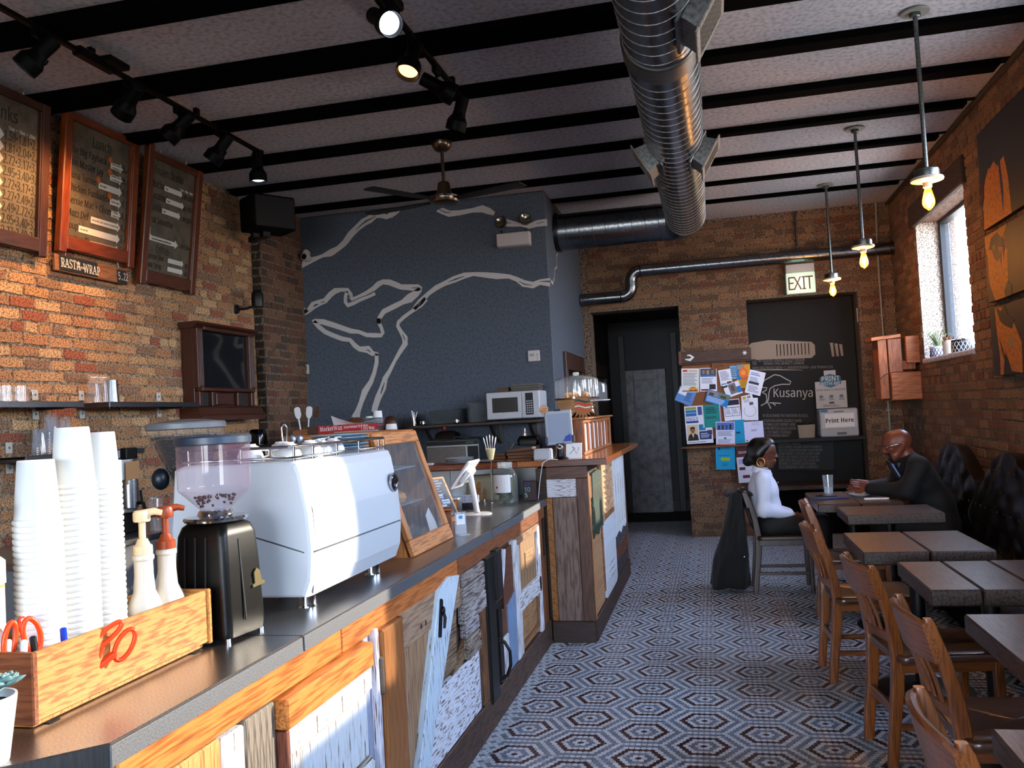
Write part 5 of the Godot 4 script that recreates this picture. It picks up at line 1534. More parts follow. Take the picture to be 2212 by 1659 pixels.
func add_wall_fixtures() -> void:
	var e := thing("emergency_light", "white twin-headed emergency light on the mural wall", "emergency light", v3(-1.76, 3.13, -8.2))
	obj("case", MB.new().box(v3(0, .07, .045), v3(.325, .13, .09), .006), mat("case_white", Color(.70, .67, .66), .5), e)
	obj("seam", MB.new().box(v3(0, .012, .0455), v3(.327, .003, .09)), mat("grey_dark", Color(.35, .36, .38), .6), e)
	for s in [[-.115, .25, -18.0], [.12, .255, 14.0]]:
		obj("neck", MB.new().cyl(v3(s[0], .15, .045), .009, .05, 8), mat("black_metal"), e)
		var t := pos(s[0], s[1], .05, v3(75, s[2], 0))
		obj("lamp_shell", MB.new().lathe([Vector2(0, -.05), Vector2(.025, -.045), Vector2(.048, -.02), Vector2(.056, .01), Vector2(.06, .012), Vector2(.06, .018), Vector2(.056, .02)], 24), mat("black_metal"), e, t)
		obj("lamp_lens", MB.new().lathe([Vector2(.055, .016), Vector2(.04, .005), Vector2(.02, -.006), Vector2(0, -.01)].map(func(q): return q), 24), mat("reflector", Color(.6, .58, .52), .2, .9), e, t)
	var th := thing("thermostat", "square white thermostat on the mural wall above the microwave", "thermostat", v3(-1.635, 2.075, -8.2))
	obj("case", MB.new().box(v3(0, 0, .012), v3(.115, .105, .024), .005), mat("case_white"), th)
	obj("screen", MB.new().box(v3(-.018, .008, .0245), v3(.045, .025, .002)), mat("lcd", Color(.5, .52, .5), .3), th)
	for q in [[.035, .012], [.035, -.005], [.035, -.028]]:
		obj("button", MB.new().cyl(Vector3.ZERO, .005, .004, 8), mat("grey_dark"), th, pos(q[0], q[1], .025, v3(90, 0, 0)))
	var c := thing("security_camera", "small white tube camera on the mural by the chimney", "camera", v3(-3.92, 3.22, -8.2))
	obj("mount", MB.new().lathe([Vector2(0, 0), Vector2(.035, 0), Vector2(.035, .04), Vector2(.02, .05), Vector2(0, .05)], 16), mat("case_white"), c, pos(-.015, .06, 0, v3(80, 0, 0)))
	obj("tube", MB.new().lathe([Vector2(0, 0), Vector2(.036, 0), Vector2(.038, .01), Vector2(.038, .09), Vector2(.03, .095)], 20), mat("case_white"), c, pos(.0, 0.01, .02, v3(88, 0, 0)))
	obj("lens", MB.new().cyl(Vector3.ZERO, .03, .01, 18), mat("black_plastic"), c, pos(0, .007, .108, v3(88, 0, 0)))
	var g2 := thing("wall_sensor", "small cream control box at the edge of the mural", "control box", v3(-4.0, 2.10, -8.19))
	obj("case", MB.new().box(v3(.0, 0, .01), v3(.06, .095, .03), .006), mat("cream_plastic", Color(.7, .65, .56), .5), g2)
	obj("window", MB.new().box(v3(.0, .012, .026), v3(.04, .05, .003)), mat("grey_dark"), g2)
	var h := thing("wall_hook_lamp", "small black sconce arm projecting from the left brick wall", "sconce", v3(XL, 2.6, -7.05))
	obj("plate", MB.new().lathe([Vector2(0, 0), Vector2(.045, 0), Vector2(.04, .018), Vector2(0, .022)], 16), mat("black_metal"), h, pos(0, 0, 0, v3(0, 0, -90)))
	obj("arm", MB.new().tube([v3(0, 0, 0), v3(.10, 0, -.01), v3(.17, .02, -.02)], .012, 8), mat("black_metal"), h)
	obj("shade", MB.new().lathe([Vector2(0, -.05), Vector2(.05, -.05), Vector2(.055, 0), Vector2(.05, .07), Vector2(.03, .10), Vector2(0, .105)], 16), mat("black_metal"), h, pos(.20, .06, -.03))
	# picture frames on the side of the mural block
	for k in 2:
		var z: float = [-9.42, -11.7][k]
		var p := thing("picture_frame", ["wide dark wooden frame on the side wall, behind the cake stand", "dark wooden frame on the side wall, deeper in the hall"][k], "picture frame", v3(-1.447 + .0 * k, 1.80, z), 90)
		for b in [[0, .25, 1.3, .18], [0, -.25, 1.3, .16]]:
			obj("rail", MB.new().box(v3(b[0], b[1], .015), v3(b[2], b[3], .03), .004), wood(Color(.24, .13, .08), 120 + k, "grain", .5), p)
		for s in [-1, 1]:
			obj("stile", MB.new().box(v3(s * .59, 0, .015), v3(.12, .34, .03), .004), wood(Color(.24, .13, .08), 122, "grain", .5, {"axis": "y"}), p)
		obj("picture", MB.new().box(v3(0, 0, .004), v3(1.1, .36, .006)), mat("dark_mirror", Color(.04, .045, .055), .12, .5), p)
	var sw := thing("switch_plate", "pale switch plate on the wall beside the bag rack", "switch", v3(-1.42, 1.27, -12.2), 90)
	obj("plate", MB.new().box(v3(0, 0, .004), v3(.3, .2, .008), .003), mat("plate_grey", Color(.16, .18, .21), .5), sw)
	obj("toggle", MB.new().box(v3(.04, 0, .012), v3(.05, .06, .01), .002), mat("plate_grey"), sw)


# ---------------------------------------------------------------- things on the long counter
const CT := 0.95
func V(a: Array) -> Array:
	var o := []
	for i in range(0, a.size(), 2):
		o.append(Vector2(a[i], a[i + 1]))
	return o

func add_box_and_cups() -> void:
	var m := wood(Color(.80, .55, .30), 130, "grain", .5, {"along": 1.6, "across": 5.0})
	var b := thing("wooden_box", "long pale wooden box holding paper cups and scissors", "box", v3(-1.42, CT, -1.77))
	obj("front_board", MB.new().box(Vector3.ZERO, v3(.60, .135, .014), .003), m, b, Transform3D(Basis(v3(0, 0, -1), v3(0, 1, 0), v3(1, 0, 0)), v3(.09, .082, 0)))
	obj("back_board", MB.new().box(Vector3.ZERO, v3(.60, .135, .014), .003), m, b, Transform3D(Basis(v3(0, 0, -1), v3(0, 1, 0), v3(1, 0, 0)), v3(-.09, .082, 0)))
	obj("end_board", MB.new().box(Vector3.ZERO, v3(.206, .140, .016), .003), wood(Color(.55, .30, .14), 131, "grain", .5), b, pos(-.003, .081, .302))
	obj("end_board", MB.new().box(Vector3.ZERO, v3(.206, .142, .016), .003), wood(Color(.82, .56, .28), 132, "grain", .5), b, pos(0, .081, -.302))
	obj("base_board", MB.new().box(v3(0, .008, 0), v3(.166, .012, .586), .002), m, b)
	for z in [-.25, .25]:
		obj("foot_strip", MB.new().box(v3(0, .001, z), v3(.19, .002, .03)), mat("felt_black", Color(.03, .03, .03), .9), b)
	# paper cups nested upside down, each cup its own
	var cup := MB.new().lathe(V([.0453, .0005, .0485, 0, .0495, .005, .0485, .009, .0455, .010, .0365, .130, .0355, .134, .033, .1335, .032, .131, 0, .131, 0, .1305, .0355, .1300, .0451, .010, .0453, .0005]), 32)
	var pm := mat("paper_cup", Color(.88, .88, .87), .6, 0, {"sss": .1})
	var st := [[-1.42, -1.60, 29, "left"], [-1.42, -1.712, 34, "tall middle"], [-1.45, -1.838, 33, "rear right"]]
	var proto: MeshInstance3D = null
	for s in st:
		for k in s[2]:
			var p := v3(s[0] + rnd(-.0003, .0003), CT + .0145 + k * .0134, s[1] + rnd(-.0003, .0003))
			var lab := "white paper cup nested upside down in the %s stack" % s[3]
			if k == s[2] - 1:
				lab = "topmost smooth white paper cup of the %s stack" % s[3]
			if proto == null:
				proto = solo("paper_cup", cup, pm, lab, "cup", pos(p.x, p.y, p.z), "paper cups in the %s stack" % s[3])
			else:
				dup(proto, p, rnd(0, 360), lab, "paper cups in the %s stack" % s[3])
	# syrup bottles with pumps
	for k in 2:
		var c: Material = [mat("cream_plastic2", Color(.90, .80, .64), .4), mat("tan_plastic", Color(.60, .25, .12), .35)][k]
		var o := thing("syrup_bottle", ["white syrup bottle with a cream pump beside the rear cup stack", "white syrup bottle with a reddish brown pump at the box end"][k], "bottle", [v3(-1.415, CT + .0145, -1.94), v3(-1.41, CT + .0145, -2.028)][k], [25, 40][k])
		obj("body", MB.new().lathe(V([0, 0, .036, 0, .040, .006, .040, .09, .042, .10, .042, .118, .038, .132, .026, .16, .023, .20, .0225, .235, .026, .24, .026, .248, .0215, .252, 0, .252]), 28), mat("bottle_white", Color(.86, .84, .79), .35, 0, {"sss": .1}), o)
		obj("cap", MB.new().lathe(V([0, .252, .0235, .252, .0235, .272, .018, .276, .012, .29, 0, .29]), 20), c, o)
		obj("pump_stem", MB.new().cyl(v3(0, .31, 0), .0085, .05, 12), c, o)
		obj("pump_head", MB.new().lathe(V([0, .333, .019, .333, .021, .337, .021, .355, .017, .361, 0, .362]), 20), c, o)
		obj("spout", MB.new().tube([v3(0, .352, 0), v3(.03, .357, 0), v3(.048, .352, 0)], [.011, .009, .007], 10), c, o)
	# white dispenser bottle at the left
	var d := thing("dispenser_bottle", "tall white cylinder bottle at the left edge behind scissors", "bottle", v3(-1.45, CT + .0145, -1.497))
	obj("body", MB.new().lathe(V([0, 0, .026, 0, .028, .005, .028, .26, .026, .265, 0, .265]), 24), mat("bottle_white"), d)
	obj("band", MB.new().lathe(V([.0284, .258, .0284, .262]), 24), mat("yellow_band", Color(.8, .55, .1), .5), d)
	obj("cap", MB.new().lathe(V([0, .265, .031, .265, .031, .31, .02, .32, .012, .325, .012, .41, 0, .41]), 20), mat("white_plastic"), d)
	obj("spout_head", MB.new().lathe(V([0, .395, .02, .40, .022, .42, 0, .43]), 16), mat("white_plastic"), d)
	# scissors: two handle loops and the blades going down into the box
	var om := mat("orange_plastic")
	var S := [[-1.385, -1.505, .0, 20.0, "orange scissors with wide loops leaning furthest left in box"], [-1.395, -1.575, 12.0, -20.0, "orange scissors standing upright in the middle of the box"], [-1.365, -1.615, -42.0, 0.0, "orange scissors tipped over to the right in the box"]]
	for k in 3:
		var s: Array = S[k]
		var o := thing("scissors", s[4], "scissors", v3(s[0], CT + .016, s[1]), 50 + s[3])
		var tr := pos(0, .0, 0, v3(0, 0, s[2]))
		var y0 := .10 if k < 2 else .085
		for e in ([-1, 1] if k != 1 else [1]):
			var loop := []
			for i in 21:
				var a := TAU * i / 20
				var rx: float = .014 + .003 * e
				loop.append(v3(e * (.022 if k != 1 else .012) + cos(a) * rx - sin(a) * .006 * e, y0 + .055 + sin(a) * .034, 0))
			obj("handle_loop", MB.new().tube(loop, .0055, 8, false), om, o, tr)
			obj("handle_shank", MB.new().tube([v3(e * .016, y0 + .028, 0), v3(e * .008, y0, 0), v3(0, y0 - .03, 0)], [.008, .009, .006], 8), om, o, tr)
		obj("blades", MB.new().box(v3(0, .045 if k < 2 else .05, 0), v3(.014, .085, .004), .001), mat("chrome"), o, tr)
	var pens := [[-1.352, -1.52, Color(.06, .06, .07), "black marker standing between the orange scissors"], [-1.346, -1.585, Color(.75, .77, .8), "pale pen with a blue cap in the box front"], [-1.40, -1.485, Color(.85, .85, .86), "white plastic stick at the left end of the box"], [-1.37, -1.482, Color(.84, .84, .86), "thin white stick beside the first white stick"]]
	for k in 4:
		var o := thing("pen", pens[k][3], "pen", v3(pens[k][0], CT + .0145, pens[k][1]))
		var t := pos(0, 0, 0, v3(3 - k, 0, 4 - 3 * k))
		obj("barrel", MB.new().lathe(V([0, 0, .005, .002, .006, .01, .006, .15 - .02 * (k % 2), 0, .153 - .02 * (k % 2)]), 12), mat("pen_%d" % k, pens[k][2], .4), o, t)
		obj("cap", MB.new().lathe(V([0, .12, .007, .12, .007, .155, .004, .158, 0, .158]), 12), mat("pen_blue", Color(.02, .22, .7), .35) if k == 1 else mat("pen_%d" % k), o, t)
	# succulent in a white pot
	var p := thing("potted_succulent", "blue-green succulent in a white tapered pot at the counter corner", "plant", v3(-1.285, CT, -1.305))
	obj("pot", MB.new().lathe(V([0, 0, .036, 0, .039, .004, .054, .112, .054, .118, .050, .118, .046, .10, 0, .098]), 32), mat("pot_white", Color(.84, .85, .87), .45), p)
	var lf := MB.new()
	for r in 3:
		var c := [v3(.01, .118, .012), v3(-.02, .13, -.02), v3(.035, .135, -.01)][r] as Vector3
		for ring in 3:
			for i in 7 - ring:
				var a := TAU * (i + .5 * ring) / (7 - ring) + r
				var tilt := .35 + ring * .42
				var dir := v3(cos(a) * cos(tilt), sin(tilt), sin(a) * cos(tilt))
				var L := .036 - ring * .007
				lf.tube([c, c + dir * L * .4, c + dir * L * .8, c + dir * L * 1.05], [.004, .0085, .007, .001], 6, false, Vector2(1.25, .6))
	obj("rosettes", lf, mat("succulent", Color(.42, .56, .56), .55, 0, {"sss": .15}), p)
	obj("soil", MB.new().cyl(v3(0, .1, 0), .046, .008, 20), mat("soil", Color(.08, .06, .05), .95), p)

func add_grinders() -> void:
	var g1 := thing("coffee_grinder", "black coffee grinder with a nearly empty clear hopper beside box", "coffee grinder", v3(-1.362, CT, -2.19), -8)
	var bm := mat("grinder_black", Color(.055, .055, .055), .36, .5, {"tex": "fine", "scale": v3(12, 12, 12)})
	# body: rounded block, narrower at the top
	var rings := []
	for q in [[.012, .185, .165], [.03, .19, .168], [.20, .176, .158], [.28, .165, .148], [.305, .15, .13], [.318, .12, .10]]:
		rings.append(round_rect(q[1], q[2], .022, q[0]))
	obj("body", MB.new().loft(rings), bm, g1)
	for k in 3:
		obj("vent_slot", MB.new().box(Vector3.ZERO, v3(.006, .19, .003), .001), mat("ink"), g1, pos(-.045 + k * .035, .185, .0815, v3(-3.2, 0, 0)))
	obj("side_groove", MB.new().box(Vector3.ZERO, v3(.003, .22, .006), .001), mat("ink"), g1, pos(.0915, .16, .015, v3(0, 0, 4)))
	for s in [[-.08, .07], [.08, .07], [.08, -.07], [-.08, -.07]]:
		obj("foot", MB.new().cyl(v3(s[0], .007, s[1]), .008, .014, 10), mat("chrome"), g1)
	var em := obj("emblem", MB.new().prism(poly([-.022, -.02, .03, -.02, .03, -.012, .018, -.008, .012, .02, 0, .03, -.012, .02, -.012, -.01, -.022, -.012]), 0, .004, .001), mat("brass", Color(.72, .66, .5), .3, .9), g1, pos(.092, .15, -.045, v3(0, 90, 4)))
	obj("collar", MB.new().lathe(V([0, .316, .085, .318, .088, .324, .084, .330, .05, .334, .046, .345, .042, .348, 0, .348]), 32), mat("chrome"), g1)
	var hop := glass("hopper_plastic", Color(.62, .5, .62), .16, .04)
	obj("hopper", MB.new().lathe(V([.040, .345, .044, .352, .095, .402, .0985, .41, .0985, .53]), 40), hop, g1)
	obj("lid", MB.new().lathe(V([0, .528, .10, .528, .103, .531, .103, .548, .099, .553, 0, .555]), 40), mat("lid_blue", Color(.18, .24, .31), .35), g1)
	var bean := mat("beans", Color(.11, .055, .04), .3, 0, {"spec": .6})
	beans(g1, bean, 60, .352, .385, .040, .058)
	# the second one behind, full of beans
	var g2 := thing("coffee_grinder", "coffee grinder with a wide conical hopper full of dark beans", "coffee grinder", v3(-1.80, CT, -2.73), 10)
	var r2 := []
	for q in [[0, .19, .24], [.05, .19, .24], [.10, .17, .20], [.22, .15, .17], [.30, .12, .13]]:
		r2.append(round_rect(q[1], q[2], .03, q[0]))
	obj("body", MB.new().loft(r2), mat("grinder_pale", Color(.62, .65, .72), .35), g2)
	obj("collar", MB.new().lathe(V([0, .29, .11, .292, .112, .30, .06, .31, .058, .36, .045, .365, 0, .365]), 28), mat("chrome"), g2)
	obj("hopper", MB.new().lathe(V([.034, .36, .040, .37, .122, .545, .127, .555, .130, .58]), 44), glass("hopper_clear", Color(.9, .9, .9), .05, .04), g2)
	obj("lid", MB.new().lathe(V([0, .578, .130, .578, .134, .581, .134, .597, .13, .602, .06, .612, 0, .614]), 44), mat("lid_grey", Color(.42, .43, .44), .4), g2)
	obj("bean_mass", MB.new().lathe(V([.03, .365, .036, .375, .110, .535, .105, .545, 0, .548]), 40), bean, g2)
	beans(g2, bean, 420, .38, .552, .042, .118)
	obj("dosing_handle", MB.new().tube([v3(.05, .295, .09), v3(-.03, .30, .12), v3(-.13, .298, .14)], [.008, .010, .011], 10), wood(Color(.42, .26, .15), 134), g2)
	obj("knob", MB.new().ball(v3(-.085, .41, .03), v3(.03, .038, .03), 16, 10), mat("knob_blue", Color(.04, .09, .14), .4), g2)

func beans(o: Node3D, m: Material, n: int, y0: float, y1: float, r0: float, r1: float) -> void:
	var mb := MB.new()
	for k in n:
		var y := lerpf(y0, y1, sqrt(rng.randf()))
		var r := lerpf(r0, r1, (y - y0) / (y1 - y0)) - .004
		var a := rnd(0, TAU)
		if rng.randf() < .35:
			y = y1
			r *= sqrt(rng.randf())
		mb.xf(Transform3D(Basis.from_euler(v3(rnd(0, 3), rnd(0, 6), rnd(0, 3))), v3(cos(a) * r, y, sin(a) * r)))
		mb.ball(Vector3.ZERO, v3(.006, .0035, .0045), 6, 4)
	obj("beans", mb, m, o).set_meta("kind", "stuff")

func round_rect(w: float, d: float, r: float, y: float, n := 4) -> PackedVector3Array:
	var p := PackedVector3Array()
	for c in 4:
		var sx: float = [1, -1, -1, 1][c]
		var sz: float = [-1, -1, 1, 1][c]
		for i in n + 1:
			var a := PI / 2 * c + PI / 2 * i / n
			p.append(v3(sx * (w / 2 - r) + cos(a) * r, y, sz * (d / 2 - r) - sin(a) * r))
	return p

func add_machine() -> void:
	var e := thing("espresso_machine", "large white enamelled espresso machine with a round chrome badge", "espresso machine", v3(-1.2, CT, -2.81))
	var w := mat("enamel", Color(.80, .82, .84), .32, 0, {"coat": .3})
	var prof := [[-.02, .05], [.0, .10], [.008, .19], [.002, .30], [-.02, .43], [-.03, .455], [-.05, .462], [-.42, .462], [-.45, .45], [-.47, .26], [-.47, .22], [-.43, .05]]
	var rings := []
	for s in [[-.385, .982], [-.378, .998], [-.36, 1.0], [.34, 1.0], [.372, .995], [.382, .98], [.386, .95]]:
		var ring := PackedVector3Array()
		for q in prof:
			ring.append(v3(-.27 + (q[0] + .27) * s[1], .25 + (q[1] - .25) * s[1], s[0]))
		ring.reverse()
		rings.append(ring)
	var mb := MB.new()
	for i in rings.size() - 1:
		var n: int = prof.size()
		for j in n:
			mb._eq(rings[i][j], rings[i][(j + 1) % n], rings[i + 1][(j + 1) % n], rings[i + 1][j], v3(-.27, .25, (rings[i][j].z + rings[i + 1][j].z) / 2))
	for side in [0, rings.size() - 1]:
		var o := v3(-.27, .25, rings[side][0].z)
		for j in prof.size():
			mb._et(o, rings[side][j], rings[side][(j + 1) % prof.size()], v3(-.27, .25, 0))
	obj("casing", mb, w, e)
	var gv := mat("groove", Color(.30, .32, .34), .6)
	obj("groove", MB.new().box(v3(.006, .187, 0), v3(.006, .005, .74), .001), gv, e)
	obj("groove", MB.new().tube([v3(.007, .187, .37), v3(-.02, .187, .384), v3(-.10, .212, .3845), v3(-.26, .26, .384), v3(-.44, .31, .38)], .003, 6), gv, e)
	obj("groove", MB.new().tube([v3(-.035, .43, .355), v3(-.0, .31, .357), v3(.0055, .19, .358), v3(-.012, .06, .356)], .002, 5), gv, e)
	obj("groove", MB.new().tube([v3(-.14, .10, .383), v3(-.12, .05, .379)], .003, 5), gv, e)
	for p in [[-.08, .26], [-.08, -.28], [-.40, .26], [-.40, -.28]]:
		obj("foot", MB.new().lathe(V([0, 0, .032, 0, .03, .01, .028, .05, 0, .05]), 20), mat("chrome"), e, pos(p[0], 0, p[1]))
	# badge
	var bt := pos(.001, .337, -.325, v3(0, 90, 0))
	var bd := obj("badge", MB.new().lathe(V([0, 0, .034, 0, .034, .006, .028, .009, 0, .009]), 28), mat("badge_dark", Color(.05, .055, .06), .25, .4), e, bt * pos(0, 0, 0, v3(90, 0, 0)))
	obj("badge_ring", MB.new().lathe(V([.029, 0, .036, 0, .036, .009, .032, .012, .029, .009]), 28), mat("chrome"), bd)
	for q in [[-.013, .006, .02], [0, .01, .02], [.011, .004, .02], [-.007, -.009, .026], [.010, -.010, .02]]:
		obj("badge_letter", MB.new().box(v3(q[0], .010, -q[1]), v3(.008, .002, .008), .001), mat("chrome"), bd)
	# gallery rail
	var ch := mat("chrome")
	obj("rail", MB.new().tube([v3(-.42, .505, .375), v3(-.06, .505, .378), v3(-.046, .505, .37), v3(-.046, .505, -.37), v3(-.06, .505, -.378), v3(-.42, .505, -.375)], .0045, 8), ch, e)
	obj("rail", MB.new().tube([v3(-.42, .472, .38), v3(-.045, .472, .38), v3(-.04, .472, -.38)], .004, 8), ch, e)
	for z in [.37, .24, .06, -.13, -.32, -.372]:
		obj("rail_post", MB.new().cyl(v3(-.046, .484, z), .004, .045, 8), ch, e)
	for x in [-.22, -.40]:
		obj("rail_post", MB.new().cyl(v3(x, .484, .377), .004, .045, 8), ch, e)
	obj("frame_loop", MB.new().tube([v3(-.20, .462, .02), v3(-.20, .515, .02), v3(-.12, .52, -.02), v3(-.10, .52, -.1)], .004, 8), ch, e)
	# cups upside down on the top
	var cup := MB.new().lathe(V([.040, 0, .042, .001, .040, .02, .030, .045, .018, .052, .018, .056, .015, .056, .015, .054, 0, .054]), 24)
	var pl := [[-.10, .30, "nearest the grinder"], [-.16, .22, "second from the grinder"], [-.09, .17, "in the front middle"], [-.10, .07, "fourth along the front rail"], [-.10, -.03, "beside the stacked plates"], [-.22, .12, "in the second row"], [-.22, .32, "in the back corner"]]
	for q in pl:
		var o := thing("espresso_cup", "white coffee cup upside down on the espresso machine, %s" % q[2], "cup", v3(-1.2 + q[0], CT + .4625, -2.81 + q[1]), rnd(0, 360), "cups on the espresso machine")
		obj("bowl", cup, mat("ceramic"), o)
		obj("handle", MB.new().tube([v3(.038, .012, 0), v3(.055, .018, 0), v3(.056, .032, 0), v3(.034, .036, 0)], .0035, 6), mat("ceramic"), o)
	for k in 5:
		solo("saucer_plate", MB.new().lathe(V([0, .004, .05, .004, .055, 0, .06, .002, .105, .016, .108, .018, .106, .020, .06, .008, 0, .007]), 36), mat("plate_blue", Color(.60, .70, .76), .3), ["pale blue plate at the bottom of the espresso machine stack", "pale blue plate, second from the bottom on the espresso machine", "pale blue plate in the middle of the espresso machine stack", "pale blue plate, second from the top on the espresso machine", "topmost pale blue plate stacked on the espresso machine"][k], "plate", pos(-1.36, CT + .463 + k * .0115, -3.03), "pale blue plates on the espresso machine")
	var tg := thing("wire_tool", "looped wire whisk tool standing on the espresso machine", "tool", v3(-1.42, CT + .463, -2.72))
	obj("base", MB.new().cyl(v3(0, .02, 0), .03, .04, 16, .004), mat("chrome"), tg)
	obj("loop", MB.new().tube([v3(.0, .04, .01), v3(-.005, .10, .012), v3(.0, .115, 0), v3(.005, .10, -.012), v3(0, .04, -.01)], .003, 6), ch, tg)
	for s in [.02, .045]:
		obj("spoon", MB.new().ball(v3(s, .06, -.02), v3(.012, .018, .004), 12, 8), mat("spoon_dull", Color(.5, .53, .6), .3, 1.0), tg)

func add_case() -> void:
	var c := thing("pastry_case", "wooden pastry case with a slanted glass front and shelves", "display case", v3(-1.245, CT, -3.72))
	var m := wood(Color(.78, .51, .26), 140, "grain", .5)
	var my := wood(Color(.76, .49, .25), 141, "grain", .5, {"axis": "y"})
	# side panels (trapezoids) in the x-y plane
	for z in [.262, -.278]:
		obj("side_panel", MB.new().prism(poly([-.02, 0, -.176, .505, -.56, .505, -.56, 0]), z, z + .016), my, c)
	obj("top_board", MB.new().box(v3(-.365, .515, 0), v3(.40, .02, .556), .003), wood(Color(.74, .47, .23), 142, "grain", .5, {"axis": "z"}), c)
	obj("base_board", MB.new().box(v3(-.29, .008, 0), v3(.52, .016, .52), .002), wood(Color(.70, .46, .25), 143, "grain", .6, {"axis": "z"}), c)
	# slanted front frame: local x = along -z, y = up the slope
	var f := Node3D.new()
	f.name = "front_frame"
	c.add_child(f)
	var up := v3(-.166, .52, 0).normalized()
	f.transform = Transform3D(Basis(v3(0, 0, -1), up, v3(0, 0, -1).cross(up)), v3(0, 0, 0))
	obj("bottom_rail", MB.new().box(v3(0, .035, 0), v3(.556, .07, .022), .003), m, f)
	obj("top_rail", MB.new().box(v3(0, .515, 0), v3(.556, .055, .022), .003), m, f)
	for s in [-1, 1]:
		obj("stile", MB.new().box(v3(s * .255, .28, .0), v3(.046, .418, .022), .003), wood(Color(.76, .5, .26), 144 + s, "grain", .5, {"axis": "y"}), f)
	obj("pane", MB.new().box(v3(0, .28, 0), v3(.47, .42, .003)), glass("pane", Color(.9, .96, 1), .06), f)
	var sh := mat("shelf_glass", Color(.58, .62, .66), .3)
	for k in 2:
		obj("shelf", MB.new().box(v3(-.33, .19 + k * .16, 0), v3(.40 - k * .05, .008, .52), .002), sh, c)
	obj("back_panel", MB.new().box(v3(-.555, .25, 0), v3(.008, .48, .52)), mat("case_back", Color(.62, .62, .66), .6), c)
	# pastries
	var y := CT + .016
	var br := mat("crust", Color(.50, .27, .12), .6, 0, {"tex": "brick", "scale": v3(12, 12, 12), "bump": .3})
	var pa := mat("dough_pale", Color(.78, .55, .30), .6)
	var plate := MB.new().lathe(V([0, .003, .06, .003, .065, 0, .07, .002, .115, .012, .117, .015, .07, .007, 0, .006]), 32)
	var spots := [[-1.42, y, -3.62, "on the floor of the pastry case"], [-1.44, CT + .194, -3.66, "on the middle shelf of the pastry case"], [-1.46, CT + .354, -3.62, "on the top shelf of the pastry case"]]
	for s in spots:
		solo("serving_plate", plate, mat("plate_grey2", Color(.55, .58, .62), .35), "grey-blue plate of pastries " + s[3], "plate", pos(s[0], s[1], s[2]))
	var mf := thing("muffin", "brown crusty muffin in torn paper at the pastry case floor", "muffin", v3(-1.40, y + .008, -3.60))
	obj("crown", MB.new().lathe(V([0, .05, .045, .05, .055, .065, .05, .085, .03, .10, 0, .105]), 20), br, mf)
	obj("paper_case", MB.new().lathe(V([0, 0, .034, 0, .046, .055, .044, .055, .03, .004]), 18), mat("paper_brown", Color(.42, .27, .16), .8), mf)
	var wrap := MB.new()
	for k in 5:
		var a := k * TAU / 5
		wrap.tri(v3(cos(a) * .045, .04, sin(a) * .045), v3(cos(a + .9) * .045, .04, sin(a + .9) * .045), v3(cos(a + .4) * .07, .125, sin(a + .4) * .07))
	obj("paper_points", wrap, mat("paper_brown"), mf)
	solo("muffin", MB.new().lathe(V([0, 0, .034, 0, .045, .05, .058, .06, .052, .08, .03, .095, 0, .10]), 20), br, "second brown muffin behind the wrapped one in the case", "muffin", pos(-1.40, y + .008, -3.69))
	solo("dark_bun", MB.new().lathe(V([0, 0, .045, .002, .052, .02, .045, .04, .02, .052, 0, .054]), 20), mat("choc", Color(.07, .05, .06), .35), "dark glazed bun on the case's middle shelf", "bun", pos(-1.42, CT + .203, -3.60))
	solo("pale_bun", MB.new().lathe(V([0, 0, .05, .002, .056, .02, .05, .04, .02, .054, 0, .056]), 20), pa, "golden brown bun beside the dark bun on middle shelf", "bun", pos(-1.42, CT + .203, -3.72))
	solo("croissant", MB.new().tube([v3(0, .018, -.06), v3(.02, .022, -.03), v3(.025, .026, 0), v3(.02, .022, .03), v3(0, .018, .06)], [.006, .018, .024, .018, .006], 12), mat("choc"), "dark croissant on the case's top shelf", "croissant", pos(-1.46, CT + .362, -3.62))
	var nk := MB.new().prism(poly([0, 0, .12, 0, .12, .06, .09, .13, .02, .10]), 0, .002)
	solo("paper_napkin", nk, mat("white_paper"), "folded white paper leaning inside the lower corner of the case", "paper", Transform3D(f.transform.basis, v3(-1.29, CT + .03, -3.83)))

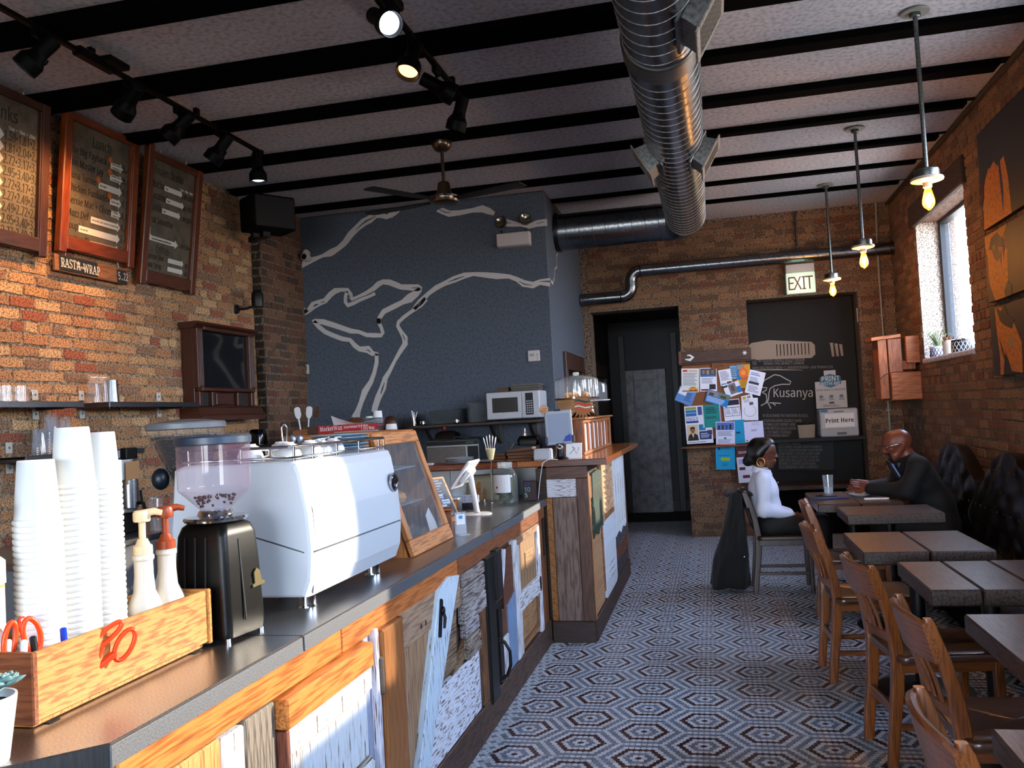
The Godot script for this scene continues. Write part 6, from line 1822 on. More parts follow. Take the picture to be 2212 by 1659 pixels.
func add_register() -> void:
	var n := thing("counter_menu", "small tilted wooden menu board beside the pastry case", "menu", v3(-1.455, CT, -4.62), 62)
	var nt := pos(0, 0, 0, v3(-28, 0, 0))
	obj("frame", MB.new().box(v3(0, .135, 0), v3(.20, .27, .014), .003), wood(Color(.78, .55, .32), 150, "grain", .5), n, nt)
	rects("print", n, .17, .235, [[0, 0, 1, 1, Color(.22, .27, .34)], [.08, .84, .46, .94, Color(.8, .83, .86)], [.06, .62, .5, .78, Color(.8, .83, .86)], [.1, .5, .7, .6, Color(.75, .8, .84)], [.55, .35, .9, .45, Color(.8, .83, .86)], [.2, .2, .7, .32, Color(.8, .83, .86)], [.3, .05, .8, .15, Color(.8, .83, .86)]] + lines(.08, .9, .02, .98, 14, Color(.5, .55, .62)), .0075, nt * pos(0, .14, 0))
	obj("rest", MB.new().box(v3(0, .05, -.075), v3(.12, .014, .14), .003), wood(Color(.7, .47, .27), 151), n)
	obj("front_lip", MB.new().box(v3(0, .014, .012), v3(.20, .028, .03), .003), wood(Color(.76, .52, .3), 152), n)
	var wb := thing("wood_block", "small reddish wooden block behind the acrylic price holder", "block", v3(-1.31, CT, -4.08), 20)
	obj("block", MB.new().box(v3(0, .06, 0), v3(.08, .12, .10), .004), wood(Color(.52, .30, .18), 153), wb)
	obj("lid", MB.new().box(v3(0, .127, 0), v3(.09, .012, .11), .003), wood(Color(.6, .36, .22), 154), wb)
	var ac := thing("price_holder", "tiny clear price tag holder on the steel counter seam", "price holder", v3(-1.225, CT, -4.09), 40)
	obj("stand", MB.new().box(v3(0, .055, 0), v3(.06, .11, .004), .001), glass("acrylic", Color(.9, .95, 1), .25, .05), ac)
	obj("foot", MB.new().box(v3(0, .003, .02), v3(.06, .006, .05), .001), glass("acrylic", Color(.9, .95, 1), .25, .05), ac)
	obj("tag", MB.new().box(v3(.0, .075, .003), v3(.045, .05, .001)), mat("white_paper"), ac)
	obj("tag_mark", MB.new().box(v3(.0, .085, .0036), v3(.02, .015, .001)), mat("mark_blue", Color(.2, .55, .75), .6), ac)
	# tablet till on its slanting stand
	var t := thing("tablet_till", "white tablet till tilted on a slim pillar stand", "tablet", v3(-1.40, CT, -4.95), 0)
	var wp := mat("till_white", Color(.82, .82, .82), .3)
	obj("base", MB.new().lathe(V([0, 0, .085, 0, .088, .004, .08, .009, 0, .012]), 32), wp, t, pos(.03, 0, .03))
	obj("pillar", MB.new().tube([v3(.03, .01, .03), v3(.0, .14, -.01), v3(-.02, .25, -.03)], [.017, .017, .018], 14), wp, t)
	var tt := Transform3D(Basis.from_euler(v3(deg_to_rad(10), deg_to_rad(-90), deg_to_rad(0))) * Basis.from_euler(v3(deg_to_rad(-48), 0, 0)), v3(-.05, .235, -.03))
	obj("case", MB.new().box(v3(0, 0, 0), v3(.25, .20, .016), .006), wp, t, tt)
	obj("screen", MB.new().box(v3(0, 0, .009), v3(.21, .15, .002)), mat("screen_off", Color(.03, .03, .035), .08), t, tt)
	obj("hub", MB.new().box(v3(0, 0, -.02), v3(.16, .10, .03), .012), wp, t, tt)
	var cr := thing("card_reader", "grey-white card reader with a dark slot on the steel counter", "card reader", v3(-1.50, CT, -5.24), 6)
	obj("body", MB.new().loft([round_rect(.10, .05, .006, 0), round_rect(.10, .05, .006, .03), round_rect(.104, .04, .006, .038)]), mat("ink_navy", Color(.05, .06, .12), .4), cr)
	obj("top_plate", MB.new().box(v3(0, .062, -.006), v3(.108, .05, .014), .004), mat("reader_white", Color(.72, .74, .8), .4), cr, pos(0, 0, 0, v3(-8, 0, 0)))
	for k in 6:
		obj("key", MB.new().box(v3(-.035 + (k % 3) * .033, .055 + (k / 3) * .018, .003), v3(.01, .004, .004)), mat("grey_dark"), cr, pos(0, 0, 0, v3(-8, 0, 0)))
	var bx := thing("sweetener_box", "little orange-brown box with a white tray on it", "box", v3(-1.635, CT, -5.28))
	obj("box", MB.new().box(v3(0, .028, 0), v3(.075, .055, .06), .004), wood(Color(.75, .5, .28), 155), bx)
	obj("tray", MB.new().box(v3(-.01, .062, 0), v3(.13, .012, .07), .003), mat("white_plastic"), bx)
	var jm := glass("jar_glass", Color(.9, .95, .93), .05, .02)
	var mg := thing("glass_mug", "clear glass mug of water behind the tablet till", "mug", v3(-1.74, CT, -5.74))
	obj("wall", MB.new().lathe(V([0, 0, .062, 0, .066, .006, .066, .16]), 32), jm, mg)
	obj("handle", MB.new().tube([v3(.064, .13, 0), v3(.10, .125, 0), v3(.112, .08, 0), v3(.10, .04, 0), v3(.065, .035, 0)], .008, 8), jm, mg)
	obj("water", MB.new().lathe(V([0, .006, .062, .006, .062, .07, 0, .07]), 28), glass("water", Color(.8, .88, .92), .25, .02), mg)
	# tip jar
	var j := thing("tip_jar", "big glass tip jar of banknotes with a white paper label", "jar", v3(-1.345, CT, -5.56))
	obj("glass", MB.new().lathe(V([0, 0, .066, 0, .076, .01, .078, .03, .078, .16, .07, .19, .052, .215, .047, .225, .047, .262]), 40), jm, j)
	obj("rim", MB.new().lathe(V([.044, .225, .050, .228, .050, .236, .047, .238, .050, .245, .050, .262, .044, .264]), 36), glass("rim_glass", Color(.92, .96, .95), .3, .03), j)
	var lp := PackedVector3Array()
	var lb := MB.new()
	for i in 8:
		var a0 := deg_to_rad(-158 + i * 13.0)
		var a1 := a0 + deg_to_rad(13.0)
		lb.quad(v3(cos(a0) * .079, .07, -sin(a0) * .079), v3(cos(a1) * .079, .07, -sin(a1) * .079), v3(cos(a1) * .079, .185, -sin(a1) * .079), v3(cos(a0) * .079, .185, -sin(a0) * .079))
	obj("label", lb, mat("white_paper"), j)
	obj("label_heart", MB.new().ball(v3(-.042, .105, .068), v3(.006, .008, .003), 8, 6), mat("heart", Color(.35, .12, .14), .7), j)
	for k in 10:
		var nb := MB.new().box(Vector3.ZERO, v3(.10, .045, .0016))
		obj("banknote", nb, mat("note_%d" % (k % 3), [Color(.32, .36, .26), Color(.45, .46, .36), Color(.2, .26, .2)][k % 3], .8, 0, {"tex": "fine", "scale": v3(8, 8, 8)}), j, pos(rnd(-.018, .018), .02 + k * .007, rnd(-.018, .018), v3(rnd(-70, 70), rnd(0, 360), rnd(-20, 20))))
	var ht := thing("spoon_holder", "cone of plastic spoons on a thin steel stand", "holder", v3(-1.455, CT, -5.60))
	obj("base", MB.new().lathe(V([0, 0, .035, 0, .035, .004, .006, .01, 0, .012]), 24), mat("chrome"), ht)
	obj("stem", MB.new().tube([v3(0, .01, 0), v3(.006, .2, 0), v3(.012, .29, 0)], .0045, 8), mat("chrome"), ht)
	obj("cone", MB.new().lathe(V([.014, .28, .018, .285, .034, .355, .032, .355, .015, .288]), 24), mat("cone_cream", Color(.82, .76, .58), .7), ht, pos(.008, 0, 0))
	obj("lining", MB.new().lathe(V([0, .345, .032, .345]), 20), mat("red_paper", Color(.75, .2, .14), .7), ht, pos(.008, 0, 0))
	for k in 5:
		var a := -32.0 + k * 16
		obj("spoon", MB.new().tube([v3(0, .0, 0), v3(0, .085, 0), v3(0, .11, 0), v3(0, .13, 0), v3(0, .142, 0)], [.003, .003, .008, .009, .002], 8, true, Vector2(1, .45)), mat("white_plastic"), ht, pos(.008 + (k - 2) * .006, .305 - .006 * absf(k - 2.0), 0, v3(6 - 3 * k, 0, -a * .35)))
	var fb := thing("leaf_bookend", "brown leaf-shaped stand on little chrome feet", "ornament", v3(-1.52, CT, -5.50), 10)
	obj("leaf", MB.new().prism(poly([-.035, .012, -.038, .06, -.02, .12, .01, .15, .022, .14, .02, .02]), -.006, .006, .002), wood(Color(.56, .36, .14), 157), fb)
	obj("leaf", MB.new().prism(poly([.034, .012, .032, .07, .044, .11, .054, .08, .05, .02]), -.006, .006, .002), wood(Color(.52, .32, .13), 158), fb)
	for x in [-.01, .042]:
		obj("foot", MB.new().lathe(V([0, 0, .012, 0, .012, .004, .005, .008, .006, .02, .003, .032, 0, .034]), 12), mat("chrome"), fb, pos(x, 0, .022))
	var ts := thing("tip_sign", "dark speckled price block reading 25, 10 and 5", "sign", v3(-1.20, CT, -5.63), 0)
	obj("block", MB.new().box(v3(0, .065, 0), v3(.085, .13, .03), .004), mat("speckle", Color(.20, .08, .08), .5, 0, {"tex": "brick", "scale": v3(26, 26, 26)}), ts)
	text("lettering", "25", .026, mat("num_blue", Color(.05, .16, .6), .5), ts, pos(-.035, .102, .0155))
	text("lettering", "10", .030, mat("num_cyan", Color(.35, .65, .8), .5), ts, pos(-.038, .062, .0155))
	text("lettering", "5", .030, mat("num_mint", Color(.55, .8, .72), .5), ts, pos(-.036, .024, .0155))
	var bk := thing("register_case", "low cream appliance behind the leaf stand and tip jar", "appliance", v3(-1.52, CT, -5.86))
	obj("body", MB.new().loft([round_rect(.33, .14, .03, 0), round_rect(.33, .14, .03, .13), round_rect(.31, .12, .03, .155), round_rect(.27, .1, .03, .165)]), mat("cream_case", Color(.62, .59, .48), .5), bk)
	var cb := solo("charging_cable", MB.new().tube([v3(-1.02, 1.206, -5.72), v3(-1.07, 1.215, -5.69), v3(-1.115, 1.19, -5.672), v3(-1.13, 1.12, -5.672), v3(-1.145, 1.05, -5.68), v3(-1.155, .99, -5.69), v3(-1.155, .956, -5.66)], .0028, 6), mat("white_plastic"), "thin white cable hanging from the bar to the counter", "cable")


# ---------------------------------------------------------------- left wall: menu boards, shelves, mantel
func arrow(p: Node3D, x: float, y: float, L: float, h: float, note := "") -> void:
	var o := obj("paper_arrow", MB.new().prism(poly([0, -h * .38, L - h * .55, -h * .38, L - h * .55, -h * .62, L, 0, L - h * .55, h * .62, L - h * .55, h * .38, 0, h * .38]), 0, .0015), mat("arrow_paper", Color(.70, .69, .66), .8), p, pos(x, y, .004))
	if note != "":
		text("handwriting", note, h * .26, mat("ink"), o, pos(.012, -.006, .0016), "Droid Sans", .7)

func add_menus() -> void:
	var face := mat("menu_face", Color(.34, .30, .23), .5, 0, {"tex": "blotch", "scale": v3(1.5, 1.5, 1.5)})
	var ink := mat("menu_ink", Color(.035, .03, .028), .6)
	var chalk := mat("chalk_white", Color(.75, .75, .74), .8)
	var wd := [wood(Color(.24, .13, .08), 161, "grain", .35), wood(Color(.42, .19, .07), 162, "grain", .3), wood(Color(.33, .16, .07), 163, "grain", .32)]
	var wv := [wood(Color(.24, .12, .07), 164, "grain", .35, {"axis": "y"}), wood(Color(.44, .20, .07), 165, "grain", .3, {"axis": "y"}), wood(Color(.36, .17, .07), 166, "grain", .32, {"axis": "y"})]
	# z of the near edge, width, bottom, height, how far the top leans out
	var B := [[-3.93, .75, 2.69, .93, .07], [-4.793, .74, 2.755, .89, .09], [-5.598, .696, 2.655, .965, .12]]
	var nm := ["drinks menu board in a dark wooden sash, cut by the frame", "lunch menu board in an orange-brown wooden sash with paper arrows", "frozen drinks menu board in a brown wooden sash, rightmost"]
	for k in 3:
		var b: Array = B[k]
		var o := thing("menu_board", nm[k], "menu board")
		var up := v3(b[4], b[3], 0).normalized()
		var H := sqrt(b[3] * b[3] + b[4] * b[4])
		var W: float = b[1]
		o.transform = Transform3D(Basis(v3(0, 0, -1), up, v3(0, 0, -1).cross(up)), v3(XL + .055, b[2], b[0]))
		obj("back_panel", MB.new().box(v3(W / 2, H / 2, -.004), v3(W - .06, H - .06, .012)), face, o)
		for s in [0, 1]:
			obj("stile", MB.new().box(v3(.032 + s * (W - .064), H / 2 + .02, .008), v3(.064, H + .09, .05), .006), wv[k], o)
			obj("bead", MB.new().box(v3(.07 + s * (W - .14), H / 2, .012), v3(.012, H - .1, .03), .004), wv[k], o)
		obj("bottom_rail", MB.new().box(v3(W / 2, .045, .008), v3(W - .128, .09, .048), .006), wd[k], o)
		obj("top_rail", MB.new().box(v3(W / 2, H - .025, .008), v3(W - .128, .05, .048), .006), wd[k], o)
		for x in [.17, W - .2]:
			var links := MB.new()
			for i in 4:
				links.xf(Transform3D(Basis.from_euler(v3(0, i * PI / 2, 0)), v3(x, H + .012 + i * .022, 0)))
				var lp := []
				for j in 9:
					lp.append(v3(.006 * cos(TAU * j / 8), .014 * sin(TAU * j / 8), 0))
				links.tube(lp, .002, 4, false)
			obj("chain", links, mat("chain", Color(.7, .7, .7), .3, 1.0), o)
		var M := "Droid Sans"
		if k == 1:
			text("lettering", "Lunch", .075, ink, o, pos(.28, H - .165, .004), M, .72)
			var L := [["The Big Payback", "5.49", .47, "honey roasted ham\n+ provolone on croissant"], ["Jam Master Jay", "5.49", .47, "smoked turkey, havarti\non multi-grain bread"], ["Tuna Turner", "4.99", .36, "tuna salad"], ["Chicken Funkadelic", "4.99", .48, "chicken salad"], ["Bernie Mac + Cheese", "4.12", .50, "3 cheese\ndouble cheese"], ["Mozz Def", "4.81", .30, "mozzarella, basil, tomato on artisan bread"], ["Soup!", "3.40", .19, "ask specials"], ["Souppa Fly", "5.90", .30, "half sandwich + soup"]]
			for i in 8:
				var y := H - .25 - i * .083
				text("lettering", L[i][0], .05, ink, o, pos(.075, y, .004), M, .74)
				arrow(o, L[i][2] + .0, y + .012, .60 - L[i][2], .058, L[i][3])
				text("lettering", L[i][1], .055, ink, o, pos(.602, y - .006, .004), M, .74)
				if i < 4:
					var star := []
					for j in 18:
						var r := .034 if j % 2 == 0 else .014
						star.append_array([r * cos(TAU * j / 18), r * sin(TAU * j / 18)])
					obj("paper_star", MB.new().prism(poly(star), 0, .002), mat("star_gold", Color(.62, .34, .10), .7), o, pos(L[i][2] - .01, y + .045, .007))
		elif k == 2:
			text("lettering", "Frozen Drinks", .065, ink, o, pos(.11, H - .155, .004), M, .68)
			text("price_head", "12oz   16oz   20oz", .02, chalk, o, pos(.44, H - .21, .004), M, .8)
			var L := [["Mocha", .24], ["Caramel", .27], ["Vanilla", .23]]
			for i in 3:
				var y := H - .255 - i * .087
				text("lettering", L[i][0], .058, ink, o, pos(.075, y, .004), M, .74)
				arrow(o, L[i][1], y + .018, .23, .05, "frappe")
				text("lettering", "3.40•3.85•4.31", .042, ink, o, pos(.465, y - .012, .004), M, .58)
			text("lettering", "Fruit Smoothie", .052, ink, o, pos(.075, H - .52, .004), M, .66)
			obj("paper_arrow", MB.new().prism(poly([0, .06, 0, -.02, .02, -.035, .34, -.035, .34, -.052, .38, -.018, .34, .016, .34, 0, .05, 0, .032, .012, .032, .06]), 0, .0015), mat("arrow_paper"), o, pos(.075, H - .62, .004))
			text("handwriting", "banana/pineapple/mango/kiwi/honey", .015, mat("ink"), o, pos(.13, H - .645, .006), M, .7)
			text("lettering", "3.40•3.85•4.31", .042, ink, o, pos(.465, H - .655, .004), M, .58)
			text("lettering", "Extras", .055, ink, o, pos(.19, H - .725, .004), M, .8)
			obj("underline", MB.new().box(v3(.27, H - .735, .004), v3(.16, .006, .001)), ink, o)
			for i in 3:
				var y := H - .79 - i * .065
				text("lettering", ["Espresso Shot", "Flavor Syrup", "Whipped Cream"][i], .046, ink, o, pos(.072, y, .004), M, .58)
				arrow(o, .345 if i < 2 else .38, y + .018, .20 if i < 2 else .165, .046)
				text("lettering", [".90", ".68", ".45"][i], .04, ink, o, pos(.56, y - .01, .004), M, .6)
		else:
			text("lettering", "Drinks", .085, ink, o, pos(.26, H - .185, .004), M, .78)
			text("price_head", "12oz  •  16oz  •  20oz", .022, chalk, o, pos(.44, H - .235, .004), M, .8)
			var L := ["1.59•1.81•2.04", "1.81•2.04•2.27", "2.72•3.17•3.63", "2.95•3.40•3.85", "2.72•3.17•3.63", "2.27•2.49•2.72", "2.49•2.72•2.95", "2.95•3.40•3.85", "2.27•2.49•2.72"]
			for i in 9:
				var y := H - .30 - i * .071
				arrow(o, .10, y + .022, .31, .055)
				text("lettering", L[i], .06, ink, o, pos(.41, y, .004), M, .60)
	# sign plank under the lunch board
	var s := thing("sign_plank", "small plank with Rasta jerk chicken wrap and its price hung below the lunch board", "sign", v3(XL + .05, 2.60, -4.78))
	s.transform = Transform3D(Basis(v3(0, 0, -1), v3(0, 1, 0), v3(1, 0, 0)), v3(XL + .05, 2.605, -4.775))
	obj("plank", MB.new().box(v3(.36, .055, 0), v3(.72, .11, .02), .003), wood(Color(.50, .34, .20), 167), s)
	obj("name_card", MB.new().box(v3(.215, .058, .012), v3(.36, .10, .006), .002), mat("card_black", Color(.03, .035, .045), .6), s)
	obj("price_card", MB.new().box(v3(.645, .05, .012), v3(.10, .095, .006), .002), mat("card_black"), s)
	text("lettering", "RASTA", .062, chalk, s, pos(.045, .03, .0155), "Droid Serif", .68)
	text("lettering", "JERK\nCHICKEN", .016, chalk, s, pos(.19, .055, .0155), "Droid Sans", .8)
	text("lettering", "WRAP", .062, chalk, s, pos(.25, .022, .0155), "Droid Serif", .66)
	text("lettering", "5.22", .055, chalk, s, pos(.603, .025, .0155), "Droid Sans Mono", .62)
	for x in [.10, .62]:
		obj("hook", MB.new().tube([v3(x, .10, .0), v3(x + .006, .125, .004), v3(x, .15, 0)], .003, 6), mat("chain"), s)

func shelf(called_label: String, z0: float, z1: float, y: float, brackets: Array) -> void:
	var o := thing("steel_shelf", called_label, "shelf", v3(XL, y, 0))
	var st := mat("shelf_steel", Color(.42, .43, .45), .3, 1.0, {"tex": "brushed", "scale": v3(3, 12, 3)})
	obj("board", MB.new().box(v3(.135, -.008, (z0 + z1) / 2), v3(.25, .012, z0 - z1), .002), st, o)
	obj("front_lip", MB.new().box(v3(.262, -.018, (z0 + z1) / 2), v3(.006, .036, z0 - z1), .002), st, o)
	for z in [z0 - .003, z1 + .003]:
		obj("end_lip", MB.new().box(v3(.135, -.018, z), v3(.25, .036, .006), .002), st, o)
	for z in brackets:
		for s in [.055, -.065]:
			obj("bracket_tab", MB.new().box(v3(.012, s, z), v3(.006, .065, .05), .002), mat("bracket_white", Color(.68, .67, .64), .5), o)
			obj("screw", MB.new().ball(v3(.016, s, z), v3(.004, .008, .008), 8, 6), mat("grey_dark"), o)
		obj("bracket_arm", MB.new().box(v3(.12, -.03, z), v3(.21, .03, .006), .002), st, o)

func add_shelves() -> void:
	shelf("upper left steel wall shelf with the glass mugs", -3.75, -4.74, 1.75, [-4.0, -4.62])
	shelf("upper right steel wall shelf with the two pint glasses", -4.98, -6.0, 1.75, [-5.03, -5.86])
	shelf("lower steel wall shelf with clear plastic cups", -4.25, -5.32, 1.432, [-4.40, -5.18])
	var gm := glass("thick_glass", Color(.88, .93, .96), .07, .02)
	for k in 3:
		var o := thing("glass_mug", ["clear glass mug on the left shelf, cut off by the frame", "clear glass mug on the left shelf, middle of three", "clear glass mug on the left shelf, nearest the bracket"][k], "mug", v3(-3.98, 1.751, [-4.17, -4.275, -4.385][k]))
		obj("wall", MB.new().lathe(V([0, 0, .036, 0, .039, .004, .039, .098, .037, .10]), 24), gm, o)
		obj("base", MB.new().lathe(V([0, .002, .036, .002, .036, .012, 0, .012]), 20), gm, o)
		obj("handle", MB.new().tube([v3(.0, .085, -.038), v3(.02, .085, -.062), v3(.024, .05, -.07), v3(.014, .02, -.058), v3(0, .015, -.038)], .006, 8), gm, o)
	for k in 2:
		var o := thing("pint_glass", ["clear pint glass upside down, left on the right shelf", "clear pint glass upside down beside the steel beaker"][k], "glass", v3(-3.98, 1.751, [-4.98 - .035, -5.10][k]))
		obj("wall", MB.new().lathe(V([.044, 0, .045, .004, .034, .165, .031, .17, 0, .17]), 26), gm, o)
		obj("foot_ring", MB.new().lathe(V([.030, .163, .036, .165, .036, .172, .030, .172]), 20), gm, o)
	solo("steel_beaker", MB.new().lathe(V([.043, 0, .045, .003, .036, .155, .033, .158, 0, .158]), 28), mat("steel"), "shiny steel beaker upside down beside the pint glasses", "beaker", pos(-3.985, 1.751, -5.20))
	var pc := glass("clear_cup", Color(.84, .88, .95), .05, .03)
	var cup := MB.new().lathe(V([.046, 0, .049, .002, .049, .008, .046, .010, .032, .125, .030, .128, 0, .128]), 20)
	var st := [[-4.52, 4, "short front"], [-4.62, 11, "tall middle"], [-4.735, 9, "right-hand"]]
	for s in st:
		for k in s[1]:
			solo("plastic_cup", cup, pc, "clear plastic cup nested in the %s stack on the lower shelf" % s[2], "cup", pos(-3.98, 1.433 + k * .0125, s[0]), "clear cups, %s stack" % s[2])
	# old mantel with a dark mirror
	var m := thing("mantel_cabinet", "dark oak mantel piece with a black mirror on the brick wall", "mantel")
	m.transform = Transform3D(Basis(v3(0, 0, -1), v3(0, 1, 0), v3(1, 0, 0)), v3(XL + .012, 1.61, -6.17))
	var ok := Color(.26, .115, .05)
	var wx := wood(ok, 170, "grain", .4)
	var wy := wood(ok, 171, "grain", .4, {"axis": "y"})
	obj("carcass", MB.new().box(v3(.45, .39, .05), v3(.88, .74, .10), .004), wx, m)
	obj("cornice", MB.new().prism(poly([0, .74, .13, .74, .145, .76, .17, .775, .175, .79, 0, .79]), -.02, .93, .002), wx, m, Transform3D(Basis(v3(0, 0, 1), v3(0, 1, 0), v3(-1, 0, 0)), v3(.91, 0, 0)) * pos(0, 0, 0))
	for x in [.05, .85]:
		obj("pilaster", MB.new().box(v3(x, .50, .12), v3(.085, .48, .05), .005), wy, m)
		for f in [-.02, .0, .02]:
			obj("flute", MB.new().box(v3(x + f, .50, .146), v3(.007, .44, .006), .003), wy, m)
	obj("mirror", MB.new().box(v3(.45, .50, .108), v3(.70, .50, .01), .002), mat("black_mirror", Color(.012, .016, .024), .06, .0, {"spec": .8}), m)
	for b in [[.45, .742, .72, .03], [.45, .25, .82, .03]]:
		obj("rail", MB.new().box(v3(b[0], b[1], .13), v3(b[2], b[3], .06), .006), wx, m)
	for x in [.05, .23, .62, .85]:
		obj("small_pilaster", MB.new().box(v3(x, .175, .115), v3(.05, .12, .045), .006), wy, m)
	obj("drawer_front", MB.new().box(v3(.425, .175, .108), v3(.26, .10, .025), .006), wx, m)
	for x in [.14, .73]:
		obj("recess", MB.new().box(v3(x, .175, .101), v3(.12, .12, .003)), mat("ink"), m)
	obj("plinth", MB.new().prism(poly([0, 0, .20, 0, .20, .035, .185, .05, .165, .10, .13, .115, 0, .115]), -.03, .96, .002), wx, m, Transform3D(Basis(v3(0, 0, 1), v3(0, 1, 0), v3(-1, 0, 0)), v3(.915, 0, 0)))
	# brewer on the staff side
	var b := thing("coffee_brewer", "steel and black coffee brewer with a brown note, behind the cups", "coffee brewer", v3(-3.62, .92, -4.80))
	obj("body", MB.new().cyl(v3(0, .29, 0), .075, .34, 24, .006), mat("steel"), b)
	obj("head", MB.new().cyl(v3(0, .49, 0), .08, .06, 24, .008), mat("lid_blue", Color(.18, .24, .31), .35), b)
	obj("display", MB.new().box(v3(.06, .49, .02), v3(.05, .07, .11), .006), mat("black_plastic"), b)
	obj("note", MB.new().box(v3(.082, .37, .02), v3(.003, .14, .13)), mat("kraft", Color(.62, .46, .30), .8), b)
	obj("tap_body", MB.new().cyl(v3(.06, .24, .02), .05, .18, 18, .005), mat("steel"), b)
	obj("tap", MB.new().tube([v3(.1, .18, .02), v3(.15, .18, .02), v3(.16, .12, .02)], .012, 8), mat("black_plastic"), b)
	obj("tap_lever", MB.new().tube([v3(.14, .18, .02), v3(.14, .26, .03)], .008, 8), mat("black_plastic"), b)
	obj("stand", MB.new().box(v3(0, .06, 0), v3(.14, .12, .16), .006), mat("black_plastic"), b)
	var jug := thing("clear_jug", "small clear plastic jug hanging by the brewer tap", "jug", v3(-3.44, .92, -4.86))
	obj("wall", MB.new().lathe(V([0, 0, .04, 0, .045, .18, .048, .20]), 20), gm, jug)
	var ct := thing("back_counter", "steel-topped back counter along the left brick wall", "counter", v3(-3.7, 0, -4.9))
	obj("cabinet", MB.new().box(v3(0, .44, 0), v3(.66, .88, 2.4), .005), mat("grey_dark"), ct)
	obj("top", MB.new().box(v3(0, .90, 0), v3(.70, .036, 2.44), .004), mat("steel"), ct)

func add_back_items() -> void:
	# wooden hutch before the mural
	var h := thing("back_hutch", "long pale wooden hutch standing before the mural wall", "cabinet", v3(-3.2, 0, -7.4))
	obj("body", MB.new().box(v3(0, .69, 0), v3(.90, 1.38, .50), .004), wood(Color(.55, .36, .2), 180), h)
	obj("top", MB.new().box(v3(.0, 1.395, .0), v3(1.0, .035, .56), .004), wood(Color(.66, .43, .23), 181), h)
	obj("front_strip", MB.new().box(v3(0, 1.34, .262), v3(.98, .05, .016), .003), wood(Color(.68, .42, .2), 182), h)
	var y := 1.4145
	var mw := thing("wax_paper_box", "red dispenser box of interfolded dry wax paper on the hutch", "box", v3(-3.17, y + .002, -7.33), 0)
	obj("carton", MB.new().box(v3(0, .05, 0), v3(.53, .10, .24), .003), mat("box_red", Color(.66, .07, .08), .5), mw)
	text("lettering", "MarketWax", .040, mat("white_paper"), mw, pos(-.25, .05, .1205, v3(0, 0, 2)), "Droid Serif", .72)
	text("lettering", "Interfolded Dry Wax", .024, mat("white_paper"), mw, pos(-.02, .065, .1205, v3(0, 0, 2)), "Droid Sans", .8)
	obj("seam_flap", MB.new().box(v3(.15, .05, .1205), v3(.003, .10, .002)), mat("white_paper"), mw)
	text("lettering", "Dry Wax", .028, mat("white_paper"), mw, pos(.165, .045, .1205, v3(0, 0, 2)), "Droid Sans", .75)
	obj("slot_mark", MB.new().prism(poly(circle_pts(-.19, .004, .04, .03)), .1203, .1212), mat("ink"), mw)
	var sheet := MB.new()
	var P := []
	for i in 7:
		var row := PackedVector3Array()
		for j in 2:
			row.append(v3(-.16 + i * .075, .10 + .07 * pow(absf(i - 3.6) / 3.4, 1.6) * j * (1.0 if i < 3 else .7) + .01 * j, .02 + .05 * j))
		P.append(row)
	sheet.grid(P, false)
	obj("pulled_sheet", sheet, mat("white_paper"), mw)
	var nw := thing("newspaper", "folded newspapers lying in front of the red wax paper box", "newspaper", v3(-3.05, y, -7.155), 3)
	for k in 4:
		obj("fold", MB.new().loft([round_rect(.44 - k * .02, .085, .006, k * .011), round_rect(.44 - k * .02, .085, .006, k * .011 + .010)]), mat("newsprint", Color(.66, .64, .62), .85, 0, {"tex": "fine", "scale": v3(6, 6, 6)}), nw)
	solo("brown_papers", MB.new().loft([round_rect(.14, .12, .006, 0), round_rect(.13, .11, .006, .035)]), mat("kraft"), "little pile of brown papers right of the red wax box", "papers", pos(-2.82, y, -7.36))
	var cr := thing("utensil_crate", "small wooden crate of kitchen utensils at the hutch's left end", "crate", v3(-3.60, y, -7.28))
	obj("box", MB.new().box(v3(-.02, .04, 0), v3(.15, .08, .12), .004), wood(Color(.58, .36, .18), 184), cr)
	obj("handle_block", MB.new().box(v3(.12, .05, 0), v3(.13, .10, .12), .004), wood(Color(.3, .17, .09), 185), cr)
	var ut := [["white_spatula", -3.64, "white rubber spatula standing tallest in the utensil crate"], ["rubber_spatula", -3.565, "second pale spatula leaning right in the utensil crate"], ["wooden_spoon", -3.51, "dark wooden spoon at the right of the utensil crate"]]
	for k in 3:
		var o := thing(ut[k][0], ut[k][2], "utensil", v3(ut[k][1], y + .08, -7.28))
		var m: Material = mat("white_plastic") if k < 2 else wood(Color(.3, .17, .08), 186)
		var t := pos(0, 0, 0, v3(0, 0, [8, -6, -14][k]))
		obj("handle", MB.new().tube([v3(0, 0, 0), v3(0, .11, 0)], .007, 8), m, o, t)
		obj("blade", MB.new().loft([round_rect(.03, .01, .004, .10), round_rect(.06, .012, .005, .13), round_rect(.058, .012, .005, .19), round_rect(.03, .008, .003, .205)]), m, o, t)
	for k in 3:
		var d: Array = [[-2.94, .11, .042, "tall white paper cup upside down on the hutch"], [-3.01, .065, .036, "shorter white paper cup left of the tall one on the hutch"], [-2.80, .05, .05, "low white bowl at the right end of the hutch"]][k]
		solo(["white_cup", "white_cup", "white_bowl"][k], MB.new().lathe(V([0, 0, d[2], 0, d[2] + .003, .004, d[2] - .004, d[1], 0, d[1]]), 24), mat("white_paper"), d[3], ["cup", "cup", "bowl"][k], pos(d[0], y + (.10 if k < 2 else .036), -7.40 + .02 * k))
	var br := thing("bread_bag", "brown bread loaf in a bag behind the wax paper box", "bread", v3(-2.87, y, -7.52))
	obj("loaf", MB.new().ball(v3(0, .08, 0), v3(.07, .08, .07), 18, 10), mat("bread_brown", Color(.25, .10, .05), .5), br)
	var b2 := thing("bread_bag", "pale clear bread bag behind the pulled wax sheet", "bread", v3(-3.20, y, -7.53))
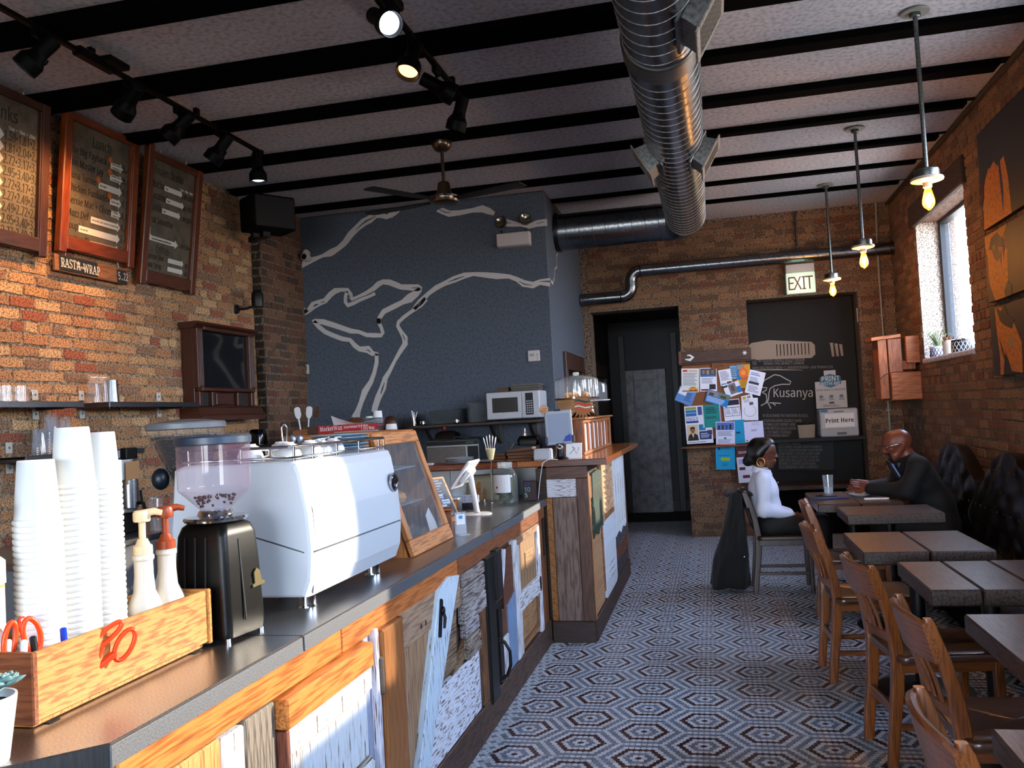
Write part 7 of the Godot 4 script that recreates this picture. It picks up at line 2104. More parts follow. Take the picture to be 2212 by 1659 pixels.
	obj("loaf", MB.new().ball(v3(0, .08, 0), v3(.12, .085, .06), 18, 10), mat("bread_tan", Color(.42, .25, .15), .6), b2)
	# plates at the hutch end and on the wall shelf
	var sq := func(n: int, x: float, y0: float, z: float, w: float, step: float, lab: String, grp: String) -> void:
		var pm := mat("plate_white", Color(.62, .65, .67), .35)
		for k in n:
			solo("plate", MB.new().loft([round_rect(w * .55, w * .55, .02, 0), round_rect(w * .72, w * .72, .03, .001), round_rect(w, w, .02, step * .7), round_rect(w, w, .02, step * .82)]), pm, ("topmost grey-white square plate of the " if k == n - 1 else "grey-white square plate in the ") + lab, "plate", pos(x, y0 + k * step, z, v3(0, rnd(-2, 2), 0)), grp)
	var kit := thing("back_kitchen_counter", "dark back counter before the mural carrying the steel oven", "counter", v3(-2.1, 0, -7.7))
	obj("cabinet", MB.new().box(v3(0, .53, 0), v3(1.10, 1.06, .70), .005), mat("grey_dark"), kit)
	obj("top", MB.new().box(v3(0, 1.08, 0), v3(1.16, .03, .74), .004), mat("steel"), kit)
	var sh := thing("wall_shelf", "long dark wooden shelf on steel brackets under the mural tree", "shelf", v3(-2.19, 1.47, -8.0))
	obj("board", MB.new().box(v3(0, -.014, 0), v3(1.30, .028, .38), .004), wood(Color(.20, .12, .08), 188), sh)
	for x in [-.45, .18, .55]:
		obj("bracket", MB.new().tube([v3(x, -.03, .15), v3(x, -.12, .06), v3(x, -.21, -.18)], .014, 8, true, Vector2(1.4, .5)), mat("bracket_steel", Color(.33, .31, .28), .4, .8), sh)
		obj("bracket_post", MB.new().box(v3(x + .01, -.12, -.19), v3(.035, .20, .01), .003), mat("bracket_steel"), sh)
	sq.call(13, -2.96, y + .002, -7.35, .17, .0115, "stack at the right end of the hutch", "plates on the hutch")
	sq.call(13, -2.47, 1.472, -8.0, .33, .0105, "long low stack on the wall shelf", "plates in the long stack")
	sq.call(14, -2.15, 1.472, -8.0, .20, .0130, "tall stack beside the white microwave", "plates in the tall stack")
	var rm := MB.new().lathe(V([0, 0, .026, 0, .033, .01, .033, .036, .026, .042, 0, .042]), 20)
	for k in 2:
		solo("steel_pot", rm, mat("chrome"), ["round steel pot left of the plate stacks on the wall shelf", "round steel pot before the long plate stack on the wall shelf"][k], "pot", pos([-2.68, -2.325][k], 1.471, [-7.9, -7.83][k]))
	var jr := thing("cutlery_jar", "steel jar of cutlery at the left end of the wall shelf", "jar", v3(-2.79, 1.471, -7.95))
	obj("jar", MB.new().lathe(V([0, 0, .034, 0, .034, .08, .031, .08, .031, .01, 0, .01]), 20), mat("chrome"), jr)
	for k in 5:
		obj("cutlery", MB.new().tube([v3(0, .01, 0), v3((k - 2) * .016, .13 + .012 * (k % 2), rnd(-.01, .01))], .004, 6), mat("chrome"), jr)
	# microwave with slates on top
	var m := thing("microwave", "white microwave oven on the wall shelf", "microwave", v3(-1.785, 1.4705, -8.0))
	var wm := mat("micro_white", Color(.66, .66, .68), .4)
	for s in [[-.2, .12], [.2, .12], [.2, -.12], [-.2, -.12]]:
		obj("foot", MB.new().cyl(v3(s[0], .008, s[1]), .012, .016, 8), mat("black_plastic"), m)
	obj("body", MB.new().box(v3(0, .14, -.01), v3(.505, .25, .34), .008), wm, m)
	obj("door", MB.new().box(v3(-.085, .14, .168), v3(.33, .245, .018), .006), wm, m)
	obj("door_window", MB.new().box(v3(-.073, .145, .178), v3(.242, .135, .003)), mat("micro_glass", Color(.10, .095, .095), .15), m)
	obj("control_panel", MB.new().box(v3(.165, .14, .166), v3(.165, .245, .014), .005), wm, m)
	obj("keypad", MB.new().box(v3(.155, .145, .174), v3(.072, .20, .003)), mat("ink"), m)
	for k in 18:
		obj("key", MB.new().box(v3(.135 + (k % 3) * .02, .065 + (k / 3) * .021, .176), v3(.014, .012, .002), .001), mat("key_grey", Color(.6, .6, .62), .5), m)
	for k in 5:
		solo("slate_board", MB.new().box(v3(0, .0045, 0), v3(.11, .009, .12), .001), wood(Color(.34, .24, .15), 190 + k), "thin brown board in the small pile on the microwave's left", "board", pos(-1.89, 1.7365 + k * .0095, -7.95), "thin boards on the microwave")
	for k in 6:
		solo("slate_board", MB.new().box(v3(0, .005, 0), v3(.27 - .01 * (k % 2), .01, .20), .001), mat("slate_%d" % (k % 2), [Color(.22, .21, .19), Color(.36, .34, .30)][k % 2], .6), "thin grey slate in the wide pile on the microwave's right", "board", pos(-1.68 + .008 * (k % 3), 1.7365 + k * .0105, -7.97), "slates on the microwave")
	# oven, grinder and black things below
	var ov := thing("steel_oven", "stainless steel rapid oven with a green display", "oven", v3(-2.315, 1.0955, -7.72))
	obj("body", MB.new().box(v3(0, .115, -.05), v3(.50, .22, .34), .005), mat("steel"), ov)
	obj("control_strip", MB.new().box(v3(0, .20, .122), v3(.49, .036, .006), .002), mat("black_plastic"), ov)
	obj("display", MB.new().box(v3(.165, .2, .126), v3(.07, .012, .002)), mat("green_display", Color(.02, .12, .06), .4, 0, {"glow": .15, "glow_col": Color(.1, .6, .3)}), ov)
	obj("door", MB.new().box(v3(-.06, .09, .123), v3(.36, .155, .012), .003), mat("oven_door", Color(.42, .40, .39), .3, 1.0, {"tex": "brushed", "scale": v3(1, 14, 1)}), ov)
	obj("side_panel", MB.new().box(v3(.19, .09, .123), v3(.10, .155, .010), .003), mat("black_plastic"), ov)
	obj("top_vent", MB.new().box(v3(.02, .232, -.04), v3(.5, .012, .30), .003), mat("black_metal"), ov)
	var sl := thing("label_machine", "low black appliance with a red knob on the steel oven", "appliance", v3(-2.40, 1.3335, -7.74), -6)
	obj("body", MB.new().loft([round_rect(.20, .16, .01, 0), round_rect(.19, .15, .02, .05), round_rect(.10, .12, .02, .075)]), mat("black_plastic"), sl)
	obj("knob", MB.new().ball(v3(-.02, .10, .02), v3(.016, .02, .016), 12, 8), mat("knob_red", Color(.5, .05, .04), .4), sl)
	obj("plate", MB.new().box(v3(.15, .03, 0), v3(.12, .004, .10), .001), mat("steel"), sl, pos(0, 0, 0, v3(0, 0, -8)))
	var cg := thing("tamper_station", "black espresso brewer with chrome cap below the shelf", "appliance", v3(-1.60, 1.0955, -7.60))
	obj("base", MB.new().loft([round_rect(.22, .20, .02, 0), round_rect(.22, .2, .02, .03)]), mat("black_plastic"), cg)
	obj("column", MB.new().loft([round_rect(.09, .09, .02, .03), round_rect(.08, .08, .02, .16)]), mat("black_plastic"), cg, pos(.06, 0, -.05))
	obj("head", MB.new().loft([round_rect(.19, .17, .03, .15), round_rect(.2, .18, .03, .20), round_rect(.16, .14, .03, .235)]), mat("black_plastic"), cg)
	obj("cap", MB.new().lathe(V([0, .235, .03, .235, .028, .262, .012, .27, .012, .30, 0, .30]), 18), mat("chrome"), cg, pos(-.03, 0, .03))
	obj("lever", MB.new().tube([v3(-.08, .17, .08), v3(-.12, .17, .12), v3(-.14, .13, .14)], .008, 8), mat("chrome"), cg)
	var fr := thing("refrigerator", "black under-shelf refrigerator in the left back corner", "refrigerator", v3(-3.86, 0, -6.95))
	obj("body", MB.new().box(v3(0, .69, 0), v3(.24, 1.38, .46), .006), mat("black_plastic"), fr)
	obj("door", MB.new().box(v3(.0, .69, .236), v3(.23, 1.34, .012), .004), mat("black_metal"), fr)
	var kt := thing("kettle", "shiny black toaster-shaped kettle beside the chimney bricks", "kettle", v3(-3.90, 1.381, -6.98))
	obj("body", MB.new().loft([round_rect(.13, .12, .03, 0), round_rect(.14, .12, .035, .07), round_rect(.13, .11, .04, .125), round_rect(.10, .08, .035, .138)]), mat("kettle_black", Color(.012, .014, .02), .12), kt)
	obj("blue_light", MB.new().box(v3(.045, .085, .061), v3(.02, .006, .002)), mat("led_blue", Color(.1, .25, .9), .4, 0, {"glow": .3, "glow_col": Color(.1, .25, 1)}), kt)
	# the bar's own clutter
	var by := 1.1985
	for k in 4:
		solo("plate", MB.new().lathe(V([0, .003, .05, .003, .055, 0, .06, .002, .10, .009, .102, .011, .06, .006, 0, .006]), 32), mat("ceramic"), ["white round plate at the bottom of the bar stack", "white round plate second from below on the bar", "white round plate third from below on the bar", "topmost white round plate of the bar stack"][k], "plate", pos(-1.75, by + k * .0105, -5.90), "white plates on the bar")
	solo("plate", MB.new().lathe(V([0, .003, .05, .003, .055, 0, .06, .002, .12, .009, .122, .011, .06, .006, 0, .006]), 32), mat("ceramic"), "single white plate behind the tablet till on the bar", "plate", pos(-1.545, by, -5.98))
	solo("napkins", MB.new().box(v3(0, .006, 0), v3(.09, .012, .08), .002), mat("white_paper"), "small pile of white napkins at the bar's left end", "napkins", pos(-1.98, by, -5.88))
	for k in 7:
		var w := k < 4
		solo("paper_bag", MB.new().box(v3(0, .010, 0), v3(.185 if w else .10, .019, .11), .006), mat("bag_kraft", Color(.44, .29, .19), .85, 0, {"tex": "fine", "scale": v3(8, 8, 8)}), ["lowest folded brown paper bag of the right pile", "second folded brown paper bag of the right pile", "third folded brown paper bag of the right pile", "slanting folded brown paper bag on top of the right pile", "lowest brown paper bag of the small left pile", "middle brown paper bag of the small left pile", "top brown paper bag of the small left pile"][k], "paper bag", pos(-1.305 + (.008 * (k % 2)), by + (k if w else k - 4) * .0205 + (.008 if k == 3 else 0.0), -5.88, v3(0, rnd(-3, 3), 5 if k == 3 else 0)) if w else pos(-1.455, by + (k - 4) * .0205, -5.90), "folded paper bags on the bar")
	solo("white_box", MB.new().box(v3(0, .038, 0), v3(.118, .076, .10), .008), mat("router_white", Color(.66, .66, .69), .45), "plain pale grey box beside the standing tablet", "box", pos(-1.14, by + .003, -5.84))
	# standing tablet with a pin disc
	var t := thing("standing_tablet", "grey-framed tablet with blue clips standing on the bar", "tablet", v3(-1.02, by + .004, -5.83), 8)
	obj("base", MB.new().lathe(V([0, 0, .055, 0, .05, .01, .03, .02, .028, .06, .022, .07, .022, .10, 0, .10]), 24), mat("black_plastic"), t)
	obj("ring", MB.new().tube([v3(-.02, .085, .03), v3(.0, .10, .035), v3(.02, .085, .03), v3(0, .07, .035), v3(-.02, .085, .03)], .003, 6), mat("chrome"), t)
	var tt := pos(0, .215, .0, v3(-10, 0, 2))
	obj("case", MB.new().box(v3(0, 0, 0), v3(.185, .235, .014), .006), mat("tablet_grey", Color(.55, .57, .6), .4), t, tt)
	obj("screen", MB.new().box(v3(0, -.005, .008), v3(.15, .195, .002)), mat("tablet_face", Color(.50, .53, .60), .25), t, tt)
	obj("screen_image", MB.new().prism(poly([.02, -.10, .075, -.10, .075, -.05, .04, -.065]), .009, .0095), mat("screen_blue", Color(.02, .18, .55), .3), t, tt)
	for c in [[-.09, -.085, .02, .05], [.09, -.085, .02, .05], [0, -.118, .06, .016], [0, .118, .05, .014]]:
		obj("clip", MB.new().box(v3(c[0], c[1], .004), v3(c[2], c[3], .022), .004), mat("clip_blue", Color(.05, .12, .22), .4), t, tt)
	solo("wooden_disc", MB.new().lathe(V([0, 0, .03, 0, .031, .003, .03, .008, 0, .008]), 24), wood(Color(.78, .62, .46), 195), "small round wooden disc clipped to the standing tablet's corner", "disc", pos(-1.107, by + .345, -5.775, v3(75, 0, 0)))
	var fc := thing("framed_card", "white framed card with a scribble leaning by the bag rack", "card", v3(-.935, by + .004, -5.87), -5)
	obj("card", MB.new().box(v3(0, .052, 0), v3(.11, .105, .006), .001), mat("white_paper"), fc, pos(0, 0, 0, v3(-12, 0, 0)))
	obj("scribble", MB.new().tube([v3(-.03, .03, .004), v3(.01, .07, .004), v3(-.01, .08, .004), v3(.02, .03, .004), v3(.035, .075, .004)], .0015, 4), mat("ink"), fc, pos(0, 0, 0, v3(-12, 0, 0)))
	# slatted rack with the bags, cake stand, cardboard sun
	var r := thing("slatted_rack", "wooden rack with upright slats over white bags on the bar", "rack", v3(-.96, by + .005, -7.02))
	var ry := wood(Color(.66, .40, .18), 196, "grain", .45, {"axis": "y"})
	var rz := wood(Color(.66, .42, .2), 197, "grain", .45, {"axis": "z"})
	obj("end_panel", MB.new().box(v3(-.05, .128, .86), v3(.20, .256, .012), .003), wood(Color(.50, .28, .12), 198, "grain", .4, {"axis": "y"}), r)
	obj("end_panel", MB.new().box(v3(-.05, .128, -.86), v3(.20, .256, .012), .003), ry, r)
	obj("top_board", MB.new().box(v3(-.04, .262, 0), v3(.24, .014, 1.74), .003), rz, r)
	obj("bottom_rail", MB.new().box(v3(.05, .012, 0), v3(.014, .024, 1.70), .003), rz, r)
	obj("top_rail", MB.new().box(v3(.05, .243, 0), v3(.014, .024, 1.70), .003), rz, r)
	for k in 8:
		obj("slat", MB.new().box(v3(.05, .128, .80 - k * .228), v3(.016, .21, .05 if k != 4 else .09), .003), ry, r)
	for k in 7:
		solo("white_bag", MB.new().box(v3(0, .11, 0), v3(.03, .22, .17), .006), mat("white_paper"), "white paper stack showing between the rack slats, number %s from the near end" % ["one", "two", "three", "four", "five", "six", "seven"][k], "paper", pos(-.955, by + .006, -6.335 - k * .228), "white papers in the slatted rack")
	var ry0 := by + .005 + .2695
	var ck := thing("cake_stand", "silver cake stand with a scalloped clear dome on the rack", "cake stand", v3(-.97, ry0, -6.40))
	obj("foot", MB.new().lathe(V([0, 0, .07, 0, .072, .006, .04, .02, .02, .05, .016, .09, .03, .125, .05, .135, 0, .135]), 32), mat("silver", Color(.62, .55, .45), .15, 1.0), ck)
	obj("plate", MB.new().lathe(V([0, .134, .165, .134, .172, .140, .172, .147, 0, .147]), 40), mat("silver"), ck)
	var dm := MB.new()
	var rg := []
	for q in [[.158, .148], [.158, .27], [.15, .285], [.09, .305], [.02, .312]]:
		var ring := PackedVector3Array()
		for j in 64:
			var a := TAU * j / 64
			var rr: float = q[0] * (1.0 + .03 * cos(a * 16) * (1.0 if q[1] < .28 else .2))
			ring.append(v3(cos(a) * rr, q[1], -sin(a) * rr))
		rg.append(ring)
	dm.loft(rg, false)
	obj("dome", dm, glass("dome_glass", Color(.9, .94, .96), .10, .04), ck)
	obj("dome_knob", MB.new().lathe(V([0, .312, .018, .312, .026, .325, .02, .335, 0, .337]), 18), glass("rim_glass", Color(.92, .96, .95), .3, .03), ck)
	var c2 := thing("cake_dome", "second smaller clear cake dome behind the silver cake stand", "cake dome", v3(-.93, ry0, -6.85))
	obj("foot", MB.new().lathe(V([0, 0, .05, 0, .03, .02, .016, .05, .016, .12, 0, .12]), 24), mat("silver"), c2)
	obj("plate", MB.new().lathe(V([0, .118, .15, .12, .155, .128, 0, .128]), 32), mat("ceramic"), c2)
	obj("dome", MB.new().lathe(V([.13, .129, .13, .24, .12, .26, .05, .28, 0, .283]), 36), glass("dome_glass", Color(.9, .94, .96), .10, .04), c2)
	for k in 3:
		solo("pastry", MB.new().lathe(V([0, 0, .03, 0, .036, .02, .02, .04, 0, .043]), 14), mat("dough_pale", Color(.78, .55, .30), .6), "pale pastry under the silver cake stand's dome, %s" % ["left", "front", "right"][k], "pastry", pos(-1.03 + k * .06, ry0 + .1475, -6.38 + .03 * (k % 2)))
	var sp := []
	for j in 40:
		var rr := .062 if j % 2 else rnd(.088, .112)
		sp.append_array([rr * cos(TAU * j / 40), rr * sin(TAU * j / 40)])
	var su := thing("cardboard_sign", "sunburst cardboard sign with a drawn sandwich on the rack", "sign", v3(-.90, ry0 + .085, -6.17), 12)
	obj("cardboard", MB.new().prism(poly(sp), -.002, .002), mat("cardboard", Color(.52, .36, .23), .9), su)
	var ly := [[.028, Color(.05, .22, .16)], [.008, Color(.70, .16, .10)], [-.012, Color(.8, .78, .74)], [-.036, Color(.66, .26, .06)]]
	for k in 4:
		ribbon(su, [-.055, ly[k][0] + .006, .008, -.03, ly[k][0] + .012, .016 if k != 2 else .006, .02, ly[k][0] - .004, .016 if k != 2 else .006, .055, ly[k][0], .008], .0026, mat("crayon_%d" % k, ly[k][1], .8), Transform3D(), "drawn_layer")
	ribbon(su, [-.05, .045, .003, -.035, .062, .003, 0, .058, .003, .035, .062, .003, .05, .042, .003], .0026, mat("ink"), Transform3D(), "drawn_line")
	for k in 2:
		solo(["kraft_folder", "kraft_folder"][k], MB.new().box(v3(0, .08, 0), v3(.12, .16, .006), .001), mat("kraft"), ["brown kraft card leaning under the cake stand", "second kraft card behind the standing tablet"][k], "card", pos(-1.075 - .01 * k, ry0, -6.62 - .06 * k, v3(-6, 20, 12 - 30 * k)))
	var bs := thing("steel_backsplash", "stainless steel panel below the bar behind the tip jar", "panel", v3(-1.66, .951, -6.08))
	obj("sheet", MB.new().box(v3(0, .095, 0), v3(.86, .19, .012), .002), mat("steel"), bs)
	for x in [-.22, .1]:
		obj("seam", MB.new().box(v3(x, .095, .007), v3(.004, .19, .002)), mat("grey_dark"), bs)


# ---------------------------------------------------------------- tables, chairs, settees, paintings, window plants
func add_tables() -> void:
	# x0, x1, z far, z near, planks (cuts in x), label
	var T := [
		[.685, 1.27, -7.46, -6.58, [.685, .98, 1.27], "farthest plank table, where the man and woman sit"],
		[.79, 1.378, -6.43, -5.93, [.79, 1.378], "rough plank table just in front of the couple's table"],
		[.66, 1.256, -5.18, -4.50, [.66, .966, 1.256], "dark two-plank table, third from the far end"],
		[.763, 1.345, -4.25, -3.62, [.763, .95, 1.142, 1.345], "dark three-plank table beside the third wooden chair"],
		[.78, 1.38, -3.235, -2.55, [.78, 1.08, 1.38], "brown plank table, second from the camera, cut by the frame"],
		[.555, 1.16, -2.15, -1.50, [.555, .86, 1.16], "nearest plank table, only its corner in the picture"]]
	var tones := [Color(.30, .19, .12), Color(.30, .23, .18), Color(.26, .175, .13), Color(.27, .195, .155), Color(.28, .17, .12), Color(.34, .25, .19)]
	for k in 6:
		var t: Array = T[k]
		var c := v3((t[0] + t[1]) / 2, 0, (t[2] + t[3]) / 2)
		var o := thing("plank_table", t[5], "table", c)
		for i in t[4].size() - 1:
			var x0: float = t[4][i] - c.x + .0025
			var x1: float = t[4][i + 1] - c.x - .0025
			var dz := rnd(-.006, .006)
			obj("plank", MB.new().box(v3((x0 + x1) / 2, .728, dz), v3(x1 - x0, .064, t[3] - t[2] - .01), .006), wood((tones[k] as Color).lightened(rnd(0, .06)), 200 + k * 3 + i, "old", .34, {"axis": "z", "along": .8, "across": 3.5}), o)
		obj("batten", MB.new().box(v3(0, .688, 0), v3((t[1] - t[0]) * .8, .016, .12), .003), mat("black_metal"), o)
		obj("column", MB.new().cyl(v3(0, .36, 0), .035, .65, 16), mat("black_metal"), o)
		obj("foot_plate", MB.new().lathe(V([0, .0, .24, 0, .24, .008, .06, .03, .036, .05, 0, .05]), 28), mat("black_metal"), o)

func add_chairs() -> void:
	var oak := Color(.52, .29, .11)
	var wy := wood(oak, 230, "grain", .3, {"axis": "y", "coat": .3})
	var wz := wood(oak, 231, "grain", .3, {"axis": "z", "coat": .3})
	var wx := wood(oak, 232, "grain", .3, {"coat": .3})
	var sm := wood(Color(.30, .17, .09), 233, "grain", .28, {"coat": .3})
	var o := thing("wooden_chair", "oak slat-back chair farthest away, behind the row of chairs", "chair", v3(.628, 0, -6.31), -2.9, "oak chairs along the tables")
	for s in [-1, 1]:
		var rg := []
		for q in [[0.0, .0, .034, .04], [.012, .12, .036, .044], [.036, .30, .036, .05], [.045, .45, .034, .052], [.028, .58, .032, .046], [-.002, .70, .03, .040], [-.034, .80, .028, .032], [-.04, .82, .022, .024]]:
			var r := round_rect(q[3], q[2], .006, q[1], 2)
			for i in r.size():
				r[i] += v3(q[0], 0, s * (.155 + .02 * clampf((q[1] - .3) * 2, 0, 1)))
			rg.append(r)
		obj("rear_leg", MB.new().loft(rg), wy, o)
		var fl := []
		for q in [[.0, .028], [.2, .034], [.43, .038]]:
			var r := round_rect(q[1], q[1], .005, q[0], 2)
			for i in r.size():
				r[i] += v3(.43, 0, s * .175)
			fl.append(r)
		obj("front_leg", MB.new().loft(fl), wy, o)
		obj("side_rail", MB.new().box(v3(.235, .405, s * .17), v3(.37, .05, .02), .003), wx, o)
		obj("stretcher", MB.new().box(v3(.225, .16, s * .165), v3(.40, .026, .016), .003), wx, o)
	obj("front_rail", MB.new().box(v3(.43, .405, 0), v3(.02, .05, .32), .003), wz, o)
	obj("rear_stretcher", MB.new().box(v3(.025, .22, 0), v3(.018, .04, .29), .003), wz, o)
	# saddle seat
	var st := []
	for q in [[.0, .99], [.010, 1.0], [.026, .995], [.034, .96], [.028, .7], [.024, .3]]:
		var r := round_rect(.44, .42, .05, .425 + q[0])
		for i in r.size():
			r[i] = v3(.25 + r[i].x * q[1], r[i].y - .006 * cos(r[i].z * 12) * (1.0 if q[1] < .9 else 0.0), r[i].z * q[1])
		st.append(r)
	obj("seat", MB.new().loft(st), sm, o)
	# curved crest, lower rail and slats
	for part in [[.685, .822, .024, "crest_rail"], [.50, .55, .018, "lower_rail"]]:
		var rows := []
		var n := 10
		for i in n + 1:
			var z := lerpf(-.195, .195, float(i) / n) * (1.0 if part[3] == "crest_rail" else .82)
			var bow := -.035 * (1.0 - pow(z / .2, 2.0))
			var lean: float = -.028 if part[3] == "crest_rail" else .035
			var h0: float = part[0]
			var h1: float = part[1] - (.012 * pow(absf(z) / .195, 3.0) if part[3] == "crest_rail" else 0.0)
			var t: float = part[2] * .5
			var tilt := -.02 if part[3] == "crest_rail" else -.005
			rows.append(PackedVector3Array([v3(lean + bow + t + .012, h0, z), v3(lean + bow - t + .012, h0, z), v3(lean + bow - t + tilt, h1 - .006, z), v3(lean + bow + tilt, h1, z), v3(lean + bow + t + tilt, h1 - .006, z)]))
		var mb := MB.new()
		for i in n:
			for j in 5:
				mb._eq(rows[i][j], rows[i][(j + 1) % 5], rows[i + 1][(j + 1) % 5], rows[i + 1][j], v3((rows[i][0].x + rows[i][1].x) / 2, (rows[i][0].y + rows[i][3].y) / 2, (rows[i][0].z + rows[i + 1][0].z) / 2))
		mb.fan(rows[0], false)
		mb.fan(rows[n], true)
		obj(part[3], mb, wz, o)
	for k in 5:
		var z := -.108 + k * .054
		var bow := -.035 * (1.0 - pow(z / .2, 2.0))
		obj("slat", MB.new().tube([v3(.03 + bow, .545, z), v3(.012 + bow, .62, z), v3(-.018 + bow, .70, z)], .014, 8, true, Vector2(1.25, .45)), wy, o)
	var P := [[.525, -5.10, 4.0, "oak slat-back chair beside the two-plank table, its slats in profile"], [.605, -4.006, 8.0, "oak slat-back chair with its dark saddle seat in full view"], [.635, -3.10, 2.5, "oak slat-back chair, second nearest, before the three-plank table"], [.475, -2.07, .5, "nearest oak chair, only its curved crest rail at the bottom edge"]]
	for p in P:
		dup(o, v3(p[0], 0, p[1]), p[2], p[3])
	# the woman's chair: dark seat, her coat over the back
	var w := dup(o, v3(.245, 0, -7.36), 0, "dark wooden chair the woman sits on, under her draped coat")
	w.remove_meta("group")
	for ch in w.get_children():
		if ch is MeshInstance3D:
			ch.material_override = wood(Color(.20, .11, .06), 234, "grain", .4, {"axis": "y"})
	var coat := MB.new()
	var rows := []
	for i in 15:
		var y := .80 - .76 * i / 14.0
		var sp := .21 + .045 * sin(i * .22) + .012 * sin(i * 1.7)
		var out := .055 + .10 * smoothstep(0.0, 1.0, i / 14.0)
		var ring := PackedVector3Array()
		for j in 28:
			var a := TAU * j / 28
			var f := 1.0 + .07 * sin(a * 5 + i * .5) + .04 * sin(a * 9 - i * .8)
			var cx := .15 - .10 * i / 14.0
			ring.append(v3(cx + cos(a) * out * f, y + .012 * sin(a * 3), -7.36 - sin(a) * sp * f))
		ring.reverse()
		rows.append(ring)
	coat.loft(rows)
	var cm := mat("coat", Color(.032, .036, .029), .9, 0, {"tex": "blotch", "scale": v3(4, 4, 4), "sheen": .3})
	var ct := thing("coat", "dark olive padded coat draped over the woman's chair back", "coat")
	obj("cloth", coat, cm, ct)
	var hood := []
	for i in 6:
		var a := PI * i / 5.0
		var ring := PackedVector3Array()
		for j in 20:
			var b := TAU * j / 20
			ring.append(v3(.16 + cos(a) * .09 + cos(b) * .028, .775 + sin(a) * .035, -7.36 - sin(b) * (.20 + .01 * sin(i))))
		hood.append(ring)
	obj("folded_collar", MB.new().loft(hood), cm, ct)
	obj("button", MB.new().ball(v3(.17, .30, -7.155), v3(.008, .008, .004), 8, 6), mat("chrome"), ct)

func add_settees() -> void:
	var lm := mat("leather", Color(.012, .011, .0115), .36, 0, {"tex": "fine", "scale": v3(7, 7, 7)})
	var Z := [-7.42, -6.08, -4.74, -3.40]
	var nm := ["farthest tufted black settee, behind the man in the suit", "tufted black settee with a humped back, right of the plank tables", "third tufted black settee along the right wall, mostly out of frame", "nearest tufted black settee along the right wall"]
	for k in 4:
		var s := thing("tufted_settee", nm[k], "settee", v3(1.72, 0, Z[k]))
		var rows := []
		var nu := 36
		var nv := 26
		for i in nu + 1:
			var u := -1.0 + 2.0 * i / nu
			var top := .86 + .25 * pow(cos(u * PI / 2), 1.6)
			var row := PackedVector3Array()
			for j in nv + 1:
				var v := float(j) / nv
				var y := lerpf(.40, top, v)
				var z := u * .655
				var a := z / .13
				var b := (y - .40) / .13
				var puff := .022 * absf(sin((a + b) * PI / 2) * sin((a - b) * PI / 2))
				row.append(v3(.02 + .05 * v - puff - (.03 * sin(v * PI)), y, z))
			rows.append(row)
		var mb := MB.new()
		mb.grid(rows, false, true)
		# back and rim
		for i in nu:
			var a: Vector3 = rows[i][nv]
			var b: Vector3 = rows[i + 1][nv]
			mb.quad(a, v3(.17, a.y - .01, a.z), v3(.17, b.y - .01, b.z), b)
			mb.quad(v3(.17, a.y - .01, a.z), v3(.17, .1, a.z), v3(.17, .1, b.z), v3(.17, b.y - .01, b.z))
		for i in [0, nu]:
			for j in nv:
				mb._eq(rows[i][j], rows[i][j + 1], v3(.17, rows[i][j + 1].y, rows[i][j].z), v3(.17, rows[i][j].y, rows[i][j].z), v3(.1, .6, 0))
		obj("tufted_back", mb, lm, s)
		for r in 6:
			for c in 10:
				var z := -.585 + c * .13 + (.065 if r % 2 else 0.0)
				var y := .465 + r * .065 * 2 - (0.0)
				var top := .86 + .25 * pow(maxf(cos(z / .655 * PI / 2), 0), 1.6)
				if y < top - .06 and absf(z) < .62:
					obj("button", MB.new().ball(v3(.012 + .05 * (y - .4) / (top - .4) - .03 * sin((y - .4) / (top - .4) * PI), y, z), v3(.006, .010, .010), 8, 5), mat("button_black", Color(.05, .04, .035), .3), s)
		obj("seat_cushion", MB.new().loft([round_rect(.42, 1.30, .04, .33), round_rect(.44, 1.31, .05, .36), round_rect(.44, 1.31, .05, .43), round_rect(.40, 1.27, .05, .455)]), lm, s, pos(-.14, 0, 0))
		obj("base", MB.new().box(v3(-.12, .2, 0), v3(.40, .26, 1.28), .006), mat("black_paint"), s)
		for p in [[-.28, .58], [-.28, -.58], [.06, .58], [.06, -.58]]:
			obj("leg", MB.new().cyl(v3(p[0], .035, p[1]), .022, .07, 10), mat("black_metal"), s)

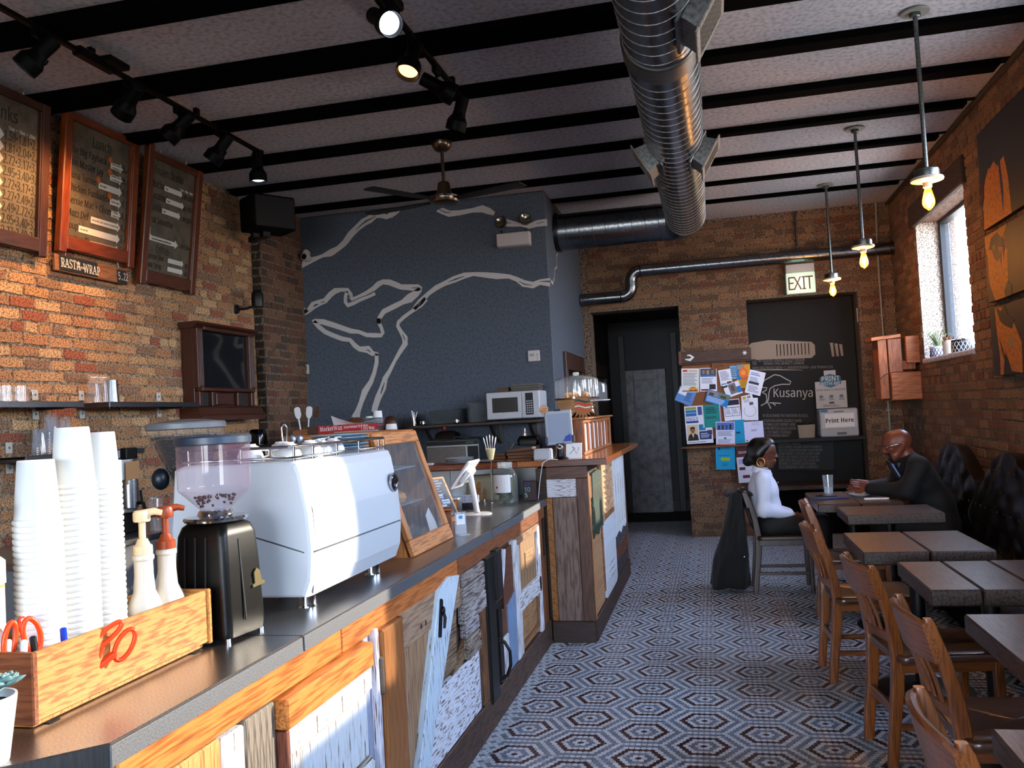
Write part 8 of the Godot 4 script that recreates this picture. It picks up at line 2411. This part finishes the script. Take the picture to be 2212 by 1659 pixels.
func add_paintings() -> void:
	var yl := mat("paint_yellow", Color(.80, .46, .04), .6, 0, {"tex": "blotch", "scale": v3(5, 5, 5)})
	var bk := mat("paint_black", Color(.015, .016, .03), .55)
	var rd := mat("paint_red", Color(.38, .05, .03), .6)
	var bl := mat("paint_blue", Color(.03, .06, .30), .6)
	var gy := mat("paint_grey", Color(.55, .48, .33), .7)
	var ys := [2.66, 2.135, 1.61]
	var hs := [.70, .475, .48]
	var nm := ["top", "middle", "bottom"]
	for k in 3:
		var o := thing("canvas_painting", "%s canvas of the three-part yellow and black face painting" % nm[k], "painting")
		o.transform = Transform3D(Basis(v3(0, 0, 1), v3(0, 1, 0), v3(-1, 0, 0)), v3(XR - .036, ys[k], -6.90))
		var h: float = hs[k]
		obj("canvas", MB.new().box(v3(.55, h / 2, -.002), v3(1.1, h, .04), .003), bk, o)
		var P := func(m: Material, pts: Array, z: float, called := "painted_shape") -> void:
			obj(called, MB.new().prism(poly(pts), 0, z), m, o, pos(0, 0, .018))
		if k == 0:
			P.call(yl, [.03, 0, .05, .10, .04, .16, .09, .22, .10, .30, .16, .36, .22, .40, .26, .39, .34, .42, .40, .37, .55, .40, .60, .25, .62, 0], .0012)
			P.call(rd, [.34, .12, .36, .3, .345, .36, .355, .2], .0016)
			P.call(rd, [.03, .20, .05, .34, .06, .36, .045, .22], .0014)
			P.call(bl, [.46, .02, .50, .18, .47, .38, .43, .40, .45, .16], .0018)
			P.call(gy, [.14, .06, .17, .16, .15, .22, .13, .14], .0016)
		elif k == 1:
			P.call(yl, [.02, .475, .03, .30, .07, .12, .16, .0, .40, 0, .46, .12, .48, .30, .44, .42, .50, .475], .0012)
			P.call(bk, [.10, .37, .16, .44, .30, .46, .40, .40, .38, .34, .30, .36, .34, .28, .26, .26, .20, .30, .16, .36], .0018)
			P.call(gy, [.20, .33, .24, .36, .23, .39, .19, .38], .0022)
			P.call(rd, [.34, .22, .37, .30, .355, .34, .33, .26], .0022)
			P.call(bl, [.40, .26, .45, .34, .42, .42, .38, .36], .002)
			P.call(bk, [.02, .40, .06, .30, .05, .2, .03, .28], .0018)
			P.call(bk, [.36, .04, .44, .10, .52, .06, .50, .0, .38, 0], .002)
		else:
			P.call(yl, [.13, .48, .14, .30, .17, .12, .15, .0, .24, 0, .30, .12, .38, .02, .60, .0, .62, .2, .5, .34, .36, .40, .3, .46], .0012)
			P.call(bk, [.16, .48, .26, .44, .34, .48, .40, .40, .52, .36, .46, .30, .30, .34, .22, .38], .002)
			P.call(bk, [.22, 0, .28, .16, .34, .10, .40, .0], .0018)
			P.call(bk, [.18, .26, .24, .18, .27, .08, .22, .16], .0018)
			P.call(gy, [.36, .22, .44, .26, .5, .2, .42, .18], .002)

func add_window_things() -> void:
	var y := 1.8155
	var pots := [
		["potted_spider_plant", "striped-leaf spider plant in a blue and white pot, leftmost on sill", 2.13, -9.02, .074, .135, Color(.75, .76, .82)],
		["potted_cactus", "cream pot with a small bud in the middle of the window sill", 2.13, -8.62, .058, .165, Color(.72, .68, .60)],
		["potted_trailer", "round navy pot with a white diamond lattice, rightmost on the sill", 2.13, -8.2, .088, .14, Color(.06, .09, .16)]]
	for k in 3:
		var p: Array = pots[k]
		var o := thing(p[0], p[1], "plant", v3(p[2], y, p[3]))
		var r: float = p[4]
		var h: float = p[5]
		obj("pot", MB.new().lathe(V([0, 0, r * .82, 0, r * .9, .01, r, h * .5, r * .98, h, r * .9, h, r * .86, h - .02, 0, h - .02]), 28), mat("pot_%d" % k, p[6], .3), o)
		var pat := MB.new()
		if k != 1:
			for i in 16:
				for s in [-1, 1]:
					var pts := []
					for j in 7:
						var a: float = TAU * i / 16.0 + s * j * .13
						var rr := r * (.93 + .07 * sin(PI * j / 6.0)) + .001
						pts.append(v3(cos(a) * rr, .012 + (h - .02) * j / 6.0, sin(a) * rr))
					pat.tube(pts, .0035 if k == 2 else .003, 4, false)
			obj("painted_pattern", pat, mat("pot_white2", Color(.75, .75, .72), .5) if k == 2 else mat("pot_blue", Color(.06, .09, .28), .4), o)
		var lf := MB.new()
		if k == 0:
			for i in 18:
				var a := rnd(0, TAU)
				var L := rnd(.10, .22)
				var up := rnd(.05, .20)
				var pts := []
				for j in 6:
					var t := j / 5.0
					pts.append(v3(cos(a) * L * t, h - .02 + up * sin(t * 2.2), sin(a) * L * t * .8))
				lf.tube(pts, [.004, .009, .009, .007, .004, .001], 6, true, Vector2(1.2, .25))
			obj("leaves", lf, mat("spider_leaf", Color(.36, .44, .22), .5), o)
		else:
			for i in 12:
				var a := rnd(0, TAU)
				var b := v3(cos(a) * rnd(.02, r), h - .02, sin(a) * rnd(.02, r))
				leaf(lf, b, b + v3(cos(a) * .03, .03 + .03 * (k % 2), sin(a) * .03), .012)
			obj("leaves", lf, mat("bud_green", Color(.30, .34, .16) if k == 2 else Color(.42, .26, .14), .6), o)
	# plywood cubby in the corner, hung on a string
	var c := thing("plywood_cubby", "stack of orange plywood boxes hung in the right corner", "cubby", v3(1.66, 1.455, -9.5))
	var m := wood(Color(.66, .36, .16), 240, "grain", .5, {"axis": "y"})
	var m2 := wood(Color(.70, .40, .19), 241, "grain", .5)
	obj("side_board", MB.new().box(v3(.04, .32, -.05), v3(.085, .60, .30), .004), m, c)
	obj("middle_board", MB.new().box(v3(.155, .43, -.04), v3(.13, .38, .30), .004), wood(Color(.60, .33, .15), 242, "grain", .5, {"axis": "y"}), c)
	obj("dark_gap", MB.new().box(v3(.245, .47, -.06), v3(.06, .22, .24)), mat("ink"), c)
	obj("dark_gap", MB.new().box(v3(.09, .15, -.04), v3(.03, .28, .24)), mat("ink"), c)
	obj("upper_box", MB.new().box(v3(.315, .50, .05), v3(.13, .27, .22), .005), m2, c)
	obj("lower_box", MB.new().box(v3(.235, .14, .02), v3(.28, .275, .26), .005), m2, c)
	obj("ledge_board", MB.new().box(v3(.27, .35, -.03), v3(.14, .09, .26), .004), m, c)
	obj("roof_board", MB.new().box(v3(.12, .63, -.04), v3(.28, .035, .34), .004), m2, c, pos(0, 0, 0, v3(0, 0, 4)))
	obj("string", MB.new().tube([v3(.0, .22, .11), v3(.05, .27, .12), v3(.12, .285, .13), v3(.22, .282, .16), v3(.30, .285, .165)], .004, 6), mat("string_red", Color(.3, .12, .10), .8), c)
	obj("string_end", MB.new().tube([v3(.05, .27, .13), v3(.03, .20, .135), v3(.045, .15, .135)], .003, 6), mat("string_grey", Color(.4, .36, .33), .8), c)
	solo("paper_note", MB.new().box(v3(0, 0, 0), v3(.004, .16, .05), .001), mat("white_paper"), "torn white note stuck on the nook's right jamb", "note", pos(1.647, 2.43, -10.42))

func add_table_things() -> void:
	var y := .7605
	var gl := thing("water_glass", "tall glass of water on the couple's table", "glass", v3(.83, y + .012, -7.12))
	obj("wall", MB.new().lathe(V([0, 0, .03, 0, .032, .004, .042, .15, .040, .15, .031, .012, 0, .012]), 26), glass("thick_glass", Color(.88, .93, .96), .16, .02), gl)
	obj("water", MB.new().lathe(V([0, .013, .03, .013, .033, .055, 0, .055]), 22), glass("water", Color(.8, .88, .92), .25, .02), gl)
	solo("blue_notebook", MB.new().box(v3(0, .005, 0), v3(.24, .0105, .17), .002), mat("notebook", Color(.04, .12, .32), .4), "blue notebook under the glass on the couple's table", "notebook", pos(.815, y, -6.97, v3(0, 8, 0)))
	solo("phone", MB.new().box(v3(0, .004, 0), v3(.15, .008, .075), .003), mat("screen_off", Color(.03, .03, .035), .08), "black phone lying beside the water glass", "phone", pos(.80, y + .0112, -7.02, v3(0, -5, 0)))
	solo("saucer", MB.new().lathe(V([0, .003, .04, .003, .045, 0, .05, .002, .085, .016, .087, .019, .05, .007, 0, .006]), 32), mat("ceramic"), "white saucer under the man's clasped hands", "saucer", pos(1.05, y, -7.06))
	solo("folded_napkin", MB.new().box(v3(0, .006, 0), v3(.17, .011, .05), .003), mat("white_paper"), "folded white napkin at the table's near right edge", "napkin", pos(1.12, y, -6.80, v3(0, -4, 0)))


# ---------------------------------------------------------------- people: smooth union of tapered bones, meshed as surface nets
func nets(mb: MB, bones: Array, cell: float, k: float) -> void:
	var lo := v3(1e9, 1e9, 1e9)
	var hi := -lo
	for b in bones:
		var r := maxf(b[1], b[3]) + k * .5
		lo = lo.min(b[0] - v3(r, r, r)).min(b[2] - v3(r, r, r))
		hi = hi.max(b[0] + v3(r, r, r)).max(b[2] + v3(r, r, r))
	lo -= v3(2, 2, 2) * cell
	var nx := int((hi.x - lo.x) / cell) + 4
	var ny := int((hi.y - lo.y) / cell) + 4
	var nz := int((hi.z - lo.z) / cell) + 4
	var f := PackedFloat32Array()
	f.resize(nx * ny * nz)
	f.fill(9.0)
	for b in bones:
		var A: Vector3 = b[0]
		var B: Vector3 = b[2]
		var ra: float = b[1]
		var rb: float = b[3]
		var d := B - A
		var L := maxf(d.length_squared(), 1e-9)
		var r := maxf(ra, rb) + k + cell * 2
		var p0 := ((A.min(B) - v3(r, r, r) - lo) / cell).floor()
		var p1 := ((A.max(B) + v3(r, r, r) - lo) / cell).ceil()
		for z in range(maxi(0, int(p0.z)), mini(nz, int(p1.z) + 1)):
			for y in range(maxi(0, int(p0.y)), mini(ny, int(p1.y) + 1)):
				var o := (z * ny + y) * nx
				for x in range(maxi(0, int(p0.x)), mini(nx, int(p1.x) + 1)):
					var q := lo + Vector3(x, y, z) * cell - A
					var t := clampf(q.dot(d) / L, 0.0, 1.0)
					var s := (q - d * t).length() - lerpf(ra, rb, t)
					var w := f[o + x]
					var h := maxf(k - absf(w - s), 0.0) / k
					f[o + x] = minf(w, s) - h * h * k * .25
	var id := PackedInt32Array()
	id.resize(f.size())
	id.fill(-1)
	var P := PackedVector3Array()
	var N := PackedVector3Array()
	var off := [0, 1, nx, nx + 1, nx * ny, nx * ny + 1, nx * ny + nx, nx * ny + nx + 1]
	for z in nz - 1:
		for y in ny - 1:
			var o := (z * ny + y) * nx
			for x in nx - 1:
				var i := o + x
				var v0 := f[i]
				if v0 > cell * 2.0 or v0 < -cell * 2.0:
					continue
				var c := []
				var m := 0
				for e in 8:
					c.append(f[i + off[e]])
					if c[e] < 0.0:
						m += 1
				if m == 0 or m == 8:
					continue
				var s := Vector3.ZERO
				var n := 0
				for e in [[0, 1], [2, 3], [4, 5], [6, 7], [0, 2], [1, 3], [4, 6], [5, 7], [0, 4], [1, 5], [2, 6], [3, 7]]:
					var a: float = c[e[0]]
					var b: float = c[e[1]]
					if (a < 0.0) != (b < 0.0):
						var t := a / (a - b)
						var pa := Vector3(e[0] & 1, (e[0] >> 1) & 1, e[0] >> 2)
						var pb := Vector3(e[1] & 1, (e[1] >> 1) & 1, e[1] >> 2)
						s += pa.lerp(pb, t)
						n += 1
				id[i] = P.size()
				P.append(lo + (Vector3(x, y, z) + s / n) * cell)
				N.append(Vector3(c[1] + c[3] + c[5] + c[7] - c[0] - c[2] - c[4] - c[6], c[2] + c[3] + c[6] + c[7] - c[0] - c[1] - c[4] - c[5], c[4] + c[5] + c[6] + c[7] - c[0] - c[1] - c[2] - c[3]).normalized())
	var st := [1, nx, nx * ny]
	for z in range(1, nz - 1):
		for y in range(1, ny - 1):
			for x in range(1, nx - 1):
				var i := (z * ny + y) * nx + x
				var a := f[i]
				if absf(a) > cell * 2.0:
					continue
				for ax in 3:
					var b := f[i + st[ax]]
					if (a < 0.0) == (b < 0.0):
						continue
					var u: int = st[(ax + 1) % 3]
					var w: int = st[(ax + 2) % 3]
					var q := [id[i - u - w], id[i - w], id[i], id[i - u]]
					if q.min() < 0:
						continue
					if a > 0.0:
						q.reverse()
					for t in [[0, 2, 1], [0, 3, 2]]:
						for e in t:
							mb.vtx(P[q[e]], N[q[e]])

func hand(b: Array, w: Vector3, fwd: Vector3, palm: Vector3, side: float, curl: float) -> void:
	# palm normal points where the fingers curl to
	var s := fwd.cross(palm).normalized() * side
	var kn := w + fwd * .085
	for i in 4:
		b.append([w + s * (i - 1.5) * .012, .014, kn + s * (i - 1.5) * .019, .0125])
		var p := kn + s * (i - 1.5) * .019
		var L: float = [.040, .046, .043, .034][i]
		var a := curl * .6
		for j in 3:
			var d := fwd * cos(a) + palm * sin(a)
			var e: Vector3 = p + d * L * [1.0, .7, .55][j]
			b.append([p, .0095 - j * .001, e, .0088 - j * .001])
			p = e
			a += curl
	var t := w + fwd * .03 - s * .026
	var m := t + fwd * .035 - s * .018 + palm * .014
	b.append([w + fwd * .015, .016, t, .013])
	b.append([t, .012, m, .010])
	b.append([m, .010, m + fwd * .03 + palm * .012, .008])

func head(b: Array, c: Vector3, f: Vector3, up: Vector3, s: float) -> void:
	# c = middle of the skull, f = where the face looks; s scales a head about .23 high
	var r := f.cross(up).normalized()
	var P := func(x: float, y: float, z: float) -> Vector3: return c + (f * x + up * y + r * z) * s
	b.append([P.call(-.022, .028, 0), .086 * s, P.call(.022, .034, 0), .080 * s])
	b.append([P.call(.03, .0, 0), .072 * s, P.call(.045, -.055, 0), .050 * s])
	b.append([P.call(.050, -.075, 0), .036 * s, P.call(.062, -.098, 0), .022 * s])
	for z in [-1, 1]:
		b.append([P.call(.0, -.03, z * .052), .022 * s, P.call(.055, -.088, z * .022), .020 * s])
		b.append([P.call(.072, .028, z * .014), .016 * s, P.call(.062, .026, z * .045), .016 * s])
		b.append([P.call(.068, -.018, z * .036), .018 * s, P.call(.06, -.02, z * .045), .016 * s])
		b.append([P.call(-.012, .012, z * .079), .010 * s, P.call(-.008, -.030, z * .074), .008 * s])
		b.append([P.call(-.022, .008, z * .084), .009 * s, P.call(-.018, -.012, z * .083), .008 * s])
	b.append([P.call(.088, .016, 0), .010 * s, P.call(.108, -.026, 0), .0125 * s])
	for z in [-1, 1]:
		b.append([P.call(.096, -.030, z * .011), .009 * s, P.call(.09, -.03, z * .014), .008 * s])
	b.append([P.call(.090, -.056, -.018), .0085 * s, P.call(.090, -.056, .018), .0085 * s])
	b.append([P.call(.087, -.069, -.014), .0095 * s, P.call(.087, -.069, .014), .0095 * s])

func eyes(o: Node3D, c: Vector3, f: Vector3, up: Vector3, s: float, lip: Color) -> void:
	var r := f.cross(up).normalized()
	for z in [-1, 1]:
		var e: Vector3 = c + (f * .074 + up * .006 + r * .032 * z) * s
		obj("eye", MB.new().ball(e, v3(.0125, .011, .0125) * s, 12, 8), mat("eye_white", Color(.72, .70, .68), .2), o)
		obj("iris", MB.new().ball(e + f * .0085 * s, v3(.006, .006, .006) * s, 10, 6), mat("iris_dark", Color(.05, .03, .02), .1), o)
		var bm := MB.new().tube([e + (up * .021 - r * .018 * z + f * .006) * s, e + (up * .026 + f * .010) * s, e + (up * .022 + r * .018 * z + f * .002) * s], .0035 * s, 6)
		obj("eyebrow", bm, mat("hair_black", Color(.012, .011, .012), .4), o)
	obj("lips", MB.new().tube([c + (f * .092 - up * .062 - r * .02) * s, c + (f * .099 - up * .0625) * s, c + (f * .092 - up * .062 + r * .02) * s], .005 * s, 6), mat("lip_" + lip.to_html(false), lip, .4), o)

func fat(bones: Array, d: float) -> Array:
	var o := []
	for b in bones:
		o.append([b[0], b[1] + d, b[2], b[3] + d])
	return o

func add_woman() -> void:
	var o := thing("person", "smiling seated person in a white shirt, hoop earrings and black trousers", "person")
	var Z := -7.36
	var f := v3(.985, -.04, .17).normalized()
	var up := v3(.04, 1, 0).normalized()
	var hc := v3(.372, 1.098, Z)
	var torso := [[v3(.40, .53, Z), .115, v3(.375, .66, Z), .10], [v3(.375, .66, Z), .10, v3(.355, .82, Z), .108], [v3(.36, .80, Z + .06), .085, v3(.36, .80, Z - .06), .085], [v3(.35, .90, Z + .12), .05, v3(.35, .90, Z - .12), .05], [v3(.395, .79, Z + .06), .062, v3(.385, .74, Z + .06), .055], [v3(.395, .79, Z - .06), .062, v3(.385, .74, Z - .06), .055]]
	var arms := []
	for s: float in [1.0, -1.0]:
		arms.append([v3(.35, .895, Z + s * .165), .05, v3(.345, .66, Z + s * .20), .042])
		arms.append([v3(.345, .66, Z + s * .20), .042, v3(.55, .605, Z + s * .075), .030])
	var legs := []
	for s: float in [1.0, -1.0]:
		legs.append([v3(.40, .525, Z + s * .085), .09, v3(.79, .52, Z + s * .07), .062])
		legs.append([v3(.79, .52, Z + s * .07), .06, v3(.80, .10, Z + s * .07), .04])
	var feet := []
	for s: float in [1.0, -1.0]:
		feet.append([v3(.79, .06, Z + s * .07), .038, v3(.92, .035, Z + s * .07), .03])
	var skin := mat("skin_brown", Color(.36, .19, .12), .42, 0, {"sss": .15})
	var body := MB.new()
	var all := fat(torso, -.008) + fat(arms, -.008) + fat(legs, -.008) + feet
	nets(body, all, .016, .04)
	var hd := []
	head(hd, hc, f, up, 1.0)
	hd.append([v3(.352, .91, Z), .052, v3(.355, 1.03, Z), .045])
	nets(body, hd, .0048, .014)
	var hb := []
	hand(hb, v3(.555, .60, Z + .065), v3(.86, -.12, -.45).normalized(), v3(.1, -.75, -.5).normalized(), 1, .55)
	nets(body, hb, .0042, .006)
	hb = []
	hand(hb, v3(.555, .585, Z - .06), v3(.86, -.10, .45).normalized(), v3(.1, .75, .5).normalized(), -1, .5)
	nets(body, hb, .0042, .006)
	obj("body", body, skin, o)
	eyes(o, hc, f, up, 1.0, Color(.42, .13, .12))
	var r := f.cross(up).normalized()
	obj("smile", MB.new().tube([hc + f * .094 - up * .058 - r * .016, hc + f * .1005 - up * .0565, hc + f * .094 - up * .058 + r * .016], .003, 5), mat("ceramic"), o)
	# hair drawn back into a low bun
	var hr := MB.new()
	var hp := func(x: float, y: float, z: float) -> Vector3: return hc + f * x + up * y + r * z
	nets(hr, [[hp.call(-.034, .032, 0), .088, hp.call(.004, .044, 0), .082], [hp.call(-.03, .05, 0), .080, hp.call(.040, .074, 0), .054], [hp.call(.02, .055, -.045), .042, hp.call(-.03, .0, -.052), .05], [hp.call(.02, .055, .045), .042, hp.call(-.03, .0, .052), .05], [hp.call(-.06, .0, 0), .066, hp.call(-.085, -.045, 0), .05], [hp.call(-.105, -.05, 0), .048, hp.call(-.12, -.065, 0), .042]], .006, .02)
	obj("hair", hr, mat("hair_black", Color(.012, .011, .012), .32), o)
	for s in [-1, 1]:
		var lp := []
		for i in 21:
			var a := TAU * i / 20
			lp.append(hp.call(-.006 + .031 * sin(a), -.066 + .034 * cos(a), s * .086))
		obj("hoop_earring", MB.new().tube(lp, .0032, 6, false), mat("gold", Color(.80, .56, .28), .22, 1.0), o)
	var sh := MB.new()
	nets(sh, fat(torso, .006) + fat(arms, .007) + [[v3(.352, .92, Z), .066, v3(.353, .95, Z), .06]], .0125, .045)
	var st := mat("shirt_white", Color(.80, .81, .86), .75, 0, {"sheen": .2})
	var so := obj("shirt", sh, st, o)
	var col := MB.new()
	var rg := []
	for q in [[.058, .93], [.062, .955], [.060, .985], [.066, .98], [.078, .94]]:
		var ring := PackedVector3Array()
		for j in 24:
			var a := TAU * j / 24
			ring.append(v3(.355 + cos(a) * q[0] * 1.05, q[1] - .018 * cos(a), Z - sin(a) * q[0]))
		rg.append(ring)
	col.loft(rg, false)
	obj("collar", col, st, so)
	for k in 4:
		obj("shirt_button", MB.new().ball(v3(.475 - .004 * k, .86 - k * .065, Z + .012), v3(.004, .005, .005), 8, 5), mat("white_plastic"), so)
	for s: float in [1.0, -1.0]:
		obj("cuff", MB.new().tube([v3(.505, .617, Z + s * .10), v3(.548, .606, Z + s * .077)], [.040, .038], 18), st, so)
	var tr := MB.new()
	nets(tr, fat([torso[0]], .008) + fat(legs, .008), .014, .04)
	obj("trousers", tr, mat("trousers_black", Color(.02, .02, .024), .8), o)
	obj("ring", MB.new().tube([v3(.605, .612, Z + .03), v3(.612, .612, Z + .02)], .012, 10), mat("chrome"), o)
	var shoe := MB.new()
	nets(shoe, fat(feet, .006), .012, .02)
	obj("shoes", shoe, mat("black_plastic"), o)

func add_man() -> void:
	var o := thing("person", "bald seated person with glasses in a dark suit leaning on the table", "person")
	var Z := -7.05
	var f := v3(-.965, -.20, .10).normalized()
	var up := v3(-.20, .98, 0).normalized()
	var hc := v3(1.335, 1.135, Z)
	var torso := [[v3(1.60, .53, Z), .13, v3(1.55, .70, Z), .13], [v3(1.55, .70, Z), .13, v3(1.46, .88, Z), .125], [v3(1.47, .86, Z + .08), .10, v3(1.47, .86, Z - .08), .10], [v3(1.435, .985, Z + .15), .062, v3(1.435, .985, Z - .15), .062], [v3(1.45, .95, Z), .09, v3(1.41, 1.0, Z), .07]]
	var arms := []
	for s: float in [1.0, -1.0]:
		arms.append([v3(1.43, .98, Z + s * .20), .064, v3(1.33, .815, Z + s * .23), .054])
		arms.append([v3(1.33, .815, Z + s * .23), .052, v3(1.115, .822, Z + s * .075), .036])
	var legs := []
	for s: float in [1.0, -1.0]:
		legs.append([v3(1.58, .53, Z + s * .10), .095, v3(1.20, .54, Z + s * .11), .072])
		legs.append([v3(1.20, .54, Z + s * .11), .068, v3(1.22, .10, Z + s * .11), .05])
	var feet := []
	for s: float in [1.0, -1.0]:
		feet.append([v3(1.22, .06, Z + s * .11), .045, v3(1.08, .04, Z + s * .11), .035])
	var body := MB.new()
	nets(body, fat(torso, -.012) + fat(arms, -.010) + fat(legs, -.010) + feet, .018, .04)
	var hd := []
	head(hd, hc, f, up, 1.0)
	hd.append([v3(1.425, 1.0, Z), .062, v3(1.375, 1.09, Z), .054])
	nets(body, hd, .0048, .014)
	var hb := []
	hand(hb, v3(1.115, .83, Z + .06), v3(-.80, .06, -.58).normalized(), v3(-.25, -.35, -.85).normalized(), -1, .5)
	nets(body, hb, .0042, .006)
	hb = []
	hand(hb, v3(1.115, .845, Z - .055), v3(-.80, .06, .58).normalized(), v3(-.25, .35, .85).normalized(), 1, .45)
	nets(body, hb, .0042, .006)
	obj("body", body, mat("skin_tan", Color(.45, .24, .16), .4, 0, {"sss": .15}), o)
	eyes(o, hc, f, up, 1.0, Color(.35, .15, .12))
	var r := f.cross(up).normalized()
	var hp := func(x: float, y: float, z: float) -> Vector3: return hc + f * x + up * y + r * z
	var bd := MB.new()
	nets(bd, [[hp.call(.064, -.088, 0), .032, hp.call(.062, -.108, 0), .022], [hp.call(.085, -.046, -.026), .010, hp.call(.092, -.044, 0), .010], [hp.call(.092, -.044, 0), .010, hp.call(.085, -.046, .026), .010], [hp.call(.082, -.05, -.03), .012, hp.call(.07, -.09, -.02), .014], [hp.call(.082, -.05, .03), .012, hp.call(.07, -.09, .02), .014]], .005, .012)
	obj("beard", bd, mat("beard_dark", Color(.05, .04, .038), .7), o)
	var gl := MB.new()
	for s in [-1, 1]:
		var lp := []
		for i in 17:
			var a := TAU * i / 16
			lp.append(hp.call(.096, .004 + .019 * sin(a), s * .035 + .025 * cos(a)))
		gl.tube(lp, .0022, 5, false)
		gl.tube([hp.call(.094, .010, s * .060), hp.call(.05, .014, s * .082), hp.call(-.01, .012, s * .087)], .0024, 5)
	gl.tube([hp.call(.098, .008, -.010), hp.call(.102, .010, 0), hp.call(.098, .008, .010)], .0022, 5)
	obj("glasses", gl, mat("chrome"), o)
	var sf := mat("suit_navy", Color(.010, .012, .019), .8, 0, {"sheen": .1})
	var jk := MB.new()
	nets(jk, fat(torso, .008) + fat(arms, .010) + fat(legs, .004), .014, .05)
	obj("suit", jk, sf, o)
	var rg := []
	for q in [[.068, .965], [.066, 1.0], [.064, 1.03], [.07, 1.025], [.078, .99]]:
		var ring := PackedVector3Array()
		for j in 24:
			var a := TAU * j / 24
			ring.append(v3(1.405 - (q[1] - 1.0) * .5 + cos(a) * q[0], q[1] + .03 * cos(a), Z - sin(a) * q[0]))
		rg.append(ring)
	var cl := MB.new()
	cl.loft(rg, false)
	obj("shirt_collar", cl, mat("shirt_blue", Color(.42, .52, .72), .7), o)
	obj("shirt_front", MB.new().prism(poly([-.03, 0, .03, 0, .045, .13, -.045, .13]), 0, .012), mat("shirt_blue"), o, Transform3D(Basis.from_euler(v3(deg_to_rad(28), deg_to_rad(-90), 0)), v3(1.345, .885, Z)))
	for s in [-1, 1]:
		obj("lapel", MB.new().prism(poly([0, 0, .05, .02, .07, .15, .045, .16, .02, .10]) if s > 0 else poly([0, 0, -.05, .02, -.07, .15, -.045, .16, -.02, .10]), 0, .012), sf, o, Transform3D(Basis.from_euler(v3(deg_to_rad(28), deg_to_rad(-90), 0)), v3(1.335, .875, Z)))
		obj("cuff", MB.new().tube([v3(1.135, .823, Z + s * .09), v3(1.105, .828, Z + s * .066)], [.040, .036], 16), mat("shirt_blue"), o)
	var shoe := MB.new()
	nets(shoe, fat(feet, .006), .014, .02)
	obj("shoes", shoe, mat("black_plastic"), o)
